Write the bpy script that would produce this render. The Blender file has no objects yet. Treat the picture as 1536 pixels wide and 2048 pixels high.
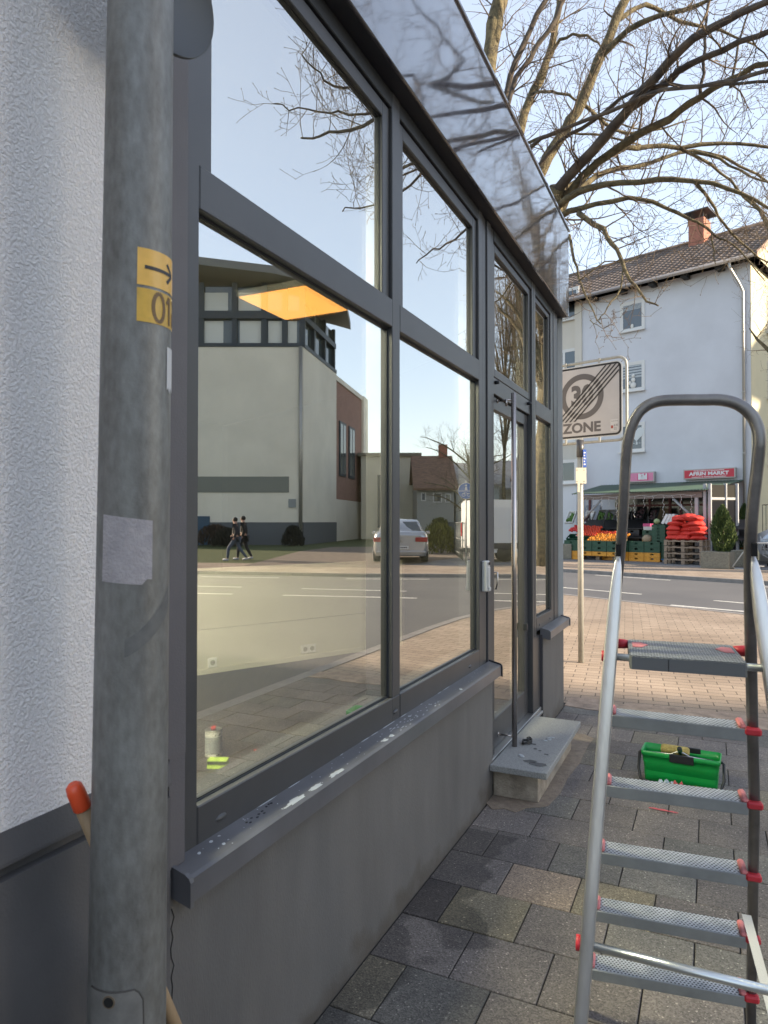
import bpy, math, random
from mathutils import Vector, Matrix
import numpy as np
R = math.radians
random.seed(7)
S = bpy.context.scene
# ------------------------------------------------------------------ camera
F = 1365.0
YAW = math.atan(652 / F); PIT = math.atan(19 / F)
CAM = Vector((1.11, 0, 1.55))
FW = Vector((-math.sin(YAW) * math.cos(PIT), math.cos(YAW) * math.cos(PIT), math.sin(PIT)))
RT = Vector((math.cos(YAW), math.sin(YAW), 0)); UP = RT.cross(FW)
cd = bpy.data.cameras.new('camera'); cam = bpy.data.objects.new('camera', cd); S.collection.objects.link(cam)
cam.matrix_world = Matrix(((RT.x, UP.x, -FW.x, CAM.x), (RT.y, UP.y, -FW.y, CAM.y), (RT.z, UP.z, -FW.z, CAM.z), (0, 0, 0, 1)))
cd.sensor_fit = 'VERTICAL'; cd.sensor_height = 24; cd.lens = F / 2048 * 24
cd.clip_start = 0.05; cd.clip_end = 2000
cd.dof.use_dof = True; cd.dof.focus_distance = 3.2; cd.dof.aperture_fstop = 5.0
S.camera = cam
# ------------------------------------------------------------------ sky, sun, exposure
SUN_EL, SUN_AZ = R(19), R(3)          # azimuth measured from +X towards +Y
W = bpy.data.worlds.new("World"); S.world = W; W.use_nodes = True
nt = W.node_tree; bg = nt.nodes['Background']
sky = nt.nodes.new('ShaderNodeTexSky'); sky.sky_type = 'NISHITA'; sky.sun_disc = False
sky.sun_elevation = SUN_EL; sky.sun_rotation = R(90) - SUN_AZ
sky.air_density = 1.0; sky.dust_density = 0.6; sky.ozone_density = 1.0
# a thin veil of high cloud evens the clear sky out: paler towards the horizon
tcw = nt.nodes.new('ShaderNodeTexCoord'); sxw = nt.nodes.new('ShaderNodeSeparateXYZ'); nt.links.new(tcw.outputs['Generated'], sxw.inputs[0])
rpw = nt.nodes.new('ShaderNodeValToRGB'); nt.links.new(sxw.outputs[2], rpw.inputs[0]); ew = rpw.color_ramp.elements
ew[0].position = 0.0; ew[0].color = (0.84, 0.83, 0.79, 1); ew[1].position = 0.75; ew[1].color = (0.52, 0.55, 0.64, 1); e2w = ew.new(0.22); e2w.color = (0.70, 0.76, 0.84, 1)
scw = nt.nodes.new('ShaderNodeVectorMath'); scw.operation = 'SCALE'; scw.inputs[3].default_value = 3.1; nt.links.new(rpw.outputs[0], scw.inputs[0])
adw = nt.nodes.new('ShaderNodeVectorMath'); adw.operation = 'MULTIPLY_ADD'; adw.inputs[1].default_value = (0.6, 0.6, 0.6); nt.links.new(sky.outputs[0], adw.inputs[0]); nt.links.new(scw.outputs[0], adw.inputs[2])
nt.links.new(adw.outputs[0], bg.inputs[0]); bg.inputs[1].default_value = 0.10
sl = bpy.data.lights.new('sun', 'SUN'); sl.energy = 3.7; sl.angle = R(0.6); sl.color = (1.0, 0.83, 0.62)
so = bpy.data.objects.new('sun', sl); S.collection.objects.link(so)
so.rotation_euler = Vector((math.cos(SUN_AZ) * math.cos(SUN_EL), math.sin(SUN_AZ) * math.cos(SUN_EL), math.sin(SUN_EL))).to_track_quat('Z', 'Y').to_euler()
S.view_settings.view_transform = 'Standard'; S.view_settings.look = 'None'
S.view_settings.exposure = 1.68; S.view_settings.gamma = 1
S.render.engine = 'CYCLES'
try:
    S.cycles.use_denoising = True; S.cycles.denoiser = 'OPENIMAGEDENOISE'
except Exception: pass
S.cycles.max_bounces = 8; S.cycles.transparent_max_bounces = 24; S.cycles.glossy_bounces = 5
S.cycles.caustics_reflective = False; S.cycles.caustics_refractive = False
S.cycles.sample_clamp_indirect = 6

# ------------------------------------------------------------------ point helpers
def ray(x, y): return FW + RT * ((x - 768) / F) - UP * ((y - 1024) / F)
def at(x, y, t): return CAM + ray(x, y) * t                    # a point at depth t
def onz(x, y, z=0.0):
    d = ray(x, y); return CAM + d * ((z - CAM.z) / d.z)
GX = -0.048                                                      # plane of the glass
def refl(x, y, t):
    p = at(x, y, t); return Vector((2 * GX - p.x, p.y, p.z))    # where a thing seen in the glass really stands

# ------------------------------------------------------------------ materials
MATS = {}
def mat(name, col, rough=0.6, metal=0.0, var=0.0, vs=8.0, bump=0.0, bs=60.0, col2=None, spec=0.5, coat=0.0, emit=0.0, detail=4, bdist=0.01, stretch=None, mus=None):
    if name in MATS: return MATS[name]
    m = bpy.data.materials.new(name); m.use_nodes = True; n = m.node_tree.nodes; l = m.node_tree.links
    p = n['Principled BSDF']; c = tuple(col) + (1,)
    p.inputs['Base Color'].default_value = c; p.inputs['Roughness'].default_value = rough
    p.inputs['Metallic'].default_value = metal; p.inputs['Specular IOR Level'].default_value = spec
    if coat: p.inputs['Coat Weight'].default_value = coat; p.inputs['Coat Roughness'].default_value = 0.05
    if emit: p.inputs['Emission Color'].default_value = c; p.inputs['Emission Strength'].default_value = emit
    if var or bump or col2:
        tc = n.new('ShaderNodeTexCoord'); src = tc.outputs['Object']
        if stretch:
            mp = n.new('ShaderNodeMapping'); mp.inputs['Scale'].default_value = stretch; l.new(src, mp.inputs[0]); src = mp.outputs[0]
    if var or col2:
        t = n.new('ShaderNodeTexNoise'); t.inputs['Scale'].default_value = vs; t.inputs['Detail'].default_value = detail; t.inputs['Roughness'].default_value = 0.6
        l.new(src, t.inputs['Vector']); r = n.new('ShaderNodeValToRGB'); l.new(t.outputs[0], r.inputs[0])
        a = [x * (1 - var) for x in col]; b = list(col2) if col2 else [min(1, x * (1 + var)) for x in col]
        r.color_ramp.elements[0].position = 0.32; r.color_ramp.elements[1].position = 0.68
        r.color_ramp.elements[0].color = (*a, 1); r.color_ramp.elements[1].color = (*b, 1)
        l.new(r.outputs[0], p.inputs['Base Color'])
    if bump:
        t2 = n.new('ShaderNodeTexNoise'); t2.inputs['Scale'].default_value = bs; t2.inputs['Detail'].default_value = 3
        l.new(src, t2.inputs['Vector']); bn = n.new('ShaderNodeBump'); bn.inputs['Strength'].default_value = bump; bn.inputs['Distance'].default_value = bdist
        l.new(t2.outputs[0], bn.inputs['Height']); l.new(bn.outputs[0], p.inputs['Normal'])
    MATS[name] = m; return m
def nd(m, t): return m.node_tree.nodes.new(t)
def glass(name, base=0.5, tint=(0.75, 0.82, 0.78), wav=0.0, ws=3.0, rtint=(1.0, 0.985, 0.95)):
    if name in MATS: return MATS[name]
    m = bpy.data.materials.new(name); m.use_nodes = True; n = m.node_tree.nodes; l = m.node_tree.links
    n.remove(n['Principled BSDF']); out = n['Material Output']
    tr = n.new('ShaderNodeBsdfTransparent'); tr.inputs[0].default_value = (*tint, 1)
    gl = n.new('ShaderNodeBsdfGlossy'); gl.inputs['Roughness'].default_value = 0.0; gl.inputs[0].default_value = (*rtint, 1)
    fr = n.new('ShaderNodeFresnel'); fr.inputs[0].default_value = 1.5
    ma = n.new('ShaderNodeMath'); ma.operation = 'MULTIPLY_ADD'; ma.inputs[1].default_value = 1 - base; ma.inputs[2].default_value = base
    l.new(fr.outputs[0], ma.inputs[0]); mx = n.new('ShaderNodeMixShader'); l.new(ma.outputs[0], mx.inputs[0])
    l.new(tr.outputs[0], mx.inputs[1]); l.new(gl.outputs[0], mx.inputs[2]); l.new(mx.outputs[0], out.inputs[0])
    if wav:
        tc = n.new('ShaderNodeTexCoord'); t = n.new('ShaderNodeTexNoise'); t.inputs['Scale'].default_value = ws; t.inputs['Detail'].default_value = 1.0
        l.new(tc.outputs['Object'], t.inputs['Vector']); b = n.new('ShaderNodeBump'); b.inputs['Strength'].default_value = 1; b.inputs['Distance'].default_value = wav
        l.new(t.outputs[0], b.inputs['Height']); l.new(b.outputs[0], gl.inputs['Normal'])
    MATS[name] = m; return m

# ------------------------------------------------------------------ mesh builder
class MB:
    def __init__(s): s.v = []; s.f = []; s.m = []; s.c = 0; s.sm = []; s.smooth = False
    def face(s, idx): s.f.append(tuple(idx)); s.m.append(s.c); s.sm.append(s.smooth)
    def quad(s, *ps):
        b = len(s.v); s.v += [tuple(p) for p in ps]; s.face(range(b, b + len(ps)))
    def hexa(s, P):
        b = len(s.v); s.v += [tuple(p) for p in P]
        for f in ((0, 3, 2, 1), (4, 5, 6, 7), (0, 1, 5, 4), (1, 2, 6, 5), (2, 3, 7, 6), (3, 0, 4, 7)): s.face([b + i for i in f])
        return s
    def box(s, x0, x1, y0, y1, z0, z1, fn=None):
        P = [(x0, y0, z0), (x1, y0, z0), (x1, y1, z0), (x0, y1, z0), (x0, y0, z1), (x1, y0, z1), (x1, y1, z1), (x0, y1, z1)]
        if fn: P = [fn(*p) for p in P]
        return s.hexa(P)
    def bbox(s, x0, x1, y0, y1, z0, z1, b=0.004, fn=None):       # bevelled box
        xs = (x0, x1); ys = (y0, y1); zs = (z0, z1); vs = {}; base = len(s.v)
        for i in (0, 1):
            for j in (0, 1):
                for k in (0, 1):
                    c = (xs[i], ys[j], zs[k]); d = [b * (1 if q == 0 else -1) for q in (i, j, k)]
                    for ax in range(3):
                        p = [c[a] + (d[a] if a != ax else 0) for a in range(3)]
                        if fn: p = fn(*p)
                        vs[(i, j, k, ax)] = len(s.v); s.v.append(tuple(p))
        for ax in range(3):
            a, c = [q for q in range(3) if q != ax]
            for side in (0, 1):
                idx = []
                for (p, q) in ((0, 0), (1, 0), (1, 1), (0, 1)):
                    k = [0, 0, 0]; k[ax] = side; k[a] = p; k[c] = q; idx.append(vs[(*k, ax)])
                s.face(idx if side == 1 else idx[::-1])
        for ax in range(3):
            a, c = [q for q in range(3) if q != ax]
            for p in (0, 1):
                for q in (0, 1):
                    k0 = [0, 0, 0]; k0[a] = p; k0[c] = q; k1 = list(k0); k1[ax] = 1
                    s.face([vs[(*k0, a)], vs[(*k1, a)], vs[(*k1, c)], vs[(*k0, c)]])
        for i in (0, 1):
            for j in (0, 1):
                for k in (0, 1): s.face([vs[(i, j, k, ax)] for ax in range(3)])
        return s
    def prism(s, poly, z0, z1, fn=None):
        b = len(s.v); n = len(poly)
        for z in (z0, z1):
            for (x, y) in poly: s.v.append(tuple(fn(x, y, z)) if fn else (x, y, z))
        s.face(range(b + n - 1, b - 1, -1)); s.face(range(b + n, b + 2 * n))
        for i in range(n): s.face((b + i, b + (i + 1) % n, b + n + (i + 1) % n, b + n + i))
        return s
    def sheet(s, poly, z):
        b = len(s.v); s.v += [(x, y, z) for x, y in poly]; s.face(range(b, b + len(poly))); return s
    def tube(s, path, rad, n=8, cap=True, prof=None, ref=None):
        path = [Vector(p) for p in path]; k = len(path)
        if not hasattr(rad, '__len__'): rad = [rad] * k
        b = len(s.v); u = None; osm = s.smooth; s.smooth = prof is None or osm
        nn = len(prof) if prof else n
        for i, p in enumerate(path):
            d = (path[min(i + 1, k - 1)] - path[max(i - 1, 0)])
            if d.length < 1e-9: d = Vector((0, 0, 1))
            d.normalize()
            if ref is not None: u = Vector(ref)
            elif u is None: u = Vector((0, 0, 1)) if abs(d.z) < 0.9 else Vector((1, 0, 0))
            u = (u - d * u.dot(d)); u.normalize(); w = d.cross(u)
            for j in range(nn):
                if prof: q = p + u * prof[j][0] * rad[i] + w * prof[j][1] * rad[i]
                else:
                    a = 2 * math.pi * j / nn; q = p + u * (math.cos(a) * rad[i]) + w * (math.sin(a) * rad[i])
                s.v.append(tuple(q))
        for i in range(k - 1):
            for j in range(nn):
                j2 = (j + 1) % nn; s.face((b + i * nn + j, b + i * nn + j2, b + (i + 1) * nn + j2, b + (i + 1) * nn + j))
        if cap:
            s.smooth = osm
            s.face(range(b + nn - 1, b - 1, -1)); s.face(range(b + (k - 1) * nn, b + k * nn))
        s.smooth = osm; return s
    def lathe(s, prof, n=24, c=(0, 0, 0), fn=None, cap=True):
        b = len(s.v); osm = s.smooth; s.smooth = True
        for (r, z) in prof:
            for j in range(n):
                a = 2 * math.pi * j / n; p = (c[0] + r * math.cos(a), c[1] + r * math.sin(a), c[2] + z)
                s.v.append(tuple(fn(*p)) if fn else p)
        for i in range(len(prof) - 1):
            for j in range(n): s.face((b + i * n + j, b + i * n + (j + 1) % n, b + (i + 1) * n + (j + 1) % n, b + (i + 1) * n + j))
        s.smooth = osm
        if cap: s.face(range(b + n - 1, b - 1, -1)); s.face(range(b + (len(prof) - 1) * n, b + len(prof) * n))
        return s
    def ball(s, c, r, n=8, m=5, sq=(1, 1, 1), fn=None):
        pr = [(max(1e-4, math.sin(math.pi * i / m)), -math.cos(math.pi * i / m)) for i in range(m + 1)]
        s.lathe(pr, n, fn=lambda x, y, z: (fn or (lambda a, b_, d: (a, b_, d)))(c[0] + x * r * sq[0], c[1] + y * r * sq[1], c[2] + z * r * sq[2]))
        return s
    def text(s, txt, size, O, ux, uy, depth=0.001, bold=0.0, sx=1.0, align='CENTER'):
        cu = bpy.data.curves.new('t', 'FONT'); cu.body = txt; cu.size = size; cu.offset = bold; cu.align_x = align; cu.align_y = 'CENTER'; cu.resolution_u = 3
        o = bpy.data.objects.new('t', cu); S.collection.objects.link(o); bpy.context.view_layer.update()
        me = o.to_mesh(); O = Vector(O); ux = Vector(ux).normalized(); uy = Vector(uy).normalized(); nn = ux.cross(uy); b = len(s.v)
        for v in me.vertices: s.v.append(tuple(O + ux * v.co.x * sx + uy * v.co.y + nn * depth))
        for p in me.polygons: s.face([b + i for i in p.vertices])
        o.to_mesh_clear(); bpy.data.objects.remove(o); bpy.data.curves.remove(cu); return s

def origin(o):
    p = Vector((0, 0, 0))
    while o is not None: p = p + o.location; o = o.parent
    return p
def obj(name, mb, mats, parent=None, label=None, loc=None):
    me = bpy.data.meshes.new(name); off = origin(parent) if parent else Vector(loc or (0, 0, 0))
    me.from_pydata([(v[0] - off.x, v[1] - off.y, v[2] - off.z) for v in mb.v], [], mb.f)
    for m in (mats if isinstance(mats, (list, tuple)) else [mats]): me.materials.append(m)
    me.polygons.foreach_set('material_index', mb.m); me.polygons.foreach_set('use_smooth', mb.sm); me.update()
    o = bpy.data.objects.new(name, me); S.collection.objects.link(o)
    if parent: o.parent = parent
    elif loc: o.location = loc
    if label: o['label'] = label
    return o
def tag(o, label, cat, group=None):
    o['label'] = label; o['category'] = cat
    if group: o['group'] = group
    return o
def thing(name, label, cat, loc=(0, 0, 0), group=None):
    o = bpy.data.objects.new(name, None); S.collection.objects.link(o); o.location = loc; o.empty_display_size = 0.1
    return tag(o, label, cat, group)
def struct(name, mb, m, kind='structure'):
    o = obj(name, mb, m); o['kind'] = kind; return o
def dup(root, loc, rz=0.0, label=None, scale=None):
    def cp(o, par):
        c = o.copy(); S.collection.objects.link(c); c.parent = par
        for ch in [x for x in KIDS.get(o.name, [])]: cp(ch, c)
        return c
    def kids(o): 
        KIDS[o.name] = list(o.children)
        for ch in o.children: kids(ch)
    kids(root); c = cp(root, None); c.location = loc; c.rotation_euler = (0, 0, rz)
    if label: c['label'] = label
    if scale: c.scale = scale
    return c
KIDS = {}
def rect_ring(mb, y0, y1, z0, z1, w, x0, x1):      # frame ring in the facade plane, butt jointed
    mb.box(x0, x1, y0, y0 + w, z0, z1); mb.box(x0, x1, y1 - w, y1, z0, z1)
    mb.box(x0, x1, y0 + w, y1 - w, z0, z0 + w); mb.box(x0, x1, y0 + w, y1 - w, z1 - w, z1)
# ================================================================== materials used widely
m_frame = mat('anthracite_aluminium', (0.058, 0.058, 0.061), 0.38, 0.0, var=0.12, vs=3, bump=0.05, bs=400, spec=0.6)
m_frame_dk = mat('dark_gasket_and_shade', (0.012, 0.014, 0.018), 0.5)
m_bead = mat('frame_bead', (0.035, 0.042, 0.052), 0.35, spec=0.5)
m_plaster = mat('grey_masonry_paint', (0.138, 0.132, 0.127), 0.75, var=0.14, vs=3.2, bump=0.5, bs=230, bdist=0.003, stretch=(1, 1, 0.3), detail=9)
def grime():
    m = m_plaster; n = m.node_tree.nodes; l = m.node_tree.links; p = n['Principled BSDF']; src = p.inputs['Base Color'].links[0].from_socket
    tc = n.new('ShaderNodeTexCoord'); s3 = n.new('ShaderNodeSeparateXYZ'); l.new(tc.outputs['Object'], s3.inputs[0])
    mp = n.new('ShaderNodeMapping'); mp.inputs['Scale'].default_value = (1, 4, 0.9); l.new(tc.outputs['Object'], mp.inputs[0])
    t = n.new('ShaderNodeTexNoise'); t.inputs['Scale'].default_value = 2.2; t.inputs['Detail'].default_value = 6; l.new(mp.outputs[0], t.inputs[0])
    r = n.new('ShaderNodeValToRGB'); r.color_ramp.elements[0].position = 0.35; r.color_ramp.elements[1].position = 0.72; r.color_ramp.elements[0].color = (0.96, 0.96, 0.96, 1); r.color_ramp.elements[1].color = (1.10, 1.10, 1.09, 1); l.new(t.outputs[0], r.inputs[0])
    x = n.new('ShaderNodeMix'); x.data_type = 'RGBA'; x.blend_type = 'MULTIPLY'; x.inputs[0].default_value = 1; l.new(src, x.inputs[6]); l.new(r.outputs[0], x.inputs[7])
    t2 = n.new('ShaderNodeTexNoise'); t2.inputs['Scale'].default_value = 7; t2.inputs['Detail'].default_value = 8; l.new(tc.outputs['Object'], t2.inputs[0])
    a = n.new('ShaderNodeMath'); a.operation = 'MULTIPLY_ADD'; a.inputs[1].default_value = 0.34; a.inputs[2].default_value = -0.09; l.new(t2.outputs[0], a.inputs[0])
    b = n.new('ShaderNodeMath'); b.operation = 'SUBTRACT'; l.new(a.outputs[0], b.inputs[0]); l.new(s3.outputs[2], b.inputs[1])
    c = n.new('ShaderNodeMapRange'); c.inputs[1].default_value = -0.03; c.inputs[2].default_value = 0.06; c.inputs[3].default_value = 0.0; c.inputs[4].default_value = 0.75; l.new(b.outputs[0], c.inputs[0])
    y = n.new('ShaderNodeMix'); y.data_type = 'RGBA'; l.new(c.outputs[0], y.inputs[0]); l.new(x.outputs[2], y.inputs[6]); y.inputs[7].default_value = (0.085, 0.073, 0.06, 1); l.new(y.outputs[2], p.inputs['Base Color'])
grime()
m_plinth = mat('dark_plinth_paint', (0.105, 0.10, 0.10), 0.8, var=0.15, vs=3, bump=0.3, bs=180, bdist=0.003)
m_white = mat('white_paint', (0.74, 0.74, 0.72), 0.6, var=0.03, vs=2)
m_cream = mat('cream_board', (0.72, 0.70, 0.60), 0.5, var=0.03, vs=2)
m_steel = mat('brushed_steel', (0.55, 0.53, 0.5), 0.28, 1.0, var=0.1, vs=20)
m_galv = None

# ================================================================== ground and roads
def polyoff(): pass
near_kerb = [(2.55, -14), (2.55, 9.3), (2.5, 10.4), (2.3, 11.5), (1.68, 12.95), (-1.8, 14.9), (-14, 21.0), (-45, 36.0)]
far_kerb = [(-45, 44.0), (-14, 27.4), (-3.4, 22.7), (2.0, 20.4), (8.3, 17.9), (16, 16.0), (60, 5.0)]
m_earth = mat('earth', (0.10, 0.085, 0.06), 0.95, var=0.3, vs=0.3)
struct('ground', MB().sheet([(-600, -600), (600, -600), (600, 600), (-600, 600)], -0.16), m_earth)
m_asph = mat('asphalt', (0.10, 0.10, 0.105), 0.9, var=0.12, vs=1.3, bump=0.4, bs=300, bdist=0.004)
def asphalt_finish():
    m = m_asph; n = m.node_tree.nodes; l = m.node_tree.links; p = n['Principled BSDF']
    tc = nd(m, 'ShaderNodeTexCoord'); t = nd(m, 'ShaderNodeTexNoise'); t.inputs['Scale'].default_value = 160; t.inputs['Detail'].default_value = 2
    t2 = nd(m, 'ShaderNodeTexNoise'); t2.inputs['Scale'].default_value = 0.35; t2.inputs['Detail'].default_value = 5
    l.new(tc.outputs['Object'], t.inputs[0]); l.new(tc.outputs['Object'], t2.inputs[0])
    r = nd(m, 'ShaderNodeValToRGB'); r.color_ramp.elements[0].color = (0.075, 0.075, 0.08, 1); r.color_ramp.elements[1].color = (0.16, 0.155, 0.15, 1)
    r.color_ramp.elements[0].position = 0.3; r.color_ramp.elements[1].position = 0.75
    mx = nd(m, 'ShaderNodeMath'); mx.operation = 'MULTIPLY_ADD'; mx.inputs[1].default_value = 0.5; l.new(t.outputs[0], mx.inputs[0])
    m2 = nd(m, 'ShaderNodeMath'); m2.operation = 'MULTIPLY'; m2.inputs[1].default_value = 0.5; l.new(t2.outputs[0], m2.inputs[0]); l.new(m2.outputs[0], mx.inputs[2])
    l.new(mx.outputs[0], r.inputs[0]); l.new(r.outputs[0], p.inputs['Base Color'])
asphalt_finish()
struct('road', MB().sheet([(-60, -14), (60, -14), (60, 12), (16, 19), (-45, 52), (-60, 52)], -0.09), m_asph)
def paving(name, w, h, c1, c2, mortar, off=0.5, msize=0.004, rot=0.0, bump=0.6):
    m = bpy.data.materials.new(name); m.use_nodes = True; n = m.node_tree.nodes; l = m.node_tree.links; p = n['Principled BSDF']; p.inputs['Roughness'].default_value = 0.85
    tc = n.new('ShaderNodeTexCoord'); mp = n.new('ShaderNodeMapping'); mp.inputs['Rotation'].default_value = (0, 0, rot); l.new(tc.outputs['Object'], mp.inputs[0])
    dn = n.new('ShaderNodeTexNoise'); dn.inputs['Scale'].default_value = 6; l.new(mp.outputs[0], dn.inputs[0])
    vm = n.new('ShaderNodeVectorMath'); vm.operation = 'MULTIPLY_ADD'; vm.inputs[1].default_value = (0.008, 0.008, 0); l.new(dn.outputs['Color'], vm.inputs[0]); l.new(mp.outputs[0], vm.inputs[2])
    b = n.new('ShaderNodeTexBrick'); b.offset = off; b.inputs['Scale'].default_value = 1.0; b.inputs['Brick Width'].default_value = w; b.inputs['Row Height'].default_value = h
    b.inputs['Mortar Size'].default_value = msize; b.inputs['Mortar Smooth'].default_value = 0.3; b.inputs['Bias'].default_value = 0.0
    b.inputs['Color1'].default_value = (*c1, 1); b.inputs['Color2'].default_value = (*c2, 1); b.inputs['Mortar'].default_value = (*mortar, 1)
    l.new(vm.outputs[0], b.inputs[0])
    g = n.new('ShaderNodeTexNoise'); g.inputs['Scale'].default_value = 0.8; g.inputs['Detail'].default_value = 6; l.new(mp.outputs[0], g.inputs[0])
    r = n.new('ShaderNodeValToRGB'); r.color_ramp.elements[0].position = 0.35; r.color_ramp.elements[1].position = 0.7; r.color_ramp.elements[0].color = (0.72, 0.70, 0.68, 1); r.color_ramp.elements[1].color = (1.1, 1.1, 1.1, 1)
    l.new(g.outputs[0], r.inputs[0])
    g2 = n.new('ShaderNodeTexNoise'); g2.inputs['Scale'].default_value = 140; g2.inputs['Detail'].default_value = 2; l.new(mp.outputs[0], g2.inputs[0])
    r2 = n.new('ShaderNodeValToRGB'); r2.color_ramp.elements[0].position = 0.35; r2.color_ramp.elements[1].position = 0.7; r2.color_ramp.elements[0].color = (0.75, 0.75, 0.75, 1); r2.color_ramp.elements[1].color = (1.15, 1.15, 1.15, 1)
    l.new(g2.outputs[0], r2.inputs[0])
    a = n.new('ShaderNodeMix'); a.data_type = 'RGBA'; a.blend_type = 'MULTIPLY'; a.inputs[0].default_value = 1; l.new(b.outputs[0], a.inputs[6]); l.new(r.outputs[0], a.inputs[7])
    a2 = n.new('ShaderNodeMix'); a2.data_type = 'RGBA'; a2.blend_type = 'MULTIPLY'; a2.inputs[0].default_value = 1; l.new(a.outputs[2], a2.inputs[6]); l.new(r2.outputs[0], a2.inputs[7])
    l.new(a2.outputs[2], p.inputs['Base Color'])
    inv = n.new('ShaderNodeMath'); inv.operation = 'SUBTRACT'; inv.inputs[0].default_value = 1; l.new(b.outputs['Fac'], inv.inputs[1])
    bn = n.new('ShaderNodeBump'); bn.inputs['Strength'].default_value = bump; bn.inputs['Distance'].default_value = 0.006; l.new(inv.outputs[0], bn.inputs['Height']); l.new(bn.outputs[0], p.inputs['Normal'])
    return m
m_clinker = paving('tan_clinker', 0.24, 0.12, (0.44, 0.345, 0.26), (0.35, 0.275, 0.205), (0.16, 0.125, 0.095), rot=R(-6), msize=0.006)
m_kerb = mat('kerb_stone', (0.24, 0.225, 0.21), 0.85, var=0.15, vs=6, bump=0.3, bs=200)
near_poly = [(p[0], p[1]) for p in near_kerb] + [(-45, -14)]
def inset(poly, d):     # shift an open polyline sideways (left of travel)
    out = []
    for i, p in enumerate(poly):
        a = Vector(poly[max(i - 1, 0)]); b = Vector(poly[min(i + 1, len(poly) - 1)]); t = (b - a).normalized(); out.append((p[0] - t.y * d, p[1] + t.x * d))
    return out
nk_in = inset(near_kerb, 0.14)
struct('pavement', MB().prism(nk_in + [(-45, -14)], -0.15, 0.0), m_clinker)
kb = MB(); kb.smooth = False
for i in range(len(near_kerb) - 1):
    a, b, c, d = near_kerb[i], near_kerb[i + 1], nk_in[i + 1], nk_in[i]; kb.prism([a, b, c, d], -0.15, 0.006)
struct('kerb', kb, m_kerb)
fk_in = inset(far_kerb[::-1], -0.14)[::-1]; fk_b = inset(far_kerb[::-1], -4.2)[::-1]
struct('far_pavement', MB().prism(fk_in + fk_b[::-1], -0.15, 0.0), m_clinker)
kb = MB()
for i in range(len(far_kerb) - 1): kb.prism([far_kerb[i], fk_in[i], fk_in[i + 1], far_kerb[i + 1]], -0.15, 0.006)
struct('far_kerb', kb, m_kerb)
m_fore = mat('forecourt_asphalt', (0.17, 0.165, 0.16), 0.9, var=0.15, vs=0.8, bump=0.2, bs=120)  # forecourt ground greyer than the tan pavement
struct('forecourt', MB().prism(fk_b[:5] + [(8.5, 80), (-60, 80)], -0.15, -0.004), m_fore)
m_grass = mat('lawn_grass', (0.055, 0.075, 0.022), 0.95, col2=(0.10, 0.12, 0.04), var=0.2, vs=14, bump=0.8, bs=60, bdist=0.05)
lw = MB().prism([fk_b[4], fk_b[5], fk_b[6], (80, 80), (8.5, 80)], -0.15, 0.0); o = struct('lawn', lw, m_grass)
m_drive = mat('driveway_gravel', (0.17, 0.135, 0.105), 0.95, var=0.25, vs=3, bump=0.3, bs=80)
struct('driveway', MB().sheet([(8.6, 20.5), (13.5, 19.4), (15.0, 23), (18, 30), (19.5, 36), (14, 40), (8.6, 40)], 0.006), m_drive)
# road markings
m_mark = mat('road_marking_paint', (0.62, 0.60, 0.54), 0.7, var=0.25, vs=9)
def dashes(path, ln, gap, w, z=-0.085, start=0.0):
    mb = MB(); pts = [Vector(p) for p in path]; acc = 0; seg = []
    tot = sum((pts[i + 1] - pts[i]).length for i in range(len(pts) - 1))
    def P(s):
        for i in range(len(pts) - 1):
            L = (pts[i + 1] - pts[i]).length
            if s <= L or i == len(pts) - 2: return pts[i].lerp(pts[i + 1], s / L), (pts[i + 1] - pts[i]).normalized()
            s -= L
    s = start
    while s + ln < tot:
        for k in range(4):
            a, t = P(s + ln * k / 4); b, t2 = P(s + ln * (k + 1) / 4); n1 = Vector((-t.y, t.x)) * w / 2; n2 = Vector((-t2.y, t2.x)) * w / 2
            mb.quad((*(a - n1), z), (*(b - n2), z), (*(b + n2), z), (*(a + n1), z))
        s += ln + gap
    return mb
mk = dashes([(-30, 30.5), (-2.2, 17.2), (1.8, 15.45), (5.5, 14.65), (10.5, 13.6), (40, 6.5)], 2.6, 1.6, 0.12, start=0.9)
mk2 = dashes([(0.4, 14.5), (2.2, 13.85), (4.8, 13.4), (9, 12.3), (30, 7)], 3.0, 1.2, 0.14)
mk3 = dashes([(-30, 34.6), (-2.0, 21.6), (2.0, 19.7), (8, 17.2), (30, 11)], 2.4, 2.0, 0.12)
for q in (mk2, mk3):
    b = len(mk.v); mk.v += q.v; mk.f += [tuple(b + i for i in f) for f in q.f]; mk.m += q.m; mk.sm += q.sm
struct('road_markings', mk, m_mark)

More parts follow.
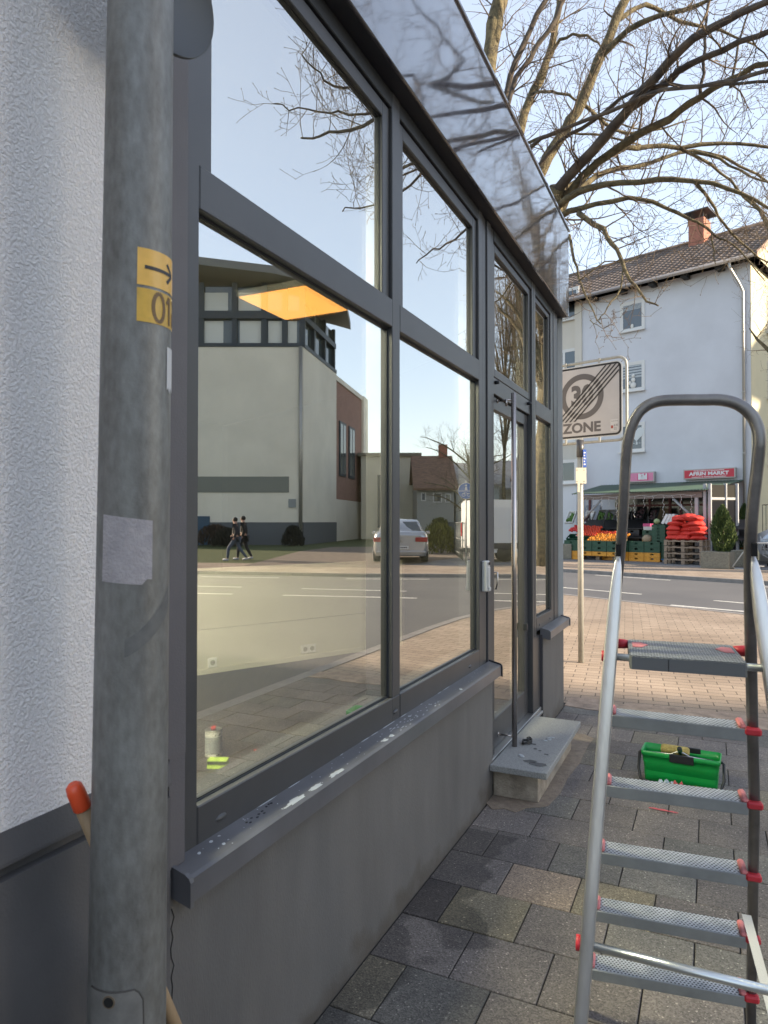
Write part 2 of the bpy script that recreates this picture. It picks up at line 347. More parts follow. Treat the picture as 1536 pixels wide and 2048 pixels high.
# concrete paving slabs along the shop front: each slab has its own tone
m_joint = mat('joint_sand', (0.022, 0.02, 0.018), 0.95)
struct('paving_bed', MB().sheet([(-0.1, -8), (2.41, -8), (2.41, 5.95), (-0.1, 5.95)], 0.002), m_joint)
def slab_material():
    m = bpy.data.materials.new('concrete_slab'); m.use_nodes = True; n = m.node_tree.nodes; l = m.node_tree.links; p = n['Principled BSDF']; p.inputs['Roughness'].default_value = 0.8
    at_ = n.new('ShaderNodeAttribute'); at_.attribute_name = 'tone'; tc = n.new('ShaderNodeTexCoord')
    v = n.new('ShaderNodeTexVoronoi'); v.inputs['Scale'].default_value = 190; l.new(tc.outputs['Object'], v.inputs[0])
    r = n.new('ShaderNodeValToRGB'); l.new(v.outputs['Color'], r.inputs[0]); e = r.color_ramp.elements; e[0].position = 0.15; e[0].color = (0.6, 0.6, 0.6, 1); e[1].position = 0.88; e[1].color = (1.25, 1.25, 1.25, 1)
    e2 = e.new(0.95); e2.color = (2.6, 2.6, 2.5, 1)
    g = n.new('ShaderNodeTexNoise'); g.inputs['Scale'].default_value = 3.0; g.inputs['Detail'].default_value = 6; l.new(tc.outputs['Object'], g.inputs[0])
    r2 = n.new('ShaderNodeValToRGB'); l.new(g.outputs[0], r2.inputs[0]); q = r2.color_ramp.elements; q[0].position = 0.3; q[0].color = (0.72, 0.71, 0.72, 1); q[1].position = 0.7; q[1].color = (1.18, 1.14, 1.06, 1)
    # damp patches that ran down from the sill: closed shapes beside the wall
    sx = n.new('ShaderNodeSeparateXYZ'); l.new(tc.outputs['Object'], sx.inputs[0])
    w = n.new('ShaderNodeTexNoise'); w.inputs['Scale'].default_value = 2.3; w.inputs['Detail'].default_value = 2; l.new(tc.outputs['Object'], w.inputs[0])
    wx = n.new('ShaderNodeMath'); wx.operation = 'MULTIPLY_ADD'; wx.inputs[1].default_value = 1.15; wx.inputs[2].default_value = -0.36; l.new(w.outputs[0], wx.inputs[0])
    lt = n.new('ShaderNodeMath'); lt.operation = 'SUBTRACT'; l.new(wx.outputs[0], lt.inputs[0]); l.new(sx.outputs[0], lt.inputs[1])
    mr = n.new('ShaderNodeMapRange'); mr.inputs[1].default_value = 0.0; mr.inputs[2].default_value = 0.03; mr.inputs[3].default_value = 1.0; mr.inputs[4].default_value = 0.58; l.new(lt.outputs[0], mr.inputs[0])
    yl = n.new('ShaderNodeMath'); yl.operation = 'LESS_THAN'; yl.inputs[1].default_value = 3.3; l.new(sx.outputs[1], yl.inputs[0])
    mm = n.new('ShaderNodeMix'); mm.inputs[2].default_value = 1.0; l.new(yl.outputs[0], mm.inputs[0]); l.new(mr.outputs[0], mm.inputs[3])
    def mul(a, b):
        x = n.new('ShaderNodeMix'); x.data_type = 'RGBA'; x.blend_type = 'MULTIPLY'; x.inputs[0].default_value = 1; l.new(a, x.inputs[6]); l.new(b, x.inputs[7]); return x.outputs[2]
    c = mul(mul(mul(at_.outputs['Color'], r.outputs[0]), r2.outputs[0]), mm.outputs[0]); l.new(c, p.inputs['Base Color'])
    bn = n.new('ShaderNodeBump'); bn.inputs['Strength'].default_value = 0.5; bn.inputs['Distance'].default_value = 0.002; l.new(v.outputs['Distance'], bn.inputs['Height']); l.new(bn.outputs[0], p.inputs['Normal'])
    return m
m_slab = slab_material()
def slabs():
    mb = MB(); tones = []; rnd = random.Random(5)
    step = (2.41 + 0.0) / 8; row = 0.286; y0 = 3.053 - 30 * row
    for j in range(60):
        ya = y0 + j * row; yb = ya + row
        if ya > 5.94: break
        yb = min(yb, 5.945); off = 0.0 if (j % 2 == 1) else -0.15
        # rows 2.77-3.05 have joints at .3 .6, rows below half a slab shifted
        x = off
        while x < 2.40:
            xa = max(x, 0.003); xb = min(x + 0.3, 2.405); x += 0.3
            if xb - xa < 0.03: continue
            g = 0.0025; h = 0.008 + rnd.uniform(-0.001, 0.0015)
            cx, cy = (xa + xb) / 2, (ya + yb) / 2
            b = rnd.uniform(0.85, 1.18); t = (0.19 * b, 0.168 * b, 0.156 * b)
            if rnd.random() < 0.25: t = (0.165 * b, 0.156 * b, 0.143 * b)
            if rnd.random() < 0.06: t = (0.21 * b, 0.185 * b, 0.145 * b)
            if 2.77 < cy < 3.05 and 0.3 < cx < 0.6: t = (0.34, 0.265, 0.20)
            elif 2.77 < cy < 3.05 and 0.6 < cx < 0.9: t = (0.25, 0.215, 0.15)
            elif 2.48 < cy < 2.77 and 0.15 < cx < 0.45: t = (0.235, 0.205, 0.145)
            elif 2.48 < cy < 2.77 and 0.0 < cx < 0.15: t = (0.11, 0.095, 0.09)
            elif 1.9 < cy < 2.2 and cx < 0.16: t = (0.22, 0.195, 0.15)
            k = len(mb.f); mb.bbox(xa + g, xb - g, ya + g, yb - g, 0.0, h, 0.0022); tones += [t] * (len(mb.f) - k)
    o = struct('paving_slabs', mb, m_slab); me = o.data
    a = me.attributes.new('tone', 'FLOAT_COLOR', 'CORNER'); arr = np.zeros((len(me.loops), 4), dtype=np.float32); arr[:, 3] = 1
    for p in me.polygons:
        for li in p.loop_indices: arr[li, :3] = tones[p.index]
    a.data.foreach_set('color', arr.ravel())
slabs()
m_conc = mat('rough_concrete', (0.46, 0.37, 0.28), 0.95, col2=(0.22, 0.17, 0.13), var=0.3, vs=26, bump=1.0, bs=120, bdist=0.008, detail=10)
cp = MB()
cp.prism([(0.0, 3.62), (0.05, 3.56), (0.10, 3.60), (0.17, 3.58), (0.21, 3.66), (0.27, 3.70), (0.31, 3.74), (0.335, 3.95), (0.33, 4.2), (0.35, 4.5), (0.345, 4.9), (0.36, 5.02), (0.28, 5.10), (0.0, 5.0)], 0.0, 0.013)
struct('concrete_patch', cp, m_conc)
cp = MB()
random.seed(3)
pp = [(0.0, 5.83)] + [(0.2 * i, 5.80 + random.uniform(-0.03, 0.03)) for i in range(1, 13)] + [(2.41, 6.05)] + [(0.2 * i, 6.1 + random.uniform(-0.05, 0.08)) for i in range(11, -1, -1)]
cp.prism(pp, 0.0, 0.012)
m_mortar = mat('mortar_bed', (0.33, 0.25, 0.19), 0.95, var=0.3, vs=9, bump=0.8, bs=60, bdist=0.008)
struct('mortar_strip', cp, m_mortar)

# ================================================================== the shop building
shop = thing('shop_building', 'flat roofed shop with dark grey window frames, grey painted base and glossy panelled fascia', 'building', (-2, 3, 0))
E1 = 5.80
w = MB(); w.box(-0.25, 0.0, 1.19, 3.74, 0.0, 0.742); obj('base_wall', w, m_plaster, shop)
w = MB(); w.box(-0.25, 0.0, 5.03, E1, 0.0, 0.720)
o = obj('pier', w, m_plaster, shop); w = MB(); w.box(-0.045, -0.003, 5.022, 5.0285, 0.19, 0.72); obj('pier_reveal', w, mat('reveal_dark', (0.06, 0.055, 0.06), 0.7), shop)  # thin panel makes the reveal darker than the pier front
def pl(y): return (y - E1) / -2.2 * 1.1  # helper for skew end wall (x for y)
endw = [(-0.25, E1), (0.0, E1), (0.0, E1 - 0.001), (-0.0, E1)]
w = MB(); w.prism([(0.0, E1), (-3.0, 8.25), (-7.0, 10.2), (-7.0, 9.95), (-3.0, 8.0), (-0.25, E1 - 0.05)], 0.0, 3.5)
m_endw = mat('white_render_shop', (0.62, 0.60, 0.56), 0.85, bump=0.3, bs=150)
obj('end_wall', w, m_endw, shop)
w = MB(); w.box(-7.0, -6.8, 1.0, 9.9, 0, 3.5); w.box(-6.8, -0.1, 0.98, 1.19, 0.0, 3.5)
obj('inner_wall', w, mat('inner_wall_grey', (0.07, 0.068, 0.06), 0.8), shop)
w = MB(); w.prism([(-0.26, E1 - 0.06), (-3.0, 7.98), (-6.79, 9.86), (-6.79, 9.80), (-3.0, 7.92), (-0.26, E1 - 0.12)], 0.17, 3.26); obj('shade_lining', w, mat('inner_wall_grey', (0.07, 0.068, 0.06), 0.8), shop)  # dark sheet added so the inside of the end wall looks unlit
w = MB(); w.prism([(-6.8, 1.19), (-0.06, 1.19), (-0.06, E1 - 0.2), (-3.0, 8.0), (-6.8, 9.8)], 3.27, 3.33); obj('ceiling', w, mat('ceiling_paint', (0.30, 0.30, 0.29), 0.7), shop)
w = MB(); w.prism([(-7.0, 1.0), (-0.02, 1.0), (-0.02, E1 - 0.05), (-3.0, 8.2), (-7.0, 10.15)], 3.5, 3.92); obj('roof', w, mat('roof_felt', (0.1, 0.1, 0.1), 0.9), shop)
# floor boards inside
def floor_mat():
    m = bpy.data.materials.new('dark_plank_floor'); m.use_nodes = True; n = m.node_tree.nodes; l = m.node_tree.links; p = n['Principled BSDF']; p.inputs['Roughness'].default_value = 0.35
    tc = n.new('ShaderNodeTexCoord'); mp = n.new('ShaderNodeMapping'); mp.inputs['Rotation'].default_value = (0, 0, R(62)); l.new(tc.outputs['Object'], mp.inputs[0])
    b = n.new('ShaderNodeTexBrick'); b.inputs['Scale'].default_value = 1; b.inputs['Brick Width'].default_value = 1.2; b.inputs['Row Height'].default_value = 0.19; b.inputs['Mortar Size'].default_value = 0.003
    b.inputs['Color1'].default_value = (0.05, 0.042, 0.034, 1); b.inputs['Color2'].default_value = (0.036, 0.03, 0.025, 1); b.inputs['Mortar'].default_value = (0.015, 0.012, 0.01, 1); l.new(mp.outputs[0], b.inputs[0])
    mp2 = n.new('ShaderNodeMapping'); mp2.inputs['Scale'].default_value = (2, 18, 1); l.new(mp.outputs[0], mp2.inputs[0])
    g = n.new('ShaderNodeTexNoise'); g.inputs['Scale'].default_value = 1.5; g.inputs['Detail'].default_value = 8; l.new(mp2.outputs[0], g.inputs[0])
    r = n.new('ShaderNodeValToRGB'); r.color_ramp.elements[0].position = 0.3; r.color_ramp.elements[1].position = 0.7; r.color_ramp.elements[0].color = (0.6, 0.6, 0.6, 1); r.color_ramp.elements[1].color = (1.3, 1.25, 1.2, 1); l.new(g.outputs[0], r.inputs[0])
    a = n.new('ShaderNodeMix'); a.data_type = 'RGBA'; a.blend_type = 'MULTIPLY'; a.inputs[0].default_value = 1; l.new(b.outputs[0], a.inputs[6]); l.new(r.outputs[0], a.inputs[7]); l.new(a.outputs[2], p.inputs['Base Color'])
    return m
w = MB(); w.prism([(-6.8, 1.19), (-0.25, 1.19), (-0.25, 3.74), (-0.055, 3.74), (-0.055, 5.03), (-0.25, 5.03), (-0.25, E1 - 0.15), (-3.0, 7.95), (-6.8, 9.8)], 0.0, 0.17); obj('shop_floor', w, floor_mat(), shop)
w = MB(); w.box(-0.45, -0.25, 1.19, 3.74, 0.5, 0.74); w.box(-0.45, -0.25, 5.03, E1 - 0.15, 0.5, 0.74)

# window sills with drip nose and end caps
m_sill = mat('sill_aluminium', (0.12, 0.12, 0.13), 0.33, 0.0, var=0.2, vs=3, spec=0.7, bump=0.03, bs=30)
def sill(y0, y1, name='window_sill'):
    mb = MB(); pr = [(-0.02, 0.764), (0.043, 0.749), (0.052, 0.744), (0.052, 0.690), (0.046, 0.690), (0.046, 0.738), (-0.02, 0.757)]
    b = len(mb.v); n = len(pr)
    for y in (y0, y1):
        for (x, z) in pr: mb.v.append((x, y, z))
    for i in range(n): mb.face((b + i, b + n + i, b + n + (i + 1) % n, b + (i + 1) % n))
    s = obj(name, mb, m_sill, shop)
    for (ya, yb) in ((y0 - 0.012, y0), (y1, y1 + 0.012)):
        e = MB(); pts = [(-0.02, 0.771), (0.040, 0.757), (0.053, 0.75), (0.058, 0.740), (0.058, 0.684), (-0.02, 0.70)]
        b = len(e.v)
        for y in (ya, yb):
            for (x, z) in pts: e.v.append((x, y, z))
        k = len(pts); e.face(range(b, b + k)); e.face(range(b + 2 * k - 1, b + k - 1, -1))
        for i in range(k): e.face((b + (i + 1) % k, b + i, b + k + i, b + k + (i + 1) % k))
        obj('end_cap', e, m_sill if ya < 1.5 or ya > 5 else m_frame_dk, s)
    return s
s1 = sill(1.212, 3.735); s2 = sill(5.035, 5.79)
# lather left by the window cleaning, and wet drops on the sill
m_foam = mat('soap_lather', (0.72, 0.75, 0.78), 0.5, bump=0.6, bs=400); m_foam.node_tree.nodes['Principled BSDF'].inputs['Alpha'].default_value = 0.8
m_drop = mat('water_drop', (0.012, 0.014, 0.02), 0.05, spec=0.8)
def sz(x): return 0.764 - 0.015 * (x + 0.02) / 0.063
fm = MB(); rnd = random.Random(11)
def blot(mb, x, y, rx, ry, h=0.0025, n=11, jag=0.35):
    b = len(mb.v); pts = []
    for i in range(n):
        a = 2 * math.pi * i / n; k = 1 + rnd.uniform(-jag, jag); px, py = x + rx * k * math.cos(a), y + ry * k * math.sin(a); px = min(max(px, -0.018), 0.042); pts.append((px, py))
    for (px, py) in pts: mb.v.append((px, py, sz(px) + 0.0006))
    mb.v.append((x, y, sz(min(max(x, -0.018), 0.042)) + h))
    mb.smooth = True
    for i in range(n): mb.face((b + i, b + (i + 1) % n, b + n))
for (y, ln) in ((1.66, 0.05), (1.78, 0.035), (1.90, 0.035), (2.26, 0.02), (2.32, 0.014), (3.1, 0.012)):
    blot(fm, 0.034, y, 0.009, ln, n=17, jag=0.4)
for i in range(55):
    y = 1.3 + 2.3 * rnd.random() ** 1.3; x = rnd.uniform(-0.012, 0.04); r = rnd.uniform(0.0008, 0.0022); blot(fm, x, y, r, r * 1.6, 0.002, 8)
for (px, py) in ((1.29, 0.005), (1.36, 0.022), (1.345, -0.005)): blot(fm, py, px, 0.004, 0.006, 0.003, 9, 0.15)
for i in range(40):
    y = 2.35 + rnd.uniform(0, 0.5); blot(fm, rnd.uniform(0.0, 0.038), y, 0.002, 0.007, 0.0015, 8)
for i in range(16):
    y = 1.45 + rnd.random() * 2.1; blot(fm, -0.0165, y, 0.0018, rnd.uniform(0.01, 0.04), 0.0015, 9)
obj('soap_lather', fm, m_foam, s1)['kind'] = 'stuff'
dm = MB()
for i, (y, x) in enumerate(((1.475, 0.005), (1.482, 0.012), (1.50, 0.002), (1.515, 0.01), (1.53, 0.004), (1.545, 0.011), (1.548, 0.002), (1.575, -0.003), (1.59, -0.006), (1.60, -0.004))): blot(dm, x, y, 0.003, 0.0055, 0.0022, 10, 0.1)
obj('water_drops', dm, m_drop, s1)['kind'] = 'stuff'

XF = -0.02
# fixed posts and rails
pst = MB()
pst.bbox(-0.14, XF, 1.257, 1.312, 0.757, 3.262, 0.003)
pst.bbox(-0.14, XF, 2.444, 2.516, 0.856, 3.262, 0.003)
obj('post', pst, m_frame, shop)
p2 = MB()      # door post with its grooves
for (a, b, x) in ((3.565, 3.632, XF), (3.641, 3.676, XF - 0.004), (3.684, 3.716, XF - 0.008), (3.726, 3.80, XF), (3.812, 3.868, XF - 0.006)):
    p2.bbox(-0.14, x, a, b, 0.757 if b < 3.7 else 0.2, 3.262, 0.003)
p2.c = 1; p2.box(-0.13, XF - 0.035, 3.57, 3.86, 0.76, 3.26)
obj('door_post', p2, [m_frame, m_frame_dk], shop)
p3 = MB(); p3.bbox(-0.14, XF, 4.80, 4.845, 0.2, 3.262, 0.003); p3.bbox(-0.14, XF, 4.85, 4.908, 0.722, 3.262, 0.003); p3.box(-0.12, XF - 0.002, 4.85, 5.02, 0.2, 0.722)
obj('door_post', p3, m_frame, shop)
p4 = MB(); p4.bbox(-0.14, XF - 0.004, 5.44, 5.53, 0.757, 3.262, 0.003); p4.bbox(-0.14, XF, 5.536, 5.60, 0.757, 3.262, 0.003); p4.bbox(-0.14, XF - 0.003, 5.606, 5.70, 0.757, 3.262, 0.003)
obj('post', p4, m_frame, shop)
g = MB(); g.box(-0.14, -0.03, 1.243, 1.256, 0.757, 3.262); g2 = MB(); g2.box(-0.12, -0.04, 5.70, 5.79, 0.757, 3.262); obj('gap_seal', g2, m_frame_dk, shop); obj('gap_seal', g, m_frame_dk, shop)
rl = MB(); hr = MB()
for (a, b) in ((1.312, 2.444), (2.516, 3.565), (4.908, 5.44)):
    q = MB(); q.bbox(-0.14, XF + 0.001, a, b, 0.757, 0.856, 0.003); obj('bottom_rail', q, m_frame, shop)
    q = MB(); q.bbox(-0.066, XF + 0.001, a, b, 2.320, 2.430, 0.003); obj('transom', q, m_frame, shop)
rl.bbox(-0.14, XF - 0.001, 2.444, 2.516, 0.757, 0.8555, 0.003)
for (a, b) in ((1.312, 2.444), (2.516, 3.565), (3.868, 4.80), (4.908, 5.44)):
    hr = MB(); hr.bbox(-0.14, XF - 0.002, a, b, 3.195, 3.262, 0.003); obj('head_rail', hr, m_frame_dk, shop)  # head rail coloured near black for the shade under the fascia
obj('rail_joint', rl, m_frame, shop)
# drain covers on the bottom rails
for y in (1.40, 2.47, 3.40, 5.0, 5.36):
    dc = MB(); dc.smooth = True
    pr = [(0, 0.001), (0.5, 0.5), (1, 0.7), (1.5, 0.5), (2, 0.001)]
    n = 9; b = len(dc.v)
    for i in range(n):
        t = i / (n - 1); yy = y - 0.022 + 0.044 * t; k = math.sin(math.pi * t) ** 0.5 if 0 < t < 1 else 0.0
        for j in range(5): a = math.pi * j / 4; dc.v.append((XF + 0.0012 + 0.007 * k * math.sin(a), yy, 0.797 + 0.009 * k * math.cos(a)))
    for i in range(n - 1):
        for j in range(4): dc.face((b + i * 5 + j, b + (i + 1) * 5 + j, b + (i + 1) * 5 + j + 1, b + i * 5 + j + 1))
    obj('drain_cover', dc, m_frame, shop)
def window(y0, y1, z0, z1, sash=0.0, wavy=0.0, ws=2.0, bot=None, base=0.52):
    wobj = MB()
    if sash:
        gx = -0.053; b = sash if bot is None else bot
        wobj.bbox(-0.072, -0.034, y0 + 0.004, y0 + sash, z0, z1 - 0.004, 0.003); wobj.bbox(-0.072, -0.034, y1 - sash, y1 - 0.004, z0, z1 - 0.004, 0.003)
        wobj.bbox(-0.072, -0.034, y0 + sash, y1 - sash, z1 - sash, z1 - 0.004, 0.003)
        if b > 0: wobj.bbox(-0.072, -0.034, y0 + sash, y1 - sash, z0, z0 + b, 0.003)
        a0, a1, c0, c1 = y0 + sash, y1 - sash, z0 + max(b, 0.0), z1 - sash
    else:
        gx = -0.047; a0, a1, c0, c1 = y0, y1, z0, z1; rect_ring(wobj, a0, a1, c0, c1, 0.004, -0.066, -0.040)
    q = 0.0 if sash else 0.004
    wo = obj('window', wobj, m_frame if sash else m_bead, shop)
    gk = MB(); rect_ring(gk, a0 + q, a1 - q, c0 + q, c1 - q, 0.003, -0.066, gx + 0.004); obj('gasket', gk, m_frame_dk, wo)
    gm = glass('glass_wavy_%.4f' % wavy, base, wav=wavy, ws=ws) if wavy else glass('coated_glass', base)
    k = q + 0.003
    pn = MB(); pn.quad((gx, a0 + k, c0 + k), (gx, a1 - k, c0 + k), (gx, a1 - k, c1 - k), (gx, a0 + k, c1 - k)); obj('pane', pn, gm, wo)
    # inner pane of the double glazing sits a hair out of parallel
    pn = MB(); dx = (a1 - a0) * 0.006; pn.quad((gx - 0.016, a0 + k, c0 + k), (gx - 0.016 + dx, a1 - k, c0 + k), (gx - 0.016 + dx, a1 - k, c1 - k), (gx - 0.016, a0 + k, c1 - k))
    obj('inner_pane', pn, glass('inner_glass', 0.10, (0.93, 0.95, 0.93)), wo)
    return wo
window(1.312, 2.444, 0.856, 2.320, wavy=0.00006, ws=1.2)
window(2.516, 3.565, 0.856, 2.320, wavy=0.00006, ws=1.2)
window(1.312, 2.444, 2.428, 3.197, sash=0.062, bot=0.0)
window(2.516, 3.565, 2.428, 3.197, sash=0.062, bot=0.0)
window(3.868, 4.80, 2.405, 3.197, sash=0.05, bot=0.05, wavy=0.0002)
window(4.908, 5.44, 0.856, 2.320, sash=0.0, wavy=0.0007, ws=3.5)
window(4.908, 5.44, 2.428, 3.197, sash=0.04, bot=0.0, wavy=0.0007, ws=3.5)
# door
rl = MB(); rl.bbox(-0.12, -0.036, 3.868, 4.80, 2.305, 2.402, 0.002); lintel = obj('door_lintel', rl, m_frame, shop)
for y in (3.93, 4.73):
    k = MB(); k.smooth = True; k.tube([(-0.036, y, 2.375), (-0.012, y, 2.375)], 0.011, 10); obj('bolt_cap', k, m_frame_dk, lintel)
dr = MB(); x0, x1 = -0.11, -0.056
dr.bbox(x0, x1, 3.872, 3.955, 0.198, 2.301, 0.003); dr.bbox(x0, x1, 4.71, 4.796, 0.198, 2.301, 0.003)
dr.bbox(x0, x1, 3.955, 4.71, 2.224, 2.301, 0.003); dr.bbox(x0, x1, 3.955, 4.71, 0.198, 0.372, 0.003)
door = obj('door', dr, m_frame, shop)
pn = MB(); pn.quad((-0.075, 3.955, 0.372), (-0.075, 4.71, 0.372), (-0.075, 4.71, 2.224), (-0.075, 3.955, 2.224)); obj('door_pane', pn, glass('door_glass', 0.45, wav=0.00015, ws=2.0), door)
hd = MB(); hd.smooth = True
hx, hy = 0.045, 4.045
hd.tube([(hx, hy, 0.20), (hx, hy, 2.325)], 0.0155, 16)
for z in (0.262, 2.285):
    hd.tube([(hx, hy, z), (-0.052, hy, z)], 0.006, 8); hd.tube([(-0.052, hy, z), (-0.056, hy, z)], 0.014, 12)
hd.tube([(-0.0, hy - .0, 2.29), (-0.0, hy, 2.25)], 0.008, 8)
obj('door_handle', hd, mat('handle_steel', (0.50, 0.45, 0.42), 0.22, 1.0), door)
lk = MB(); lk.bbox(-0.056, -0.047, 3.90, 3.93, 1.13, 1.33, 0.002); lk.tube([(-0.04, 3.915, 1.25), (-0.02, 3.915, 1.25), (-0.02, 3.915, 1.19), (-0.03, 3.915, 1.15)], 0.005, 8); obj('lock_plate', lk, m_steel, door)
th = MB(); th.bbox(-0.14, -0.012, 3.74, 5.02, 0.17, 0.196, 0.003); th.bbox(-0.14, 0.0, 3.74, 5.02, 0.15, 0.169, 0.002); obj('threshold', th, mat('threshold_aluminium', (0.5, 0.49, 0.47), 0.35, 0.8), shop)
cl = MB(); cl.bbox(-0.054, -0.03, 4.66, 4.70, 0.80, 0.845, 0.002); obj('door_clip', cl, m_frame_dk, door)
# keypad
kp = MB(); kp.bbox(-0.02, 0.012, 3.60, 3.66, 1.165, 1.335, 0.006); kp.bbox(0.012, 0.017, 3.612, 3.648, 1.19, 1.30, 0.002); kp.bbox(0.012, 0.022, 3.615, 3.648, 1.168, 1.19, 0.003)
kpo = obj('key_box', kp, mat('keybox_plastic', (0.55, 0.55, 0.54), 0.4, var=0.05, vs=10), shop)
kk = MB(); kk.bbox(0.017, 0.020, 3.620, 3.640, 1.312, 1.328, 0.001); obj('key_box_latch', kk, m_frame_dk, kpo)
# fascia
def fascia_mat():
    m = mat('fascia_enamel', (0.085, 0.085, 0.10), 0.11, 0.0, spec=1.0, coat=1.0); n = m.node_tree.nodes; l = m.node_tree.links; p = n['Principled BSDF']
    p.inputs['Coat Roughness'].default_value = 0.04
    tc = n.new('ShaderNodeTexCoord'); mp = n.new('ShaderNodeMapping'); mp.inputs['Scale'].default_value = (1, 1.0, 0.16); l.new(tc.outputs['Object'], mp.inputs[0])
    t = n.new('ShaderNodeTexNoise'); t.inputs['Scale'].default_value = 7; t.inputs['Detail'].default_value = 1; l.new(mp.outputs[0], t.inputs[0])
    b = n.new('ShaderNodeBump'); b.inputs['Distance'].default_value = 0.0003; b.inputs['Strength'].default_value = 1; l.new(t.outputs[0], b.inputs['Height']); l.new(b.outputs[0], p.inputs['Normal']); l.new(b.outputs[0], p.inputs['Coat Normal'])
    # dusty runs left on the panels
    mp2 = n.new('ShaderNodeMapping'); mp2.inputs['Scale'].default_value = (1, 14, 0.7); l.new(tc.outputs['Object'], mp2.inputs[0])
    t2 = n.new('ShaderNodeTexNoise'); t2.inputs['Scale'].default_value = 1.6; t2.inputs['Detail'].default_value = 3; l.new(mp2.outputs[0], t2.inputs[0])
    r = n.new('ShaderNodeValToRGB'); r.color_ramp.elements[0].position = 0.45; r.color_ramp.elements[1].position = 0.62; r.color_ramp.elements[0].color = (0.075, 0.075, 0.092, 1); r.color_ramp.elements[1].color = (0.095, 0.095, 0.112, 1)
    l.new(t2.outputs[0], r.inputs[0]); l.new(r.outputs[0], p.inputs['Base Color'])
    r3 = n.new('ShaderNodeMapRange'); r3.inputs[1].default_value = 0.45; r3.inputs[2].default_value = 0.65; r3.inputs[3].default_value = 0.045; r3.inputs[4].default_value = 0.07; l.new(t2.outputs[0], r3.inputs[0]); l.new(r3.outputs[0], p.inputs['Roughness'])
    return m
m_fas = fascia_mat()
fa = thing  # noqa
fo = MB(); fo.bbox(-0.10, 0.052, 1.2, 5.415, 3.264, 3.985, 0.003); fo.bbox(-0.10, 0.052, 5.418, 5.815, 3.264, 3.985, 0.003)
fs = obj('fascia', fo, m_fas, shop)
u = MB(); u.box(-0.09, 0.040, 1.21, 5.80, 3.2625, 3.2638); obj('fascia_soffit', u, mat('soffit_shade', (0.02, 0.022, 0.03), 0.5), fs)  # shade below the fascia put into the soffit colour
c = MB(); c.bbox(-0.12, 0.062, 1.2, 5.825, 3.986, 4.006, 0.003); obj('coping', c, m_fas, fs)
ck_ = MB(); rc = random.Random(8); pth = [(0.0012, 1.205 + rc.uniform(-0.006, 0.006), 0.67 - 0.022 * i) for i in range(26)]; ck_.tube(pth, 0.0011, 4)
obj('plaster_crack', ck_, mat('crack_dark', (0.012, 0.011, 0.01), 0.9), shop)
# step
st = thing('entrance_step', 'grey granite entrance step on a concrete block in front of the glass door', 'step', (0.15, 4.2, 0))
w = MB(); w.bbox(0.001, 0.315, 3.68, 4.74, 0.168, 0.203, 0.003); obj('tread', w, mat('granite', (0.30, 0.30, 0.29), 0.6, var=0.25, vs=180, bump=0.1, bs=200, detail=2), st)
w = MB(); w.bbox(0.001, 0.255, 3.745, 4.72, 0.012, 0.167, 0.004); obj('base', w, mat('step_concrete', (0.34, 0.29, 0.23), 0.9, var=0.3, vs=12, bump=0.6, bs=90), st)
w = MB(); w.box(0.0, 0.02, 3.742, 3.745, 0.012, 0.167)
wet = MB(); rnd = random.Random(4)
def puddle(mb, x, y, rx, ry, z, n=14):
    b = len(mb.v)
    for i in range(n):
        a = 2 * math.pi * i / n; k = 1 + rnd.uniform(-0.35, 0.35); mb.v.append((x + rx * k * math.cos(a), y + ry * k * math.sin(a), z))
    mb.face(range(b, b + n))
for (x, y, a, b_) in ((0.25, 3.80, 0.05, 0.035), (0.19, 3.83, 0.035, 0.02), (0.17, 4.05, 0.012, 0.012), (0.20, 4.03, 0.01, 0.01), (0.14, 4.13, 0.016, 0.014), (0.25, 3.98, 0.012, 0.01)):
    wet = MB(); puddle(wet, x, y, a, b_, 0.2045); obj('wet_spot', wet, mat('wet_granite', (0.15, 0.15, 0.15), 0.25), st)
fm = MB(); fm.smooth = True
for (x, y) in ((0.19, 4.22), (0.205, 4.25), (0.20, 4.28), (0.215, 4.30), (0.12, 3.9), (0.13, 3.88)): fm.ball((x, y, 0.206), 0.012, 7, 4, (1.5, 0.6, 0.3))
obj('soap_lather', fm, m_foam, st)['kind'] = 'stuff'
ck = MB(); ck.smooth = True
def coil(c, rad, turns, rr, mb, h=0.02):
    pts = []
    for i in range(int(turns * 18)):
        a = i * 2 * math.pi / 18; k = rad * (1 + 0.12 * math.sin(i * 0.7)); pts.append((c[0] + k * math.cos(a) * 0.7, c[1] + k * math.sin(a) * 1.3, c[2] + rr + h * (i / (turns * 18)) + 0.004 * math.sin(i)))
    mb.tube(pts, rr, 6)
coil((0.10, 4.13, 0.203), 0.035, 3.4, 0.0035, ck)
tag(obj('wire_coil', ck, mat('wire_dark', (0.05, 0.05, 0.05), 0.35, 0.6), None, loc=(0.10, 4.13, 0.2)), 'small coil of dark wire lying on the granite step by the door', 'wire')

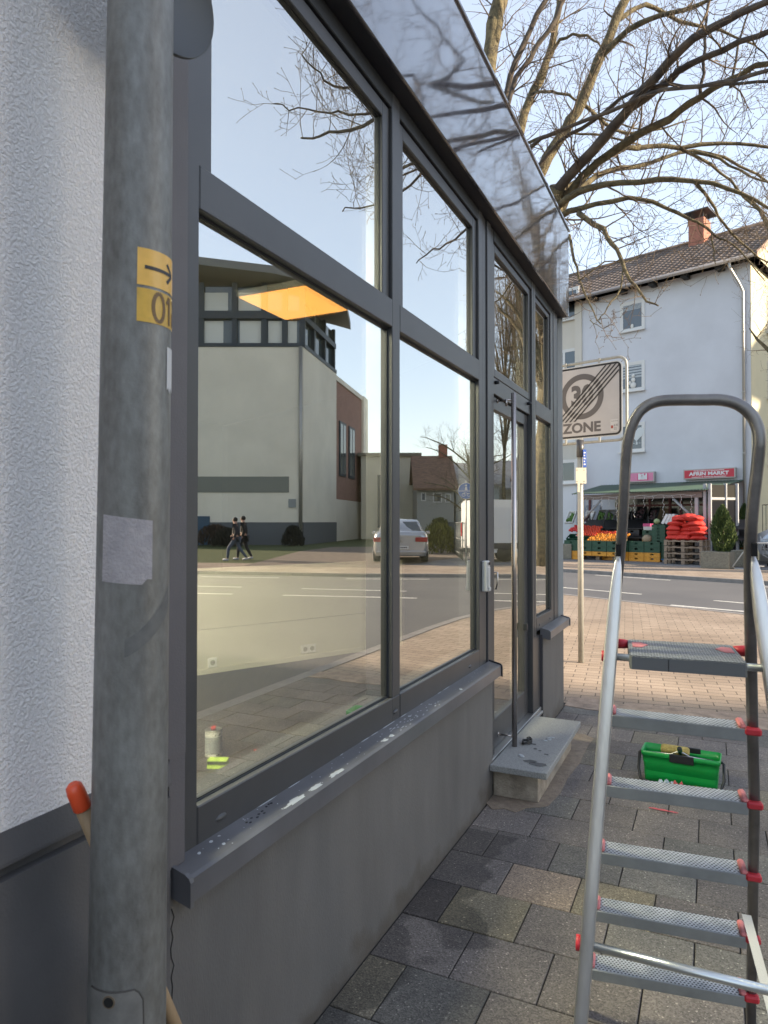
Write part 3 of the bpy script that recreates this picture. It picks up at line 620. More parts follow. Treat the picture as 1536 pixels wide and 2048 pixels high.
# ================================================================== neighbour with white roughcast
nb = thing('neighbour_building', 'white roughcast house wall with dark painted plinth beside the shop', 'building', (-3, -2, 0))
def stucco():
    m = bpy.data.materials.new('white_roughcast'); m.use_nodes = True; n = m.node_tree.nodes; l = m.node_tree.links; p = n['Principled BSDF']; p.inputs['Roughness'].default_value = 0.9
    tc = n.new('ShaderNodeTexCoord'); t = n.new('ShaderNodeTexNoise'); t.inputs['Scale'].default_value = 155; t.inputs['Detail'].default_value = 3.5; t.inputs['Distortion'].default_value = 0.5; l.new(tc.outputs['Object'], t.inputs[0])
    r = n.new('ShaderNodeValToRGB'); r.color_ramp.elements[0].position = 0.38; r.color_ramp.elements[1].position = 0.6; l.new(t.outputs[0], r.inputs[0])
    b = n.new('ShaderNodeBump'); b.inputs['Distance'].default_value = 0.0022; b.inputs['Strength'].default_value = 0.9; l.new(r.outputs[0], b.inputs['Height']); l.new(b.outputs[0], p.inputs['Normal'])
    t2 = n.new('ShaderNodeTexNoise'); t2.inputs['Scale'].default_value = 2.5; t2.inputs['Detail'].default_value = 4; l.new(tc.outputs['Object'], t2.inputs[0])
    r2 = n.new('ShaderNodeValToRGB'); r2.color_ramp.elements[0].color = (0.87, 0.825, 0.80, 1); r2.color_ramp.elements[1].color = (0.93, 0.89, 0.87, 1); l.new(t2.outputs[0], r2.inputs[0])
    cav = n.new('ShaderNodeMapRange'); cav.inputs[1].default_value = 0.0; cav.inputs[2].default_value = 0.5; cav.inputs[3].default_value = 1.0; cav.inputs[4].default_value = 1.0; l.new(r.outputs[0], cav.inputs[0])
    x = n.new('ShaderNodeMix'); x.data_type = 'RGBA'; x.blend_type = 'MULTIPLY'; x.inputs[0].default_value = 1; l.new(r2.outputs[0], x.inputs[6]); l.new(cav.outputs[0], x.inputs[7]); l.new(x.outputs[2], p.inputs['Base Color'])
    return m
w = MB(); w.box(-8, 0.0, -9, 1.145, 1.01, 9.5); obj('wall', w, stucco(), nb)
w = MB(); w.box(-7.99, -0.012, -8.99, 1.19, 0.0, 0.955)
w.prism([(-0.012, 0.955), (0.012, 0.955), (0.012, 0.962), (0.001, 1.012), (-0.012, 1.012)], -9.0, 1.19, fn=lambda x, z, y: (x, y, z))
w.box(-0.012, 0.010, -9, 1.188, 0.0, 0.93); obj('plinth', w, m_plinth, nb)
w = MB(); w.box(-0.03, 0.004, 1.147, 1.243, 1.013, 3.9); w.box(-0.03, 0.002, 1.192, 1.243, 0.76, 1.013); obj('pilaster', w, mat('pilaster_paint', (0.12, 0.112, 0.118), 0.6, var=0.1, vs=4, bump=0.1, bs=200), nb)
w = MB(); w.box(-8.2, 0.3, -9.2, 1.3, 9.5, 9.8); obj('roof', w, m_plinth, nb)
# ================================================================== inside the shop
lp = thing('ceiling_lamp', 'square orange ceiling light panel glowing inside the shop', 'lamp', (-1.71, 4.36, 3.22))
w = MB(); w.bbox(-2.03, -1.39, 4.04, 4.68, 3.205, 3.25, 0.004); obj('lamp_frame', w, m_white, lp)
w = MB(); w.box(-2.01, -1.41, 4.06, 4.66, 3.196, 3.2045)
m_lamp = mat('lamp_diffuser', (1.0, 0.40, 0.09), 0.5, emit=1.25); obj('diffuser', w, m_lamp, lp)
for (lx, ly) in ((-1.2, 1.53), (-1.95, 1.53)):       # unseen lamps added to brighten the partition and the room
    l2 = thing('ceiling_lamp', 'added unseen pale ceiling light panel %s the roughcast wall end of the shop' % ('beside the window at' if lx > -1.5 else 'farther inside at'), 'lamp', (lx, ly, 3.22))
    w = MB(); w.bbox(lx - 0.32, lx + 0.32, ly - 0.32, ly + 0.32, 3.205, 3.25, 0.004); obj('lamp_frame', w, m_white, l2)
    w = MB(); w.box(lx - 0.3, lx + 0.3, ly - 0.3, ly + 0.3, 3.196, 3.2045); obj('diffuser', w, mat('fill_diffuser_pale', (1.0, 0.86, 0.62), 0.5, emit=105), l2)
# low partition: runs away from the window at a skew
A = Vector((-3.05, 4.82, 0.17)); Bp = Vector((-2.13, 6.70, 0.17)); dv = (Bp - A).normalized(); nv = Vector((dv.y, -dv.x, 0))   # nv towards the window
A = A - dv * 2.6
def pf(s, o, z): p = A + dv * s + nv * o; return (p.x, p.y, 0.17 + z)
_d = ray(804, 1293); _a = nv.x * _d.x + nv.y * _d.y; _p = CAM + _d * ((nv.x * (A.x - CAM.x) + nv.y * (A.y - CAM.y)) / _a); Bp = A + dv * (_p - A).dot(dv)
Lp = (Bp - A).length
pt = thing('low_partition', 'cream panelled low partition wall with sockets behind the large window', 'partition', tuple(A))
w = MB(); w.box(0, Lp, -0.09, 0.0, 0.0, 0.40, pf); w.box(0, Lp, -0.09, 0.0, 0.405, 0.935, pf); w.box(0, Lp, -0.10, 0.006, 0.936, 0.952, pf); obj('panel', w, m_cream, pt)
w = MB(); w.box(0, Lp - 0.001, 0.0005, 0.012, 0.0, 0.045, pf); obj('skirting', w, m_cream, pt)
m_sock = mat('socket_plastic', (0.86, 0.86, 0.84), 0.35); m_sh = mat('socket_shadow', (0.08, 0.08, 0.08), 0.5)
def psock(px, py):      # distance along partition for a pixel
    d = ray(px, py); a = nv.x * d.x + nv.y * d.y; b = nv.x * (A.x - CAM.x) + nv.y * (A.y - CAM.y); p = CAM + d * (b / a); return (p - A).dot(dv), p.z - 0.17
for (px, py, k) in ((424, 1325, 1), (616, 1297, 2), (757, 1275, 1)):
    s, z = psock(px, py); w = MB(); w.bbox(s - 0.044 * k, s + 0.044 * k, 0.0, 0.014, z - 0.044, z + 0.044, 0.005, pf); so_ = obj('socket', w, m_sock, pt)
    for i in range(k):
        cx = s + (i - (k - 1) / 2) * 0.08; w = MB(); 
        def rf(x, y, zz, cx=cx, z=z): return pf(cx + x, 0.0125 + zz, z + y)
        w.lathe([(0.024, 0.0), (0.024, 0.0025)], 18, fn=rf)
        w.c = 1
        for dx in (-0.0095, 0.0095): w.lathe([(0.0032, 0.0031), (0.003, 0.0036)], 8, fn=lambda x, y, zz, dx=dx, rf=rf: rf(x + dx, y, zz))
        obj('socket_insert', w, [mat('socket_recess_shade', (0.35, 0.34, 0.30), 0.5), m_sh], so_)  # grey insert colour stands in for shade in the socket recess
# solvent can, sponge, scraper on the floor
cn = thing('solvent_can', 'round metal can with white and grey wrapper and red screw cap on the shop floor', 'can', (-1.55, 3.15, 0.17))
c0 = onz(427, 1511, 0.17); cn.location = c0
w = MB(); w.lathe([(0.049, 0), (0.051, 0.004), (0.049, 0.008), (0.049, 0.150), (0.051, 0.154), (0.047, 0.158), (0.044, 0.152), (0.004, 0.150)], 28, c=tuple(c0)); obj('can_body', w, mat('can_metal', (0.5, 0.5, 0.48), 0.3, 0.9), cn)
w = MB(); w.lathe([(0.0495, 0.02), (0.0497, 0.118)], 28, c=tuple(c0), cap=False); obj('wrapper', w, mat('can_grey', (0.32, 0.34, 0.35), 0.4), cn)
w = MB(); w.lathe([(0.0496, 0.008), (0.0497, 0.02)], 28, c=tuple(c0), cap=False); obj('wrapper_band', w, mat('can_white', (0.72, 0.72, 0.68), 0.4), cn); w = MB(); w.lathe([(0.0496, 0.118), (0.0497, 0.147)], 28, c=tuple(c0), cap=False); wl = obj('wrapper_band', w, mat('can_white', (0.72, 0.72, 0.68), 0.4), cn)
vd = (CAM - c0); vd.z = 0; vd.normalize(); vr = Vector((-vd.y, vd.x, 0))
w = MB()
for (z, s, off, t) in ((0.131, 0.012, 0.018, 'SOLVENT'), (0.098, 0.006, 0.0, 'for glass and metal'), (0.085, 0.006, 0.0, 'handle with care'), (0.06, 0.006, 0.0, 'keep well closed')): pass
for k in range(7): w.box(-0.022, 0.022 - 0.006 * (k % 3), 0.0, 0.0006, 0.04 + 0.009 * k, 0.0425 + 0.009 * k, fn=lambda x, y, z: tuple(c0 + vr * x + vd * (math.sqrt(max(0, 0.0497 ** 2 - x * x)) + 0.0004 + y) + Vector((0, 0, z))))
for (a, b, z0, z1) in ((0.008, 0.032, 0.126, 0.132), (0.033, 0.038, 0.124, 0.138), (0.015, 0.033, 0.009, 0.019)): w.box(a, b, 0.0, 0.0006, z0, z1, fn=lambda x, y, z: tuple(c0 + vr * x + vd * (math.sqrt(max(0, 0.0497 ** 2 - x * x)) + 0.0004 + y) + Vector((0, 0, z))))
obj('print', w, mat('print_dark', (0.05, 0.05, 0.05), 0.5), cn)['kind'] = 'stuff'
w = MB(); w.lathe([(0.014, 0.150), (0.014, 0.168), (0.012, 0.171)], 16, c=tuple(c0 + vr * 0.0)); obj('screw_cap', w, mat('cap_red', (0.5, 0.04, 0.03), 0.4), cn)
s0 = onz(436, 1533, 0.17)
def sp(x, y, z): a = R(25); return (s0.x + x * math.cos(a) - y * math.sin(a), s0.y + x * math.sin(a) + y * math.cos(a), s0.z + z)
w = MB(); w.prism([(-0.035, 0), (-0.026, 0.012), (-0.026, 0.026), (-0.036, 0.04), (0.036, 0.04), (0.027, 0.026), (0.027, 0.012), (0.035, 0)], -0.055, 0.055, fn=lambda x, z, y: sp(y, x, z))
tag(obj('sponge', w, mat('green_sponge', (0.38, 0.52, 0.06), 0.95, var=0.15, vs=60, bump=0.8, bs=160), None, loc=tuple(s0)), 'lime green grip sponge lying on the floor in front of the can', 'sponge')
s1_ = onz(522, 1516, 0.17)
def sc(x, y, z): a = R(-35); return (s1_.x + x * math.cos(a) - y * math.sin(a), s1_.y + x * math.sin(a) + y * math.cos(a), s1_.z + z)
sr = thing('glass_scraper', 'red handled glass scraper lying on the floor right of the can', 'scraper', tuple(s1_))
w = MB(); w.bbox(-0.11, -0.01, -0.008, 0.008, 0.004, 0.02, 0.003, sc); w.bbox(-0.03, -0.008, -0.012, 0.012, 0.002, 0.016, 0.003, sc); obj('handle', w, mat('cap_red', (0.5, 0.04, 0.03), 0.4), sr)
w = MB(); w.bbox(-0.007, 0.022, -0.04, 0.04, 0.002, 0.012, 0.001, sc); obj('blade', w, mat('blade_grey', (0.5, 0.5, 0.48), 0.35, 0.5), sr)

# ================================================================== galvanised pole
def galv(name, c1=(0.125, 0.12, 0.11), c2=(0.265, 0.27, 0.26), streak=True):
    m = mat(name, c1, 0.5, 0.35, bump=0.08, bs=200); n = m.node_tree.nodes; l = m.node_tree.links; p = n['Principled BSDF']
    tc = n.new('ShaderNodeTexCoord'); mp = n.new('ShaderNodeMapping'); mp.inputs['Scale'].default_value = (1, 1, 0.45); l.new(tc.outputs['Object'], mp.inputs[0])
    t = n.new('ShaderNodeTexNoise'); t.inputs['Scale'].default_value = 11; t.inputs['Detail'].default_value = 7; t.inputs['Roughness'].default_value = 0.62; l.new(mp.outputs[0], t.inputs[0])
    t2 = n.new('ShaderNodeTexNoise'); t2.inputs['Scale'].default_value = 85; t2.inputs['Detail'].default_value = 6; l.new(mp.outputs[0], t2.inputs[0])
    mx = n.new('ShaderNodeMath'); mx.operation = 'MULTIPLY_ADD'; mx.inputs[1].default_value = 0.42; l.new(t2.outputs[0], mx.inputs[0])
    m2 = n.new('ShaderNodeMath'); m2.operation = 'MULTIPLY'; m2.inputs[1].default_value = 0.58; l.new(t.outputs[0], m2.inputs[0]); l.new(m2.outputs[0], mx.inputs[2])
    r = n.new('ShaderNodeValToRGB'); r.color_ramp.elements[0].position = 0.32; r.color_ramp.elements[1].position = 0.70; r.color_ramp.elements[0].color = (*c1, 1); r.color_ramp.elements[1].color = (*c2, 1)
    l.new(mx.outputs[0], r.inputs[0]); l.new(r.outputs[0], p.inputs['Base Color']); return m
m_galv = galv('weathered_galvanised')
ptop = at(290, -520, 1.2); pbot = Vector((0.165, 0.905, 0.0)); pa = at(282, 0, 1.2); pb = at(254, 2048, 1.2)
axd = (pa - pb).normalized(); z2 = lambda z: pb + axd * ((z - pb.z) / axd.z)
pole = thing('steel_post', 'thick weathered galvanised steel post with yellow number sticker close to the roughcast wall', 'post', tuple(z2(0)))
def prad(z): return 0.0655 - (z - 0.667) * (0.0105 / 1.8)
w = MB(); w.smooth = True; w.tube([z2(z) for z in (0, 0.5, 1.0, 1.5, 2.0, 2.5, 3.0, 3.5)], [prad(z) for z in (0, 0.5, 1.0, 1.5, 2.0, 2.5, 3.0, 3.5)], 48); obj('shaft', w, m_galv, pole)
def onpole(px, py, lift=0.0008, ang=None, z=None):
    """point on the shaft where the line of sight through a pixel meets it"""
    d = ray(px, py).normalized()
    # iterate: cylinder about axis at local radius
    c = z2(1.5); rr = prad(1.5)
    for _ in range(4):
        oc = CAM - c; dd = d - axd * d.dot(axd); o2 = oc - axd * oc.dot(axd); a = dd.dot(dd); b = 2 * dd.dot(o2); q = o2.dot(o2) - (rr + lift) ** 2; disc = max(0, b * b - 4 * a * q)
        p = CAM + d * ((-b - math.sqrt(disc)) / (2 * a)); rr = prad(p.z)
    return p
def shaft_patch(mb, a0, a1, zf0, zf1, n=10, lift=0.0008):
    """curved patch between angles a0..a1; zf give bottom/top height at t in 0..1"""
    u = (CAM - z2(1.5)); u -= axd * u.dot(axd); u.normalize(); v = axd.cross(u); b = len(mb.v); mb.smooth = True
    for i in range(n + 1):
        t = i / n; a = a0 + (a1 - a0) * t
        for z in (zf0(t), zf1(t)): mb.v.append(tuple(z2(z) + (u * math.cos(a) + v * math.sin(a)) * (prad(z) + lift)))
    for i in range(n): mb.face((b + 2 * i, b + 2 * i + 2, b + 2 * i + 3, b + 2 * i + 1))
def polar(px, py):
    p = onpole(px, py); u = (CAM - z2(1.5)); u -= axd * u.dot(axd); u.normalize(); v = axd.cross(u); q = p - z2(p.z); return math.atan2(q.dot(v), q.dot(u)), p.z
aL, zT = polar(275, 492); _, zM = polar(275, 570); _, zB = polar(275, 640); aR = aL + 1.55
m_yel = mat('yellow_sticker', (0.80, 0.47, 0.10), 0.35, var=0.08, vs=20); m_yel2 = mat('yellow_sticker_worn', (0.62, 0.38, 0.06), 0.4, var=0.15, vs=30)
dT = zT - zM
w = MB(); shaft_patch(w, aL, aR, lambda t: zM + 0.003, lambda t: zT); s_a = obj('arrow_sticker', w, m_yel, pole)
w = MB(); shaft_patch(w, aL, aR, lambda t: zB, lambda t: zM - 0.002); s_b = obj('number_sticker', w, m_yel2, pole)
def flat2shaft(x, y, lift, a0=aL, z0=zM):     # x metres round the shaft, y up
    u = (CAM - z2(1.5)); u -= axd * u.dot(axd); u.normalize(); v = axd.cross(u); a = a0 + x / prad(z0); z = z0 + y
    return tuple(z2(z) + (u * math.cos(a) + v * math.sin(a)) * (prad(z) + lift))
ink = mat('sticker_ink', (0.03, 0.028, 0.03), 0.5); ink2 = mat('sticker_ink_brown', (0.16, 0.09, 0.03), 0.5)
w = MB()
def strip(mb, pts, wd, lift=0.0014):
    for i in range(len(pts) - 1):
        a = Vector(pts[i]); b = Vector(pts[i + 1]); t = (b - a).normalized(); nn = Vector((-t.y, t.x)) * wd / 2; k = max(1, int((b - a).length / 0.006))
        for j in range(k):
            p = a.lerp(b, j / k); q = a.lerp(b, (j + 1) / k); mb.quad(flat2shaft(p.x - nn.x, p.y - nn.y, lift), flat2shaft(q.x - nn.x, q.y - nn.y, lift), flat2shaft(q.x + nn.x, q.y + nn.y, lift), flat2shaft(p.x + nn.x, p.y + nn.y, lift))
hm = dT * 0.52
strip(w, [(0.012, hm), (0.072, hm)], 0.006); strip(w, [(0.056, hm + 0.016), (0.073, hm)], 0.006); strip(w, [(0.056, hm - 0.016), (0.073, hm)], 0.006); obj('arrow', w, ink, s_a)
w = MB(); hz = -(zM - zB) / 2 - 0.001; pts = []
for i in range(25): a = 2 * math.pi * i / 24; pts.append((0.038 + 0.011 * math.cos(a), hz + 0.024 * math.sin(a)))
strip(w, pts, 0.0065); strip(w, [(0.064, hz - 0.024), (0.064, hz + 0.024)], 0.006); strip(w, [(0.056, hz + 0.012), (0.064, hz + 0.024)], 0.006); strip(w, [(0.078, hz + 0.02), (0.09, hz + 0.02), (0.09, hz), (0.078, hz), (0.078, hz - 0.022), (0.092, hz - 0.022)], 0.006); obj('numeral', w, ink2, s_b)
# remains of paper, tape and the service hatch
a0, zt = polar(213, 1028); a1, zt2 = polar(304, 1040); _, zb = polar(209, 1162); _, zb2 = polar(288, 1170)
w = MB(); n = 10; jag = random.Random(2)
shaft_patch(w, a0 - 0.12, a1 + 0.02, lambda t: zb + (zb2 - zb) * t + (0.0 if t < 0.85 else 0.01), lambda t: zt + (zt2 - zt) * t, 10, 0.001)
obj('paper_remains', w, mat('grey_paper', (0.45, 0.42, 0.43), 0.9, col2=(0.33, 0.31, 0.32), var=0.1, vs=50, bump=0.3, bs=200), pole)
a0, z0 = polar(245, 1300); a1, z1 = polar(325, 1250); 
w = MB(); shaft_patch(w, a0 + 0.05, a0 + 1.5, lambda t: z0 - 0.012 + 0.075 * t ** 1.3, lambda t: z0 + 0.018 + 0.085 * t ** 1.3, 14, 0.0007); obj('tape_remains', w, mat('dark_tape', (0.13, 0.13, 0.125), 0.6, var=0.15, vs=40), pole)
a0, z0 = polar(337, 700); w = MB(); shaft_patch(w, a0 - 0.10, a0 + 0.6, lambda t: z0 - 0.07 + 0.006 * math.sin(t * 20), lambda t: z0 + 0.005, 8, 0.001); obj('paper_remains', w, mat('white_paper', (0.6, 0.6, 0.6), 0.9), pole)
aH, zH = polar(286, 1975); aHl, _ = polar(196, 1965)
hm_ = mat('hatch_metal', (0.20, 0.195, 0.185), 0.5, 0.35, col2=(0.27, 0.265, 0.25), var=0.1, vs=20)
w = MB(); shaft_patch(w, aHl - 0.25, aH, lambda t: 0.32, lambda t: zH + 0.003 - (0.022 * max(0, (t - 0.82) / 0.18) ** 2), 18, 0.0016); hatch = obj('service_hatch', w, hm_, pole)
w = MB(); u = (CAM - z2(1.5)); u -= axd * u.dot(axd); u.normalize(); v = axd.cross(u)
path = []
for i in range(14): t = i / 13; a = aHl - 0.25 + (aH - aHl + 0.25) * t; z = zH + 0.004 - (0.022 * max(0, (t - 0.82) / 0.18) ** 2); path.append(z2(z) + (u * math.cos(a) + v * math.sin(a)) * (prad(z) + 0.0008))
for z in (zH - 0.05, zH - 0.15, 0.45, 0.32): path.append(z2(z) + (u * math.cos(aH + 0.02) + v * math.sin(aH + 0.02)) * (prad(z) + 0.0008))
w.tube(path, 0.0016, 6); obj('hatch_rim', w, mat('rim_dark', (0.06, 0.055, 0.05), 0.6), hatch)
ab, zb_ = polar(218, 2003); q = z2(zb_) + (u * math.cos(ab) + v * math.sin(ab)) * (prad(zb_) + 0.001); nq = (u * math.cos(ab) + v * math.sin(ab))
w = MB(); w.tube([q, q + nq * 0.0015], 0.011, 14); w.c = 1; w.tube([q + nq * 0.0015, q + nq * 0.0022], 0.0085, 14); obj('hatch_bolt', w, [mat('rust', (0.16, 0.12, 0.08), 0.7), mat('hole_black', (0.008, 0.008, 0.008), 0.9)], hatch)
# round traffic sign seen from behind, fixed high on the post
sg = MB(); ctr = at(330, -130, 1.30); fwd = Vector((0.25, 0.97, 0)).normalized(); sx_ = fwd.cross(Vector((0, 0, 1)))
ctr = at(330, -35, 1.36); sx_ = (RT * 0.50 + Vector((FW.x, FW.y, 0)) * 0.866).normalized(); fwd = Vector((0, 0, 1)).cross(sx_)

sgo = thing('round_sign', 'grey back of a round traffic sign at the top of the thick post', 'sign', tuple(ctr))
def rfn(x, y, z): return tuple(ctr + sx_ * x + Vector((0, 0, y)) + fwd * z)
w = MB(); w.lathe([(0.001, 0), (0.129, 0), (0.132, -0.004), (0.132, 0.006), (0.001, 0.006)], 48, fn=rfn); obj('sign_plate', w, mat('sign_back_grey', (0.075, 0.08, 0.083), 0.5, 0.3), sgo)
w = MB(); w.box(-0.07, 0.07, -0.02, 0.02, 0.006, 0.015, rfn); obj('bracket', w, m_galv, sgo)
sgo['label'] = 'grey backed round traffic sign at the top of the thick post'

# wooden handle with orange end cap leaning between wall and post
h0 = Vector((0.040, 0.925, 1.10)); 
h0 = at(147, 1572, 1.20); h1 = at(344, 2040, 1.32)
dh = (h1 - h0).normalized(); h2 = h0 + dh * ((0.02 - h0.z) / dh.z)
br = thing('broom_handle', 'wooden tool handle with orange end cap leaning against the wall behind the thick post', 'handle', tuple(h0))
w = MB(); w.tube([h0 + dh * 0.03, h2], 0.0135, 14); obj('handle', w, mat('ash_wood', (0.36, 0.25, 0.14), 0.6, col2=(0.27, 0.18, 0.095), var=0.1, vs=5, stretch=(12, 12, 1)), br)
w = MB(); w.tube([h0 - dh * 0.005, h0, h0 + dh * 0.012, h0 + dh * 0.045, h0 + dh * 0.047], [0.008, 0.0135, 0.0155, 0.0158, 0.0145], 16); obj('end_cap', w, mat('orange_plastic', (0.85, 0.10, 0.03), 0.3, spec=0.6), br)

# ================================================================== step ladder
m_alu = mat('worn_aluminium', (0.62, 0.61, 0.60), 0.36, 0.85, var=0.18, vs=14, bump=0.06, bs=90, stretch=(1, 1, 0.25))
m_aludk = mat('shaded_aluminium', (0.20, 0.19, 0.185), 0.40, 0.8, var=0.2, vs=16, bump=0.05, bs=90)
m_red = mat('red_plastic', (0.55, 0.03, 0.045), 0.45, var=0.1, vs=30); m_pink = mat('faded_red_plastic', (0.62, 0.20, 0.20), 0.6, var=0.15, vs=40)
ld = thing('step_ladder', 'aluminium step ladder with five perforated treads, grey platform and red plastic fittings', 'ladder', (1.9, 1.7, 0))
prof_r = [(0.5 * a, 0.5 * b) for a, b in ((-0.8, -1), (0.8, -1), (1, -0.5), (1, 0.5), (0.8, 1), (-0.8, 1), (-1, 0.5), (-1, -0.5))]
stepsL = [(1221, 1431, 1.81), (1212, 1572, 1.872), (1199, 1706, 1.935), (1190, 1822, 2.00), (1180, 1939, 2.06)]
stepsR = [(1493, 1460, 1.70), (1497, 1608, 1.755), (1495, 1752, 1.81), (1494, 1877, 1.868), (1492, 1995, 1.925)]
Ls = [at(*p) for p in stepsL]; Rs = [at(*p) for p in stepsR]
zst = [1.036, 0.824, 0.611, 0.405, 0.198]
for i in range(5):
    for q in (Ls, Rs):
        p = q[i]; dd = (p - CAM); q[i] = CAM + dd * ((zst[i] - CAM.z) / dd.z) if False else p
# treads: local frame ex along rung, ey away from viewer (depth), z up
ex = (Rs[2] - Ls[2]); ex.z = 0; ex.normalize(); ey = Vector((-ex.y, ex.x, 0))
def tread_mat():
    m = mat('tread_aluminium', (0.50, 0.52, 0.53), 0.45, 0.6); n = m.node_tree.nodes; l = m.node_tree.links; p = n['Principled BSDF']
    ge = n.new('ShaderNodeTexCoord'); mp = n.new('ShaderNodeMapping'); mp.inputs['Rotation'].default_value = (0, 0, -math.atan2(ex.y, ex.x)); l.new(ge.outputs['Object'], mp.inputs[0])
    sp_ = n.new('ShaderNodeSeparateXYZ'); l.new(mp.outputs[0], sp_.inputs[0])
    def M(op, a, b=None, c=None):
        x = n.new('ShaderNodeMath'); x.operation = op
        for i, q in enumerate((a, b, c)):
            if q is None: continue
            if isinstance(q, (int, float)): x.inputs[i].default_value = q
            else: l.new(q, x.inputs[i])
        return x.outputs[0]
    P = 0.0105; u_ = M('DIVIDE', sp_.outputs[0], P); v_ = M('DIVIDE', sp_.outputs[1], P * 0.9); row = M('FLOOR', v_); sh = M('MULTIPLY', M('MODULO', M('ABSOLUTE', row), 2.0), 0.5); fu = M('SUBTRACT', M('FRACT', M('ADD', u_, sh)), 0.5); fv = M('SUBTRACT', M('FRACT', v_), 0.5)
    dist = M('SQRT', M('ADD', M('MULTIPLY', fu, fu), M('MULTIPLY', fv, fv))); hole = M('LESS_THAN', dist, 0.30)
    gm = n.new('ShaderNodeNewGeometry'); s2 = n.new('ShaderNodeSeparateXYZ'); l.new(gm.outputs['Normal'], s2.inputs[0]); up_ = M('GREATER_THAN', s2.outputs[2], 0.8); f = M('MULTIPLY', hole, up_)
    t = n.new('ShaderNodeTexNoise'); t.inputs['Scale'].default_value = 18; t.inputs['Detail'].default_value = 5; l.new(ge.outputs['Object'], t.inputs[0]); r = n.new('ShaderNodeValToRGB'); r.color_ramp.elements[0].position = 0.3; r.color_ramp.elements[1].position = 0.75; r.color_ramp.elements[0].color = (0.40, 0.42, 0.43, 1); r.color_ramp.elements[1].color = (0.66, 0.67, 0.68, 1); l.new(t.outputs[0], r.inputs[0])
    x = n.new('ShaderNodeMix'); x.data_type = 'RGBA'; l.new(f, x.inputs[0]); l.new(r.outputs[0], x.inputs[6]); x.inputs[7].default_value = (0.03, 0.031, 0.033, 1); l.new(x.outputs[2], p.inputs['Base Color'])
    mt = M('SUBTRACT', 0.55, M('MULTIPLY', f, 0.5)); l.new(mt, p.inputs['Metallic'])
    hgt = M('SUBTRACT', 1.0, dist); b = n.new('ShaderNodeBump'); b.inputs['Distance'].default_value = 0.002; b.inputs['Strength'].default_value = 0.5; l.new(M('MULTIPLY', hgt, up_), b.inputs['Height']); l.new(b.outputs[0], p.inputs['Normal'])
    return m
m_tread = tread_mat()
m_front = mat('tread_front', (0.30, 0.315, 0.32), 0.5, 0.5, var=0.12, vs=12)
railL = [Ls[4] + (Ls[4] - Ls[0]) * 0.24 - ex * 0.018 + ey * 0.03] + [p - ex * 0.018 + ey * 0.03 for p in Ls[::-1]]
railR = [Rs[4] + (Rs[4] - Rs[0]) * 0.24 + ex * 0.018 + ey * 0.03] + [p + ex * 0.018 + ey * 0.03 for p in Rs[::-1]]
for i in range(5):
    a, b = Ls[i], Rs[i]; e = (b - a).normalized(); D = 0.084
    def tf(x, y, z, a=a, e=e): return tuple(a + e * x + ey * y + Vector((0, 0, z)))
    Lg = (b - a).length
    w = MB(); w.bbox(0, Lg, 0, D, -0.006, 0.0, 0.002, tf); t = obj('tread', w, m_tread, ld)
    w = MB(); w.bbox(0, Lg, -0.002, 0.004, -0.029, 0.002, 0.0015, tf); w.box(0.001, Lg - 0.001, D - 0.004, D, -0.028, -0.006, tf); obj('tread_front', w, m_front, t)
    w = MB(); w.smooth = False
    w.bbox(-0.002, 0.014, 0.006, D - 0.01, -0.001, 0.012, 0.005, tf); obj('tread_cap', w, m_pink, t); w = MB(); w.bbox(Lg - 0.016, Lg + 0.002, 0.0, D - 0.01, -0.001, 0.012, 0.005, tf)
    obj('tread_cap', w, m_pink, t)
    w = MB(); w.bbox(Lg - 0.004, Lg + 0.034, -0.006, 0.02, -0.012, 0.006, 0.004, tf); obj('tread_cap', w, m_red, t)
# climbing rails that run on upward into the hand loop
lt, rt_ = [], []
kneeL = [at(1240, 1110, 1.69), at(1252, 920, 1.645), at(1258, 872, 1.635)]; kneeR = [at(1500, 1110, 1.57), at(1516, 920, 1.53), at(1519, 880, 1.525)]
loop = kneeL + [at(1268, 842, 1.628), at(1285, 818, 1.622), at(1315, 803, 1.61), at(1365, 800, 1.59), at(1400, 800, 1.575), at(1440, 800, 1.56), at(1474, 808, 1.545), at(1500, 827, 1.535), at(1514, 852, 1.53)] + kneeR[::-1]
full = railL + loop + railR[::-1]
def smooth_path(P, k=4):
    out = []
    for i in range(len(P) - 1):
        p0, p1, p2, p3 = P[max(i - 1, 0)], P[i], P[i + 1], P[min(i + 2, len(P) - 1)]
        for j in range(k):
            t = j / k; out.append(0.5 * ((2 * p1) + (-p0 + p2) * t + (2 * p0 - 5 * p1 + 4 * p2 - p3) * t * t + (-p0 + 3 * p1 - 3 * p2 + p3) * t ** 3))
    return out + [P[-1]]
fp = smooth_path(full, 4); w = MB(); w.smooth = True
w.tube(fp, 1.0, prof=[(0.017 * math.copysign(abs(math.cos(a)) ** 0.6, math.cos(a)), 0.0125 * math.copysign(abs(math.sin(a)) ** 0.6, math.sin(a))) for a in [2 * math.pi * i / 16 for i in range(16)]], ref=(-ex + ey * 3).normalized() if False else ey)
obj('hand_rail', w, m_aludk, ld)
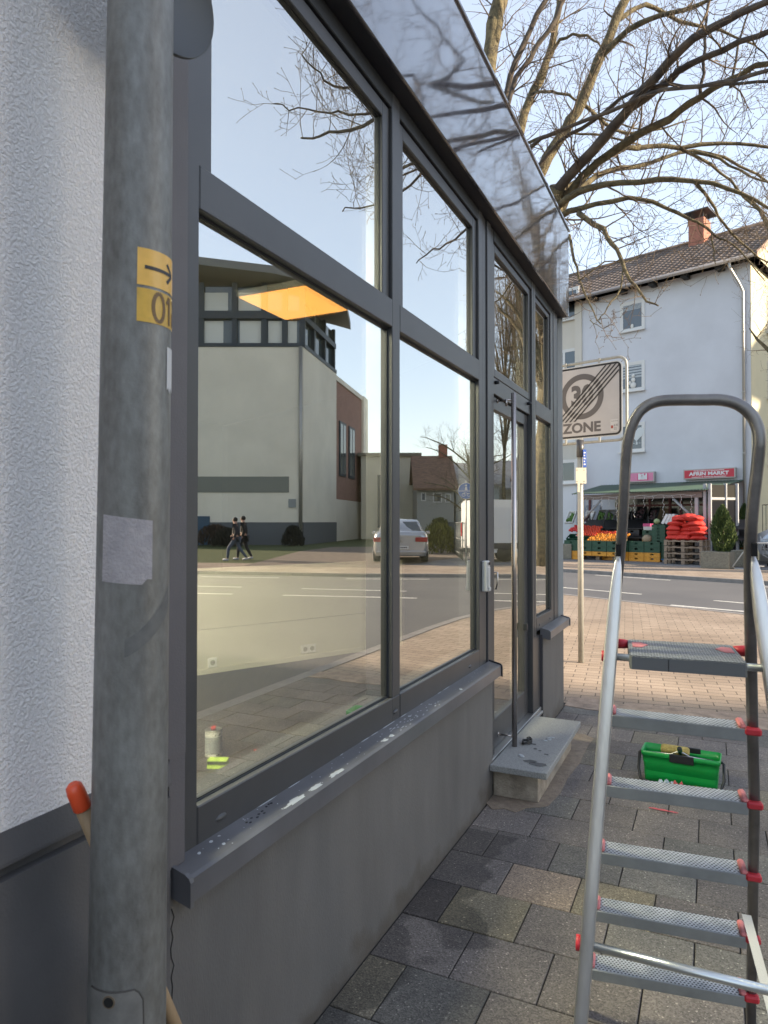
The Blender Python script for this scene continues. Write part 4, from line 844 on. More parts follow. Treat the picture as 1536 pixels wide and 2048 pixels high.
# rear frame legs nearer the viewer
blL = [at(1236, 1128, 1.655), at(1239, 1118, 1.66)]
def leg(top, mid, name='leg'):
    d = (mid - top).normalized(); foot = top + d * ((0.03 - top.z) / d.z)
    w = MB(); n = 14; path = [top + (foot - top) * t for t in (0.0, 0.012, 0.03, 0.055, 0.09, 0.3, 0.7, 1.0)]
    w.smooth = True; prof = [(0.020 * math.copysign(abs(math.cos(a)) ** 0.3, math.cos(a)), 0.0155 * math.copysign(abs(math.sin(a)) ** 0.3, math.sin(a))) for a in [2 * math.pi * i / 16 for i in range(16)]]
    w.tube(path, [0.25, 0.5, 0.72, 0.86, 1, 1, 1, 1], prof=prof, ref=ey); lg = obj(name, w, m_alu, ld)
    w = MB(); dn = d; w.bbox(-0.024, 0.024, -0.018, 0.018, -0.045, 0.03, 0.006, fn=lambda x, y, z: tuple(foot + ex * y * 1.2 + ey * x + Vector((0, 0, z + 0.015)))); obj('foot', w, mat('foot_rubber', (0.03, 0.03, 0.03), 0.8), lg)
    # slot at the head of the leg
    w = MB(); w.bbox(-0.006, 0.006, -0.004, 0.004, 0.0, 0.03, 0.001, fn=lambda x, y, z: tuple(top + ex * x - ey * (0.018 + 0.0) + ey * y + Vector((0, 0, z)) )); obj('slot', w, mat('hole_black', (0.008, 0.008, 0.008), 0.9), lg)
    return foot
pL0 = at(1237, 1112, 1.672); pL1 = at(1174, 1890, 1.555); fL = leg(pL0, pL1)
pR0 = at(1506, 1112, 1.555); pR1 = at(1541, 1345, 1.50); fR = leg(pR0, pR1)
dL = (pL1 - pL0).normalized(); dR = (pR1 - pR0).normalized()
def onleg(p0, d, z): return p0 + d * ((z - p0.z) / d.z)
m_zinc = mat('zinc_rod', (0.60, 0.63, 0.64), 0.3, 0.9)
for f_ in (railL[0], railR[0]):
    w = MB(); w.bbox(-0.022, 0.022, -0.016, 0.016, -f_.z, 0.03, 0.006, fn=lambda x, y, z: tuple(f_ + ex * y + ey * x + Vector((0, 0, z)))); obj('foot', w, mat('foot_rubber', (0.03, 0.03, 0.03), 0.8), ld)
zb0 = onleg(pL0, dL, at(1170, 1889, 1.555).z); zb1 = onleg(pR0, dR, zb0.z - 0.0)
w = MB(); w.smooth = True; w.tube([zb0 - ex * 0.012, zb1 + ex * 0.02], 0.0098, 16); cb = obj('cross_bar', w, m_zinc, ld)
w = MB(); w.tube([zb0 - ex * 0.024, zb0 - ex * 0.012], 0.017, 14); obj('bar_cap', w, m_red, cb)
# platform
zc = 1.242
NL = at(1259, 1311, 1.585); NRt = at(1496, 1327, 1.49); 
def zfix(p, z): d = p - CAM; return CAM + d * ((z - CAM.z) / d.z)
NL = zfix(NL, zc); NRt = zfix(NRt, zc); FL_ = zfix(at(1255, 1278, 1.8), zc); FR_ = zfix(at(1464, 1290, 1.7), zc)
def bil(x, y, z):
    p = NL.lerp(NRt, x).lerp(FL_.lerp(FR_, x), y); return (p.x, p.y, zc + z)
def plat_mat():
    m = mat('platform_plastic', (0.17, 0.18, 0.185), 0.5, var=0.1, vs=20); n = m.node_tree.nodes; l = m.node_tree.links; p = n['Principled BSDF']
    ge = n.new('ShaderNodeTexCoord'); mp = n.new('ShaderNodeMapping'); mp.inputs['Rotation'].default_value = (0, 0, -math.atan2(ex.y, ex.x)); l.new(ge.outputs['Object'], mp.inputs[0])
    v = n.new('ShaderNodeTexBrick'); v.inputs['Scale'].default_value = 1; v.inputs['Brick Width'].default_value = 0.013; v.inputs['Row Height'].default_value = 0.0085; v.inputs['Mortar Size'].default_value = 0.002; l.new(mp.outputs[0], v.inputs[0])
    v.inputs['Color1'].default_value = (0.42, 0.43, 0.43, 1); v.inputs['Color2'].default_value = (0.34, 0.35, 0.35, 1); v.inputs['Mortar'].default_value = (0.07, 0.07, 0.072, 1)
    gm = n.new('ShaderNodeNewGeometry'); s2 = n.new('ShaderNodeSeparateXYZ'); l.new(gm.outputs['Normal'], s2.inputs[0]); gt = n.new('ShaderNodeMath'); gt.operation = 'GREATER_THAN'; gt.inputs[1].default_value = 0.9; l.new(s2.outputs[2], gt.inputs[0])
    x = n.new('ShaderNodeMix'); x.data_type = 'RGBA'; l.new(gt.outputs[0], x.inputs[0]); x.inputs[6].default_value = (0.12, 0.125, 0.13, 1); l.new(v.outputs[0], x.inputs[7]); l.new(x.outputs[2], p.inputs['Base Color'])
    return m
w = MB(); P8 = []
nx = 1
w.bbox(0.0, 1.0, 0.0, 1.0, -0.031, 0.0, 0.0, fn=bil)
w = MB()
pol = [(0.02, 0.0), (0.98, 0.0), (1.0, 0.04), (1.0, 0.96), (0.98, 1.0), (0.02, 1.0), (0.0, 0.96), (0.0, 0.04)]
w.prism(pol, -0.031, -0.002, fn=bil); w.prism([(0.5 + (x - 0.5) * 0.985, 0.5 + (y - 0.5) * 0.975) for x, y in pol], -0.002, 0.0, fn=bil)
plo = obj('platform', w, plat_mat(), ld)
w = MB()
for (xx, sg_) in ((0.04, 1), (0.96, -1)):
    b = [(xx, 0.50), (xx, 0.78), (xx + sg_ * 0.08, 0.80), (xx + sg_ * 0.15, 0.66), (xx + sg_ * 0.08, 0.50)]
    if sg_ < 0: b = b[::-1]
    w.prism(b, 0.0002, 0.0016, fn=bil); obj('arrow_mark', w, m_pink, plo); w = MB()
w = MB(); w.box(0.34, 0.345, -0.006, 0.0, -0.030, -0.003, bil); obj('moulding_gap', w, mat('hole_black', (0.008, 0.008, 0.008), 0.9), plo)
w = MB(); w.smooth = True; ra = onleg(pL0, dL, zc - 0.016); rb = onleg(pR0, dR, zc - 0.016); w.tube([ra, rb], 0.0085, 12); rod = obj('platform_rod', w, m_zinc, ld)
w = MB(); w.tube([ra - ex * 0.020, ra - ex * 0.010], 0.013, 12); obj('bar_cap', w, m_red, rod)
w = MB(); w.smooth = True; a = Vector(bil(0, 0.92, -0.010)); w.tube([a - ex * 0.035, a - ex * 0.012, a], [0.0125, 0.0125, 0.0105], 14); obj('hinge_sleeve', w, m_red, plo); w = MB(); w.smooth = True; a = Vector(bil(1, 0.92, -0.010)); w.tube([a - ex * 0.0, a + ex * 0.02, a + ex * 0.045], [0.0105, 0.0135, 0.0135], 14); obj('hinge_sleeve', w, m_red, plo)
# safety strap
sa, sb = at(1494, 1832, 1.80), at(1500, 1845, 1.79)
w = MB(); q0 = at(1493, 1830, 1.79); q1 = at(1560, 2080, 1.50); wv = ex * 0.011
w.quad(q0 - wv, q0 + wv, q1 + wv, q1 - wv); w.quad(q1 - wv + ey * 0.0015, q1 + wv + ey * 0.0015, q0 + wv + ey * 0.0015, q0 - wv + ey * 0.0015)
obj('safety_strap', w, mat('strap_webbing', (0.62, 0.60, 0.56), 0.9, bump=0.3, bs=300), ld)

# ================================================================== window cleaner's bucket
bk0 = onz(1289, 1563, 0.012); bk1 = onz(1434, 1588, 0.012); be = (bk1 - bk0).normalized(); bn_ = Vector((-be.y, be.x, 0)); bL = (bk1 - bk0).length
cen = (bk0 + bk1) / 2 + bn_ * 0.075
bkt = thing('cleaning_bucket', 'green rectangular window cleaning bucket with black handle standing on the paving', 'bucket', tuple(cen))
def bf(x, y, z): return tuple(cen + be * x + bn_ * y + Vector((0, 0, z * 0.86)))
m_green = mat('green_plastic', (0.005, 0.28, 0.055), 0.35, spec=0.5, var=0.06, vs=12)
def rr(hx, hy, r, n=4):
    out = []
    for (cx, cy, a0) in ((hx - r, hy - r, 0), (-hx + r, hy - r, 90), (-hx + r, -hy + r, 180), (hx - r, -hy + r, 270)):
        for i in range(n + 1): a = R(a0 + 90 * i / n); out.append((cx + r * math.cos(a), cy + r * math.sin(a)))
    return out
w = MB(); w.smooth = True
hl = bL / 2; lay = [(hl, 0.068, 0.0), (hl + 0.004, 0.072, 0.06), (hl + 0.005, 0.073, 0.12), (hl + 0.011, 0.08, 0.15), (hl + 0.012, 0.081, 0.182), (hl + 0.018, 0.087, 0.184), (hl + 0.020, 0.089, 0.215), (hl + 0.014, 0.083, 0.217), (hl + 0.010, 0.079, 0.17), (hl - 0.002, 0.067, 0.012)]
b0 = len(w.v); nn_ = 20
for (hx, hy, z) in lay:
    for (x, y) in rr(hx, hy, 0.02): w.v.append(bf(x, y, z))
for i in range(len(lay) - 1):
    for j in range(nn_): w.face((b0 + i * nn_ + j, b0 + i * nn_ + (j + 1) % nn_, b0 + (i + 1) * nn_ + (j + 1) % nn_, b0 + (i + 1) * nn_ + j))
w.smooth = False; w.face([b0 + j for j in range(nn_ - 1, -1, -1)]); w.face([b0 + (len(lay) - 1) * nn_ + j for j in range(nn_)])
obj('bucket_body', w, m_green, bkt)
w = MB(); m_blk = mat('black_plastic', (0.014, 0.015, 0.018), 0.4)
w.tube([bf(-hl - 0.02, -0.02, 0.19), bf(-hl - 0.034, -0.02, 0.18), bf(-hl - 0.036, -0.05, 0.08), bf(-hl - 0.02, -0.085, 0.025), bf(-hl + 0.03, -0.10, 0.012), bf(0, -0.105, 0.011), bf(hl - 0.03, -0.10, 0.012), bf(hl + 0.02, -0.085, 0.025), bf(hl + 0.036, -0.05, 0.08), bf(hl + 0.034, -0.02, 0.18), bf(hl + 0.02, -0.02, 0.19)], 0.0085, 10); obj('bucket_handle', w, m_blk, bkt)
w = MB(); w.bbox(-0.055, 0.075, -0.092, -0.08, 0.165, 0.219, 0.003, bf); obj('bucket_clip', w, m_blk, bkt); w = MB(); w.bbox(0.01, 0.10, 0.078, 0.092, 0.185, 0.222, 0.003, bf); obj('bucket_clip', w, m_blk, bkt)
w = MB(); w.bbox(-0.17, 0.10, -0.035, -0.02, 0.14, 0.185, 0.004, bf); w.bbox(-0.03, 0.17, 0.02, 0.04, 0.13, 0.18, 0.004, bf)
sq = thing('squeegee', 'steel and black squeegee lying across the green bucket', 'squeegee', bf(0, -0.03, 0.2))
obj('channel', w, m_blk, sq)
w = MB(); w.tube([bf(-0.19, -0.055, 0.202), bf(-0.05, -0.055, 0.208), bf(-0.02, -0.058, 0.228), bf(0.02, -0.058, 0.228), bf(0.05, -0.055, 0.208), bf(0.19, -0.055, 0.2)], 0.004, 8); obj('blade_holder', w, m_steel, sq)
w = MB(); w.smooth = True; w.tube([bf(-0.0, -0.085, 0.262), bf(0, -0.04, 0.225), bf(0, 0.0, 0.2)], [0.014, 0.013, 0.011], 14); w.c = 1; w.tube([bf(0, -0.087, 0.2635), bf(0, -0.085, 0.262)], 0.011, 12); obj('handle', w, [mat('dark_green_plastic', (0.01, 0.07, 0.03), 0.4), m_frame_dk], sq)
w = MB(); w.smooth = True; w.tube([bf(-0.11, 0.01, 0.215), bf(-0.10, 0.01, 0.215), bf(0.035, 0.005, 0.215), bf(0.045, 0.005, 0.215)], [0.02, 0.029, 0.029, 0.02], 16)
tag(obj('washer_sleeve', w, mat('washer_fleece', (0.42, 0.33, 0.12), 1.0, var=0.25, vs=40, bump=1.0, bs=140), None, loc=bf(-0.03, 0.01, 0.2)), 'yellow fleece washer sleeve resting in the green bucket', 'sleeve')
def cloth(cpx, col, lab, name, rx, ry, rot=0.0, seed=1, h=0.02, m=None):
    c = onz(cpx[0], cpx[1], 0.012); w = MB(); w.smooth = True; rnd = random.Random(seed); n = 16
    ph = [rnd.uniform(0, 6) for _ in range(6)]
    def zf(x, y): return 0.013 + h * (0.55 + 0.45 * math.sin(9 * x + ph[0] + 2 * math.sin(5 * y + ph[1])) * math.cos(7 * y + ph[2])) * (1 - 0.8 * max(abs(x), abs(y)) ** 4)
    b = 0
    for i in range(n + 1):
        for j in range(n + 1):
            x = i / n * 2 - 1; y = j / n * 2 - 1; k = 1 + 0.15 * math.sin(4 * x + ph[3]) * math.cos(3 * y + ph[4]); px, py = x * rx * k, y * ry * (1 + 0.2 * math.sin(5 * x + ph[5]))
            p = c + be * (px * math.cos(rot) - py * math.sin(rot)) + bn_ * (px * math.sin(rot) + py * math.cos(rot)); w.v.append((p.x, p.y, zf(x, y)))
    for i in range(n):
        for j in range(n): a = i * (n + 1) + j; w.face((a, a + n + 1, a + n + 2, a + 1))
    return tag(obj(name, w, m or mat(name + '_' + str(seed), col, 0.95, bump=0.5, bs=250), None, loc=(c.x, c.y, 0)), lab, 'cloth')
cloth((1332, 1577), (0.50, 0.60, 0.66), 'pale blue cleaning cloth crumpled in front of the green bucket', 'cleaning_cloth', 0.05, 0.028, 0.2, 1, 0.055)
cloth((1355, 1582), (0.62, 0.12, 0.13), 'red cleaning cloth crumpled beside the pale blue cloth', 'cleaning_cloth', 0.05, 0.025, -0.1, 2, 0.06)
cloth((1397, 1592), (0.62, 0.62, 0.07), 'fluffy yellow cloth crumpled in front of the green bucket', 'cleaning_cloth', 0.08, 0.02, 0.0, 3, 0.055)
cloth((1326, 1621), (0.62, 0.13, 0.15), 'narrow pink strip of cloth lying flat on the paving', 'cloth_strip', 0.07, 0.006, 0.0, 4, 0.006)
# ================================================================== end-of-30-zone sign on its pole
sR = at(1246, 1043, 7.54); sd = (RT * -0.752 + Vector((FW.x, FW.y, 0)).normalized() * 0.659).normalized()    # from right edge to left edge
sw = 0.88; sh_ = 0.84; sn = Vector((0, 0, 1)).cross(sd); sn = sn if sn.dot(CAM - sR) > 0 else -sn
s_or = Vector((sR.x, sR.y, 2.506)) + sd * sw        # bottom left seen from the camera
su = -sd
def sf(x, y, z=0.0): return tuple(s_or + su * x + Vector((0, 0, y)) + sn * z)
pole_c = onz(1162, 1325, 0.0)
zs = thing('zone_sign', 'square grey end of 30 zone traffic sign on a slim galvanised pole', 'traffic sign', (pole_c.x, pole_c.y, 0))
m_sgal = galv('sign_pole_galvanised', (0.30, 0.30, 0.27), (0.46, 0.45, 0.40))
w = MB(); w.smooth = True; w.tube([(pole_c.x, pole_c.y, 0), (pole_c.x, pole_c.y, 2.46)], 0.031, 20); obj('pole', w, m_sgal, zs)
def rrect(x0, x1, y0, y1, r, n=5):
    out = []
    for (cx, cy, a0) in ((x1 - r, y1 - r, 0), (x0 + r, y1 - r, 90), (x0 + r, y0 + r, 180), (x1 - r, y0 + r, 270)):
        for i in range(n + 1): a = R(a0 + 90 * i / n); out.append((cx + r * math.cos(a), cy + r * math.sin(a)))
    return out
w = MB(); w.prism(rrect(0, sw, 0, sh_, 0.07), -0.003, 0.0, fn=lambda x, y, z: sf(x, y, z))
m_sw = mat('sign_white_film', (0.50, 0.475, 0.46), 0.45, var=0.04, vs=6); m_sk = mat('sign_black_film', (0.012, 0.012, 0.014), 0.4); m_sgr = mat('sign_grey_film', (0.115, 0.105, 0.105), 0.45); m_sw2 = mat('sign_edge', (0.6, 0.6, 0.58), 0.4)
plate = obj('sign_plate', w, m_sw2, zs)
w = MB(); w.sheet([(0, 0)], 0) if False else None
def flat(mb, poly, z): b = len(mb.v); mb.v += [sf(x, y, z) for x, y in poly]; mb.face(range(b, b + len(poly)))
flat(w, rrect(0.012, sw - 0.012, 0.012, sh_ - 0.012, 0.06), 0.0012); w.c = 1
flat(w, rrect(0.034, sw - 0.034, 0.034, sh_ - 0.034, 0.042), 0.0024); w.c = 2
cx, cy, ro, ri = sw * 0.46, sh_ * 0.575, 0.262, 0.197
b = len(w.v); n = 64
for i in range(n):
    a = 2 * math.pi * i / n
    w.v.append(sf(cx + ro * math.cos(a), cy + ro * math.sin(a), 0.0036)); w.v.append(sf(cx + ri * math.cos(a), cy + ri * math.sin(a), 0.0036))
for i in range(n): j = (i + 1) % n; w.face((b + 2 * i, b + 2 * j, b + 2 * j + 1, b + 2 * i + 1))
w.text('30', 0.315, sf(cx, cy, 0.0036), su, (0, 0, 1), 0.0, 0.014, 0.86)
w.text('ZONE', 0.155, sf(sw * 0.455, 0.12, 0.0036), su, (0, 0, 1), 0.0, 0.006, 1.08)
# diagonal band: five black bars between lower left and upper right, clipped to the panel
w.c = 0
def clip(poly, x0, x1, y0, y1):
    def cut(P, f, g):
        out = []
        for i in range(len(P)):
            a, b_ = P[i], P[(i + 1) % len(P)]; fa, fb = f(a), f(b_)
            if fa >= 0: out.append(a)
            if fa * fb < 0: t = fa / (fa - fb); out.append((a[0] + (b_[0] - a[0]) * t, a[1] + (b_[1] - a[1]) * t))
        return out
    for f in (lambda p: p[0] - x0, lambda p: x1 - p[0], lambda p: p[1] - y0, lambda p: y1 - p[1]):
        poly = cut(poly, f, None)
        if not poly: return poly
    return poly
for k in range(-2, 3):
    a = (cx + 0.045 + k * 0.028 - 0.6, cy - 0.035 - k * 0.028 - 0.6); bb = (a[0] + 1.4, a[1] + 1.4); hw = 0.0054
    P = [(a[0] + hw, a[1] - hw), (bb[0] + hw, bb[1] - hw), (bb[0] - hw, bb[1] + hw), (a[0] - hw, a[1] + hw)]
    P = clip(P, 0.036, sw - 0.036, 0.20, sh_ - 0.036)
    if P: flat(w, P, 0.0060)
w.c = 1
for k in range(-2, 2):
    a = (cx + 0.045 + (k + .5) * 0.028 - 0.6, cy - 0.035 - (k + .5) * 0.028 - 0.6); bb = (a[0] + 1.4, a[1] + 1.4); hw = 0.0034
    P = [(a[0] + hw, a[1] - hw), (bb[0] + hw, bb[1] - hw), (bb[0] - hw, bb[1] + hw), (a[0] - hw, a[1] + hw)]
    P = clip(P, 0.036, sw - 0.036, 0.20, sh_ - 0.036)
    if P: flat(w, P, 0.0048)
obj('sign_face', w, [m_sk, m_sw, m_sgr], plate)
w = MB(); flat(w, [(sw - 0.135, 0.055), (sw - 0.05, 0.055), (sw - 0.05, 0.185), (sw - 0.135, 0.185)], 0.0050); w.c = 1
flat(w, [(sw - 0.13, 0.085), (sw - 0.105, 0.085), (sw - 0.105, 0.118), (sw - 0.13, 0.118)], 0.0058); w.c = 2
w.text('C E', 0.03, sf(sw - 0.075, 0.118, 0.0058), su, (0, 0, 1), 0.0, 0.001)
for k in range(4): flat(w, [(sw - 0.125 + 0.02 * k, 0.163), (sw - 0.112 + 0.02 * k, 0.163), (sw - 0.112 + 0.02 * k, 0.168), (sw - 0.125 + 0.02 * k, 0.168)], 0.0058)
for k in range(3): flat(w, [(sw - 0.095, 0.068 + 0.012 * k), (sw - 0.062, 0.068 + 0.012 * k), (sw - 0.062, 0.072 + 0.012 * k), (sw - 0.095, 0.072 + 0.012 * k)], 0.0058)
obj('test_label', w, [mat('label_silver', (0.6, 0.58, 0.56), 0.4), mat('label_red', (0.35, 0.06, 0.04), 0.5), m_sgr], plate)
w = MB(); w.smooth = True
fr = [sf(x, y, -0.035) for x, y in rrect(-0.035, sw + 0.035, -0.045, sh_ + 0.045, 0.10, 6)]; w.tube(fr + [fr[0]], 0.016, 10, cap=False)
obj('sign_frame', w, m_sgal, zs)
w = MB()
for x in (0.2, sw - 0.27):
    for (ya, yb) in ((sh_ - 0.012, sh_ + 0.058), (-0.058, 0.012)): w.bbox(x - 0.012, x + 0.012, ya, yb, -0.015, -0.001, 0.002, fn=lambda x, y, z: sf(x, y, z))
obj('clamp', w, m_sgal, zs)
w = MB(); w.smooth = True; hub = Vector((pole_c.x, pole_c.y, 2.42)); w.tube([hub - Vector((0, 0, 0.16)), hub + Vector((0, 0, 0.03))], 0.040, 16); obj('pole_sleeve', w, m_frame, zs)
# little plates under the sign
pr_ = RT
pc = Vector((pole_c.x, pole_c.y, 0)); back = Vector((FW.x, FW.y, 0)).normalized()
def pf2(x, y, z): return tuple(pc + pr_ * x + back * y + Vector((0, 0, z)))
ps = thing('number_plates', 'small ivory plates clamped round the slim sign pole', 'plate', tuple(pc + Vector((0, 0, 2))))
w = MB(); w.bbox(-0.06, 0.055, -0.042, -0.034, 1.965, 2.14, 0.002, pf2); w.bbox(-0.045, -0.02, -0.05, -0.043, 1.87, 1.975, 0.002, pf2); obj('plate', w, mat('ivory_plate', (0.62, 0.58, 0.46), 0.5), ps)
w = MB()
for (x, z) in ((0.03, 2.115), (0.03, 1.99), (-0.045, 2.115), (-0.045, 1.99)): w.ball(pf2(x, -0.043, z), 0.005, 6, 4)
w.text('7', 0.05, pf2(-0.02, -0.0435, 2.05), pr_, (0, 0, 1), 0.0) if False else None
obj('bolt', w, m_galv, ps)
w = MB(); w.bbox(0.018, 0.055, -0.045, -0.039, 2.145, 2.34, 0.002, pf2); bl = obj('blue_plate', w, mat('blue_enamel', (0.05, 0.12, 0.45), 0.4), ps)
w = MB()
for k in range(5): w.box(0.026, 0.046 - 0.006 * (k % 2), -0.0462, -0.0456, 2.17 + 0.032 * k, 2.185 + 0.032 * k, pf2)
obj('lettering', w, mat('sign_letter_white', (0.75, 0.75, 0.75), 0.5), bl)

# ================================================================== blue apartment house
HC = Vector((2.59, 30.3, 0)); HL = Vector((-0.951, 0.309, 0)).normalized(); HN = Vector((-0.309, -0.951, 0)).normalized()
def hp(s, o, z): p = HC + HL * s + HN * o; return (p.x, p.y, z)
def hs(px, py, o=0.0):       # s and z on the plane o metres in front of the facade
    d = ray(px, py); a = HN.dot(d); q = HC + HN * o - CAM; t = HN.dot(q) / a; p = CAM + d * t; return (p - HC).dot(HL), p.z
ehz = hs(1504, 520)[1]
sB = hs(1165, 800)[0]; sEnd = 22.0
house = thing('apartment_house', 'four storey blue rendered apartment house with brown tiled roof and yellow gable end', 'building', tuple(HC))
m_blue = mat('blue_render', (0.60, 0.62, 0.66), 0.85, var=0.06, vs=0.6, bump=0.3, bs=40, bdist=0.01)
m_yelw = mat('yellow_render', (0.60, 0.55, 0.38), 0.85, var=0.05, vs=0.6, bump=0.25, bs=40, bdist=0.01)
m_crw = mat('ivory_render', (0.60, 0.57, 0.50), 0.85, var=0.04, vs=0.6)
zE = ehz
w = MB(); w.box(0.0, sB, -10, 0.0, 0.0, zE, hp); obj('wall', w, m_blue, house)
w = MB(); w.box(sB, sB + 0.35, -9.9, 0.06, 3.6, zE - 0.0, hp); w.c = 0; w.box(sB + 0.35, sEnd, -9.9, -0.15, 3.6, zE, hp); obj('wall', w, m_crw, house, label='ivory rendered left part of the wall')
w = MB(); w.box(sB + 0.05, sEnd, -9.9, 0.5, 0.0, 3.6, hp); obj('wall', w, mat('white_render', (0.62, 0.64, 0.66), 0.8), house)
# gable end: yellow skin on the corner side
PITCH = 36; rb = 5.0; zR = zE + 0.1 + rb * math.tan(R(PITCH))
dr_ = hs(1400, 483, -rb)[1]
zR = dr_
PITCH = math.degrees(math.atan2(zR - zE, rb + 0.6))
w = MB(); w.prism([(-10, 0), (0.0, 0), (0.0, zE), (-rb, zR - 0.25), (-10, zE)], -0.025, -0.001, fn=lambda o, z, s: hp(s, o, z)); obj('gable_wall', w, m_yelw, house)
# roof with rows of pantiles
def pantiles(s0, s1, ea, eo, ez, ro_, rz, mb, tw=0.30, course=0.34):
    n = int((s1 - s0) / tw); L = math.hypot(ro_ - eo, rz - ez); nc = int(L / course); up = Vector((0, ro_ - eo, rz - ez)) / L; nrm = Vector((0, -(rz - ez), (ro_ - eo))) / L
    if nrm.z < 0: nrm = -nrm
    K = 5
    for c_ in range(nc):
        b = len(mb.v)
        for r_ in (0, 1):
            d = (c_ + r_) * L / nc + (0.0 if r_ == 0 else 0.03); lift = 0.045 if r_ == 0 else 0.0
            for i in range(n * K + 1):
                s = s0 + (s1 - s0) * i / (n * K); ph = (i % K) / K; h = 0.035 * max(0, math.sin(2 * math.pi * ph)) + lift
                o = eo + up.y * d + nrm.y * h; z = ez + up.z * d + nrm.z * h; mb.v.append(hp(s, o, z))
        m_ = n * K + 1
        for i in range(n * K): mb.face((b + i, b + i + 1, b + m_ + i + 1, b + m_ + i))
        # riser of each course
        b2 = len(mb.v)
        for i in range(n * K + 1): v0 = Vector(mb.v[b + i]); mb.v.append(tuple(v0 - Vector((0, 0, 0.05))))
        for i in range(n * K): mb.face((b2 + i, b2 + i + 1, b + i + 1, b + i))
m_tile = mat('brown_roof_tile', (0.105, 0.078, 0.064), 0.75, col2=(0.19, 0.15, 0.125), var=0.2, vs=1.8)
w = MB(); pantiles(-0.35, sEnd, 0, 0.55, zE + 0.02, -rb, zR, w); rf = obj('roof', w, m_tile, house)
w = MB(); w.quad(hp(-0.35, -rb, zR), hp(sEnd, -rb, zR), hp(sEnd, -10.5, zE), hp(-0.35, -10.5, zE)); w.box(-0.33, sEnd, -10, 0.45, zE - 0.02, zE - 0.1 + 0.08, hp); obj('roof_back', w, m_tile, rf)
w = MB(); w.smooth = True; w.tube([hp(-0.35, -rb, zR + 0.03), hp(sEnd, -rb, zR + 0.03)], 0.13, 8); obj('ridge', w, m_tile, rf)
w = MB(); w.prism([(0.6, zE - 0.12), (0.6, zE + 0.10), (-rb, zR + 0.10), (-rb, zR - 0.14)], -0.42, -0.36, fn=lambda o, z, s: hp(s, o, z)); obj('verge_board', w, mat('verge_wood', (0.33, 0.22, 0.16), 0.7), rf)
m_gut = mat('zinc_gutter', (0.28, 0.27, 0.27), 0.45, 0.5); m_pipe = mat('downpipe_zinc', (0.40, 0.39, 0.36), 0.4, 0.5)
w = MB(); w.smooth = True; w.tube([hp(-0.3, 0.62, zE - 0.02), hp(sEnd, 0.62, zE - 0.02)], 0.085, 10); gt = obj('gutter', w, m_gut, house)
w = MB()
for k in range(16): w = MB(); w.box(0.9 + k * 1.35, 1.15 + k * 1.35, 0.05, 0.5, zE - 0.2, zE - 0.03, hp); obj('rafter_end', w, mat('dark_wood', (0.02, 0.018, 0.016), 0.8), house)
w = MB(); w.smooth = True; sd_ = hs(1489, 800)[0]
w.tube([hp(sd_ + 0.35, 0.6, zE - 0.05), hp(sd_ + 0.32, 0.55, zE - 0.35), hp(sd_ + 0.1, 0.2, zE - 0.9), hp(sd_, 0.10, zE - 1.2), hp(sd_, 0.10, 0.0)], 0.055, 10)
for z in (2, 4.2, 6.6, 9): w.tube([hp(sd_, 0.10, z), hp(sd_, 0.10, z + 0.06)], 0.068, 10)
obj('downpipe', w, m_pipe, house)
# chimney
sc_, zc_ = hs(1396, 500, -rb + 0.6); chim = MB(); 
zct = hs(1396, 440, -rb + 0.6)[1]
chim.box(sc_ - 0.35, sc_ + 0.35, -rb - 0.1, -rb + 0.85, zR - 1.0, zct, hp)
m_brick = mat('chimney_brick', (0.36, 0.15, 0.10), 0.85, var=0.2, vs=6); co = obj('chimney', chim, m_brick, rf)
w = MB(); w.box(sc_ - 0.6, sc_ + 0.6, -rb - 0.3, -rb + 1.05, zct + 0.28, zct + 0.33, hp)
for a in (-0.3, 0.3):
    for c in (-0.02, 0.77): w.box(sc_ + a - 0.02, sc_ + a + 0.02, -rb + c - 0.02, -rb + c + 0.02, zct, zct + 0.28, hp)
obj('chimney_cap', w, mat('cap_sheet', (0.06, 0.065, 0.07), 0.5, 0.5), co)
w = MB(); w.box(sc_ - 0.42, sc_ + 0.42, -rb + 0.82, -rb + 0.95, zR - 0.80, zR - 0.62, hp); obj('flashing', w, mat('lead_flashing', (0.40, 0.33, 0.29), 0.6), co)
m_wfr = mat('window_frame_white', (0.66, 0.66, 0.64), 0.4); m_wgl = mat('dark_window_glass', (0.05, 0.07, 0.085), 0.06, spec=0.9); m_wgl2 = mat('curtained_glass', (0.075, 0.095, 0.115), 0.12, spec=0.8)
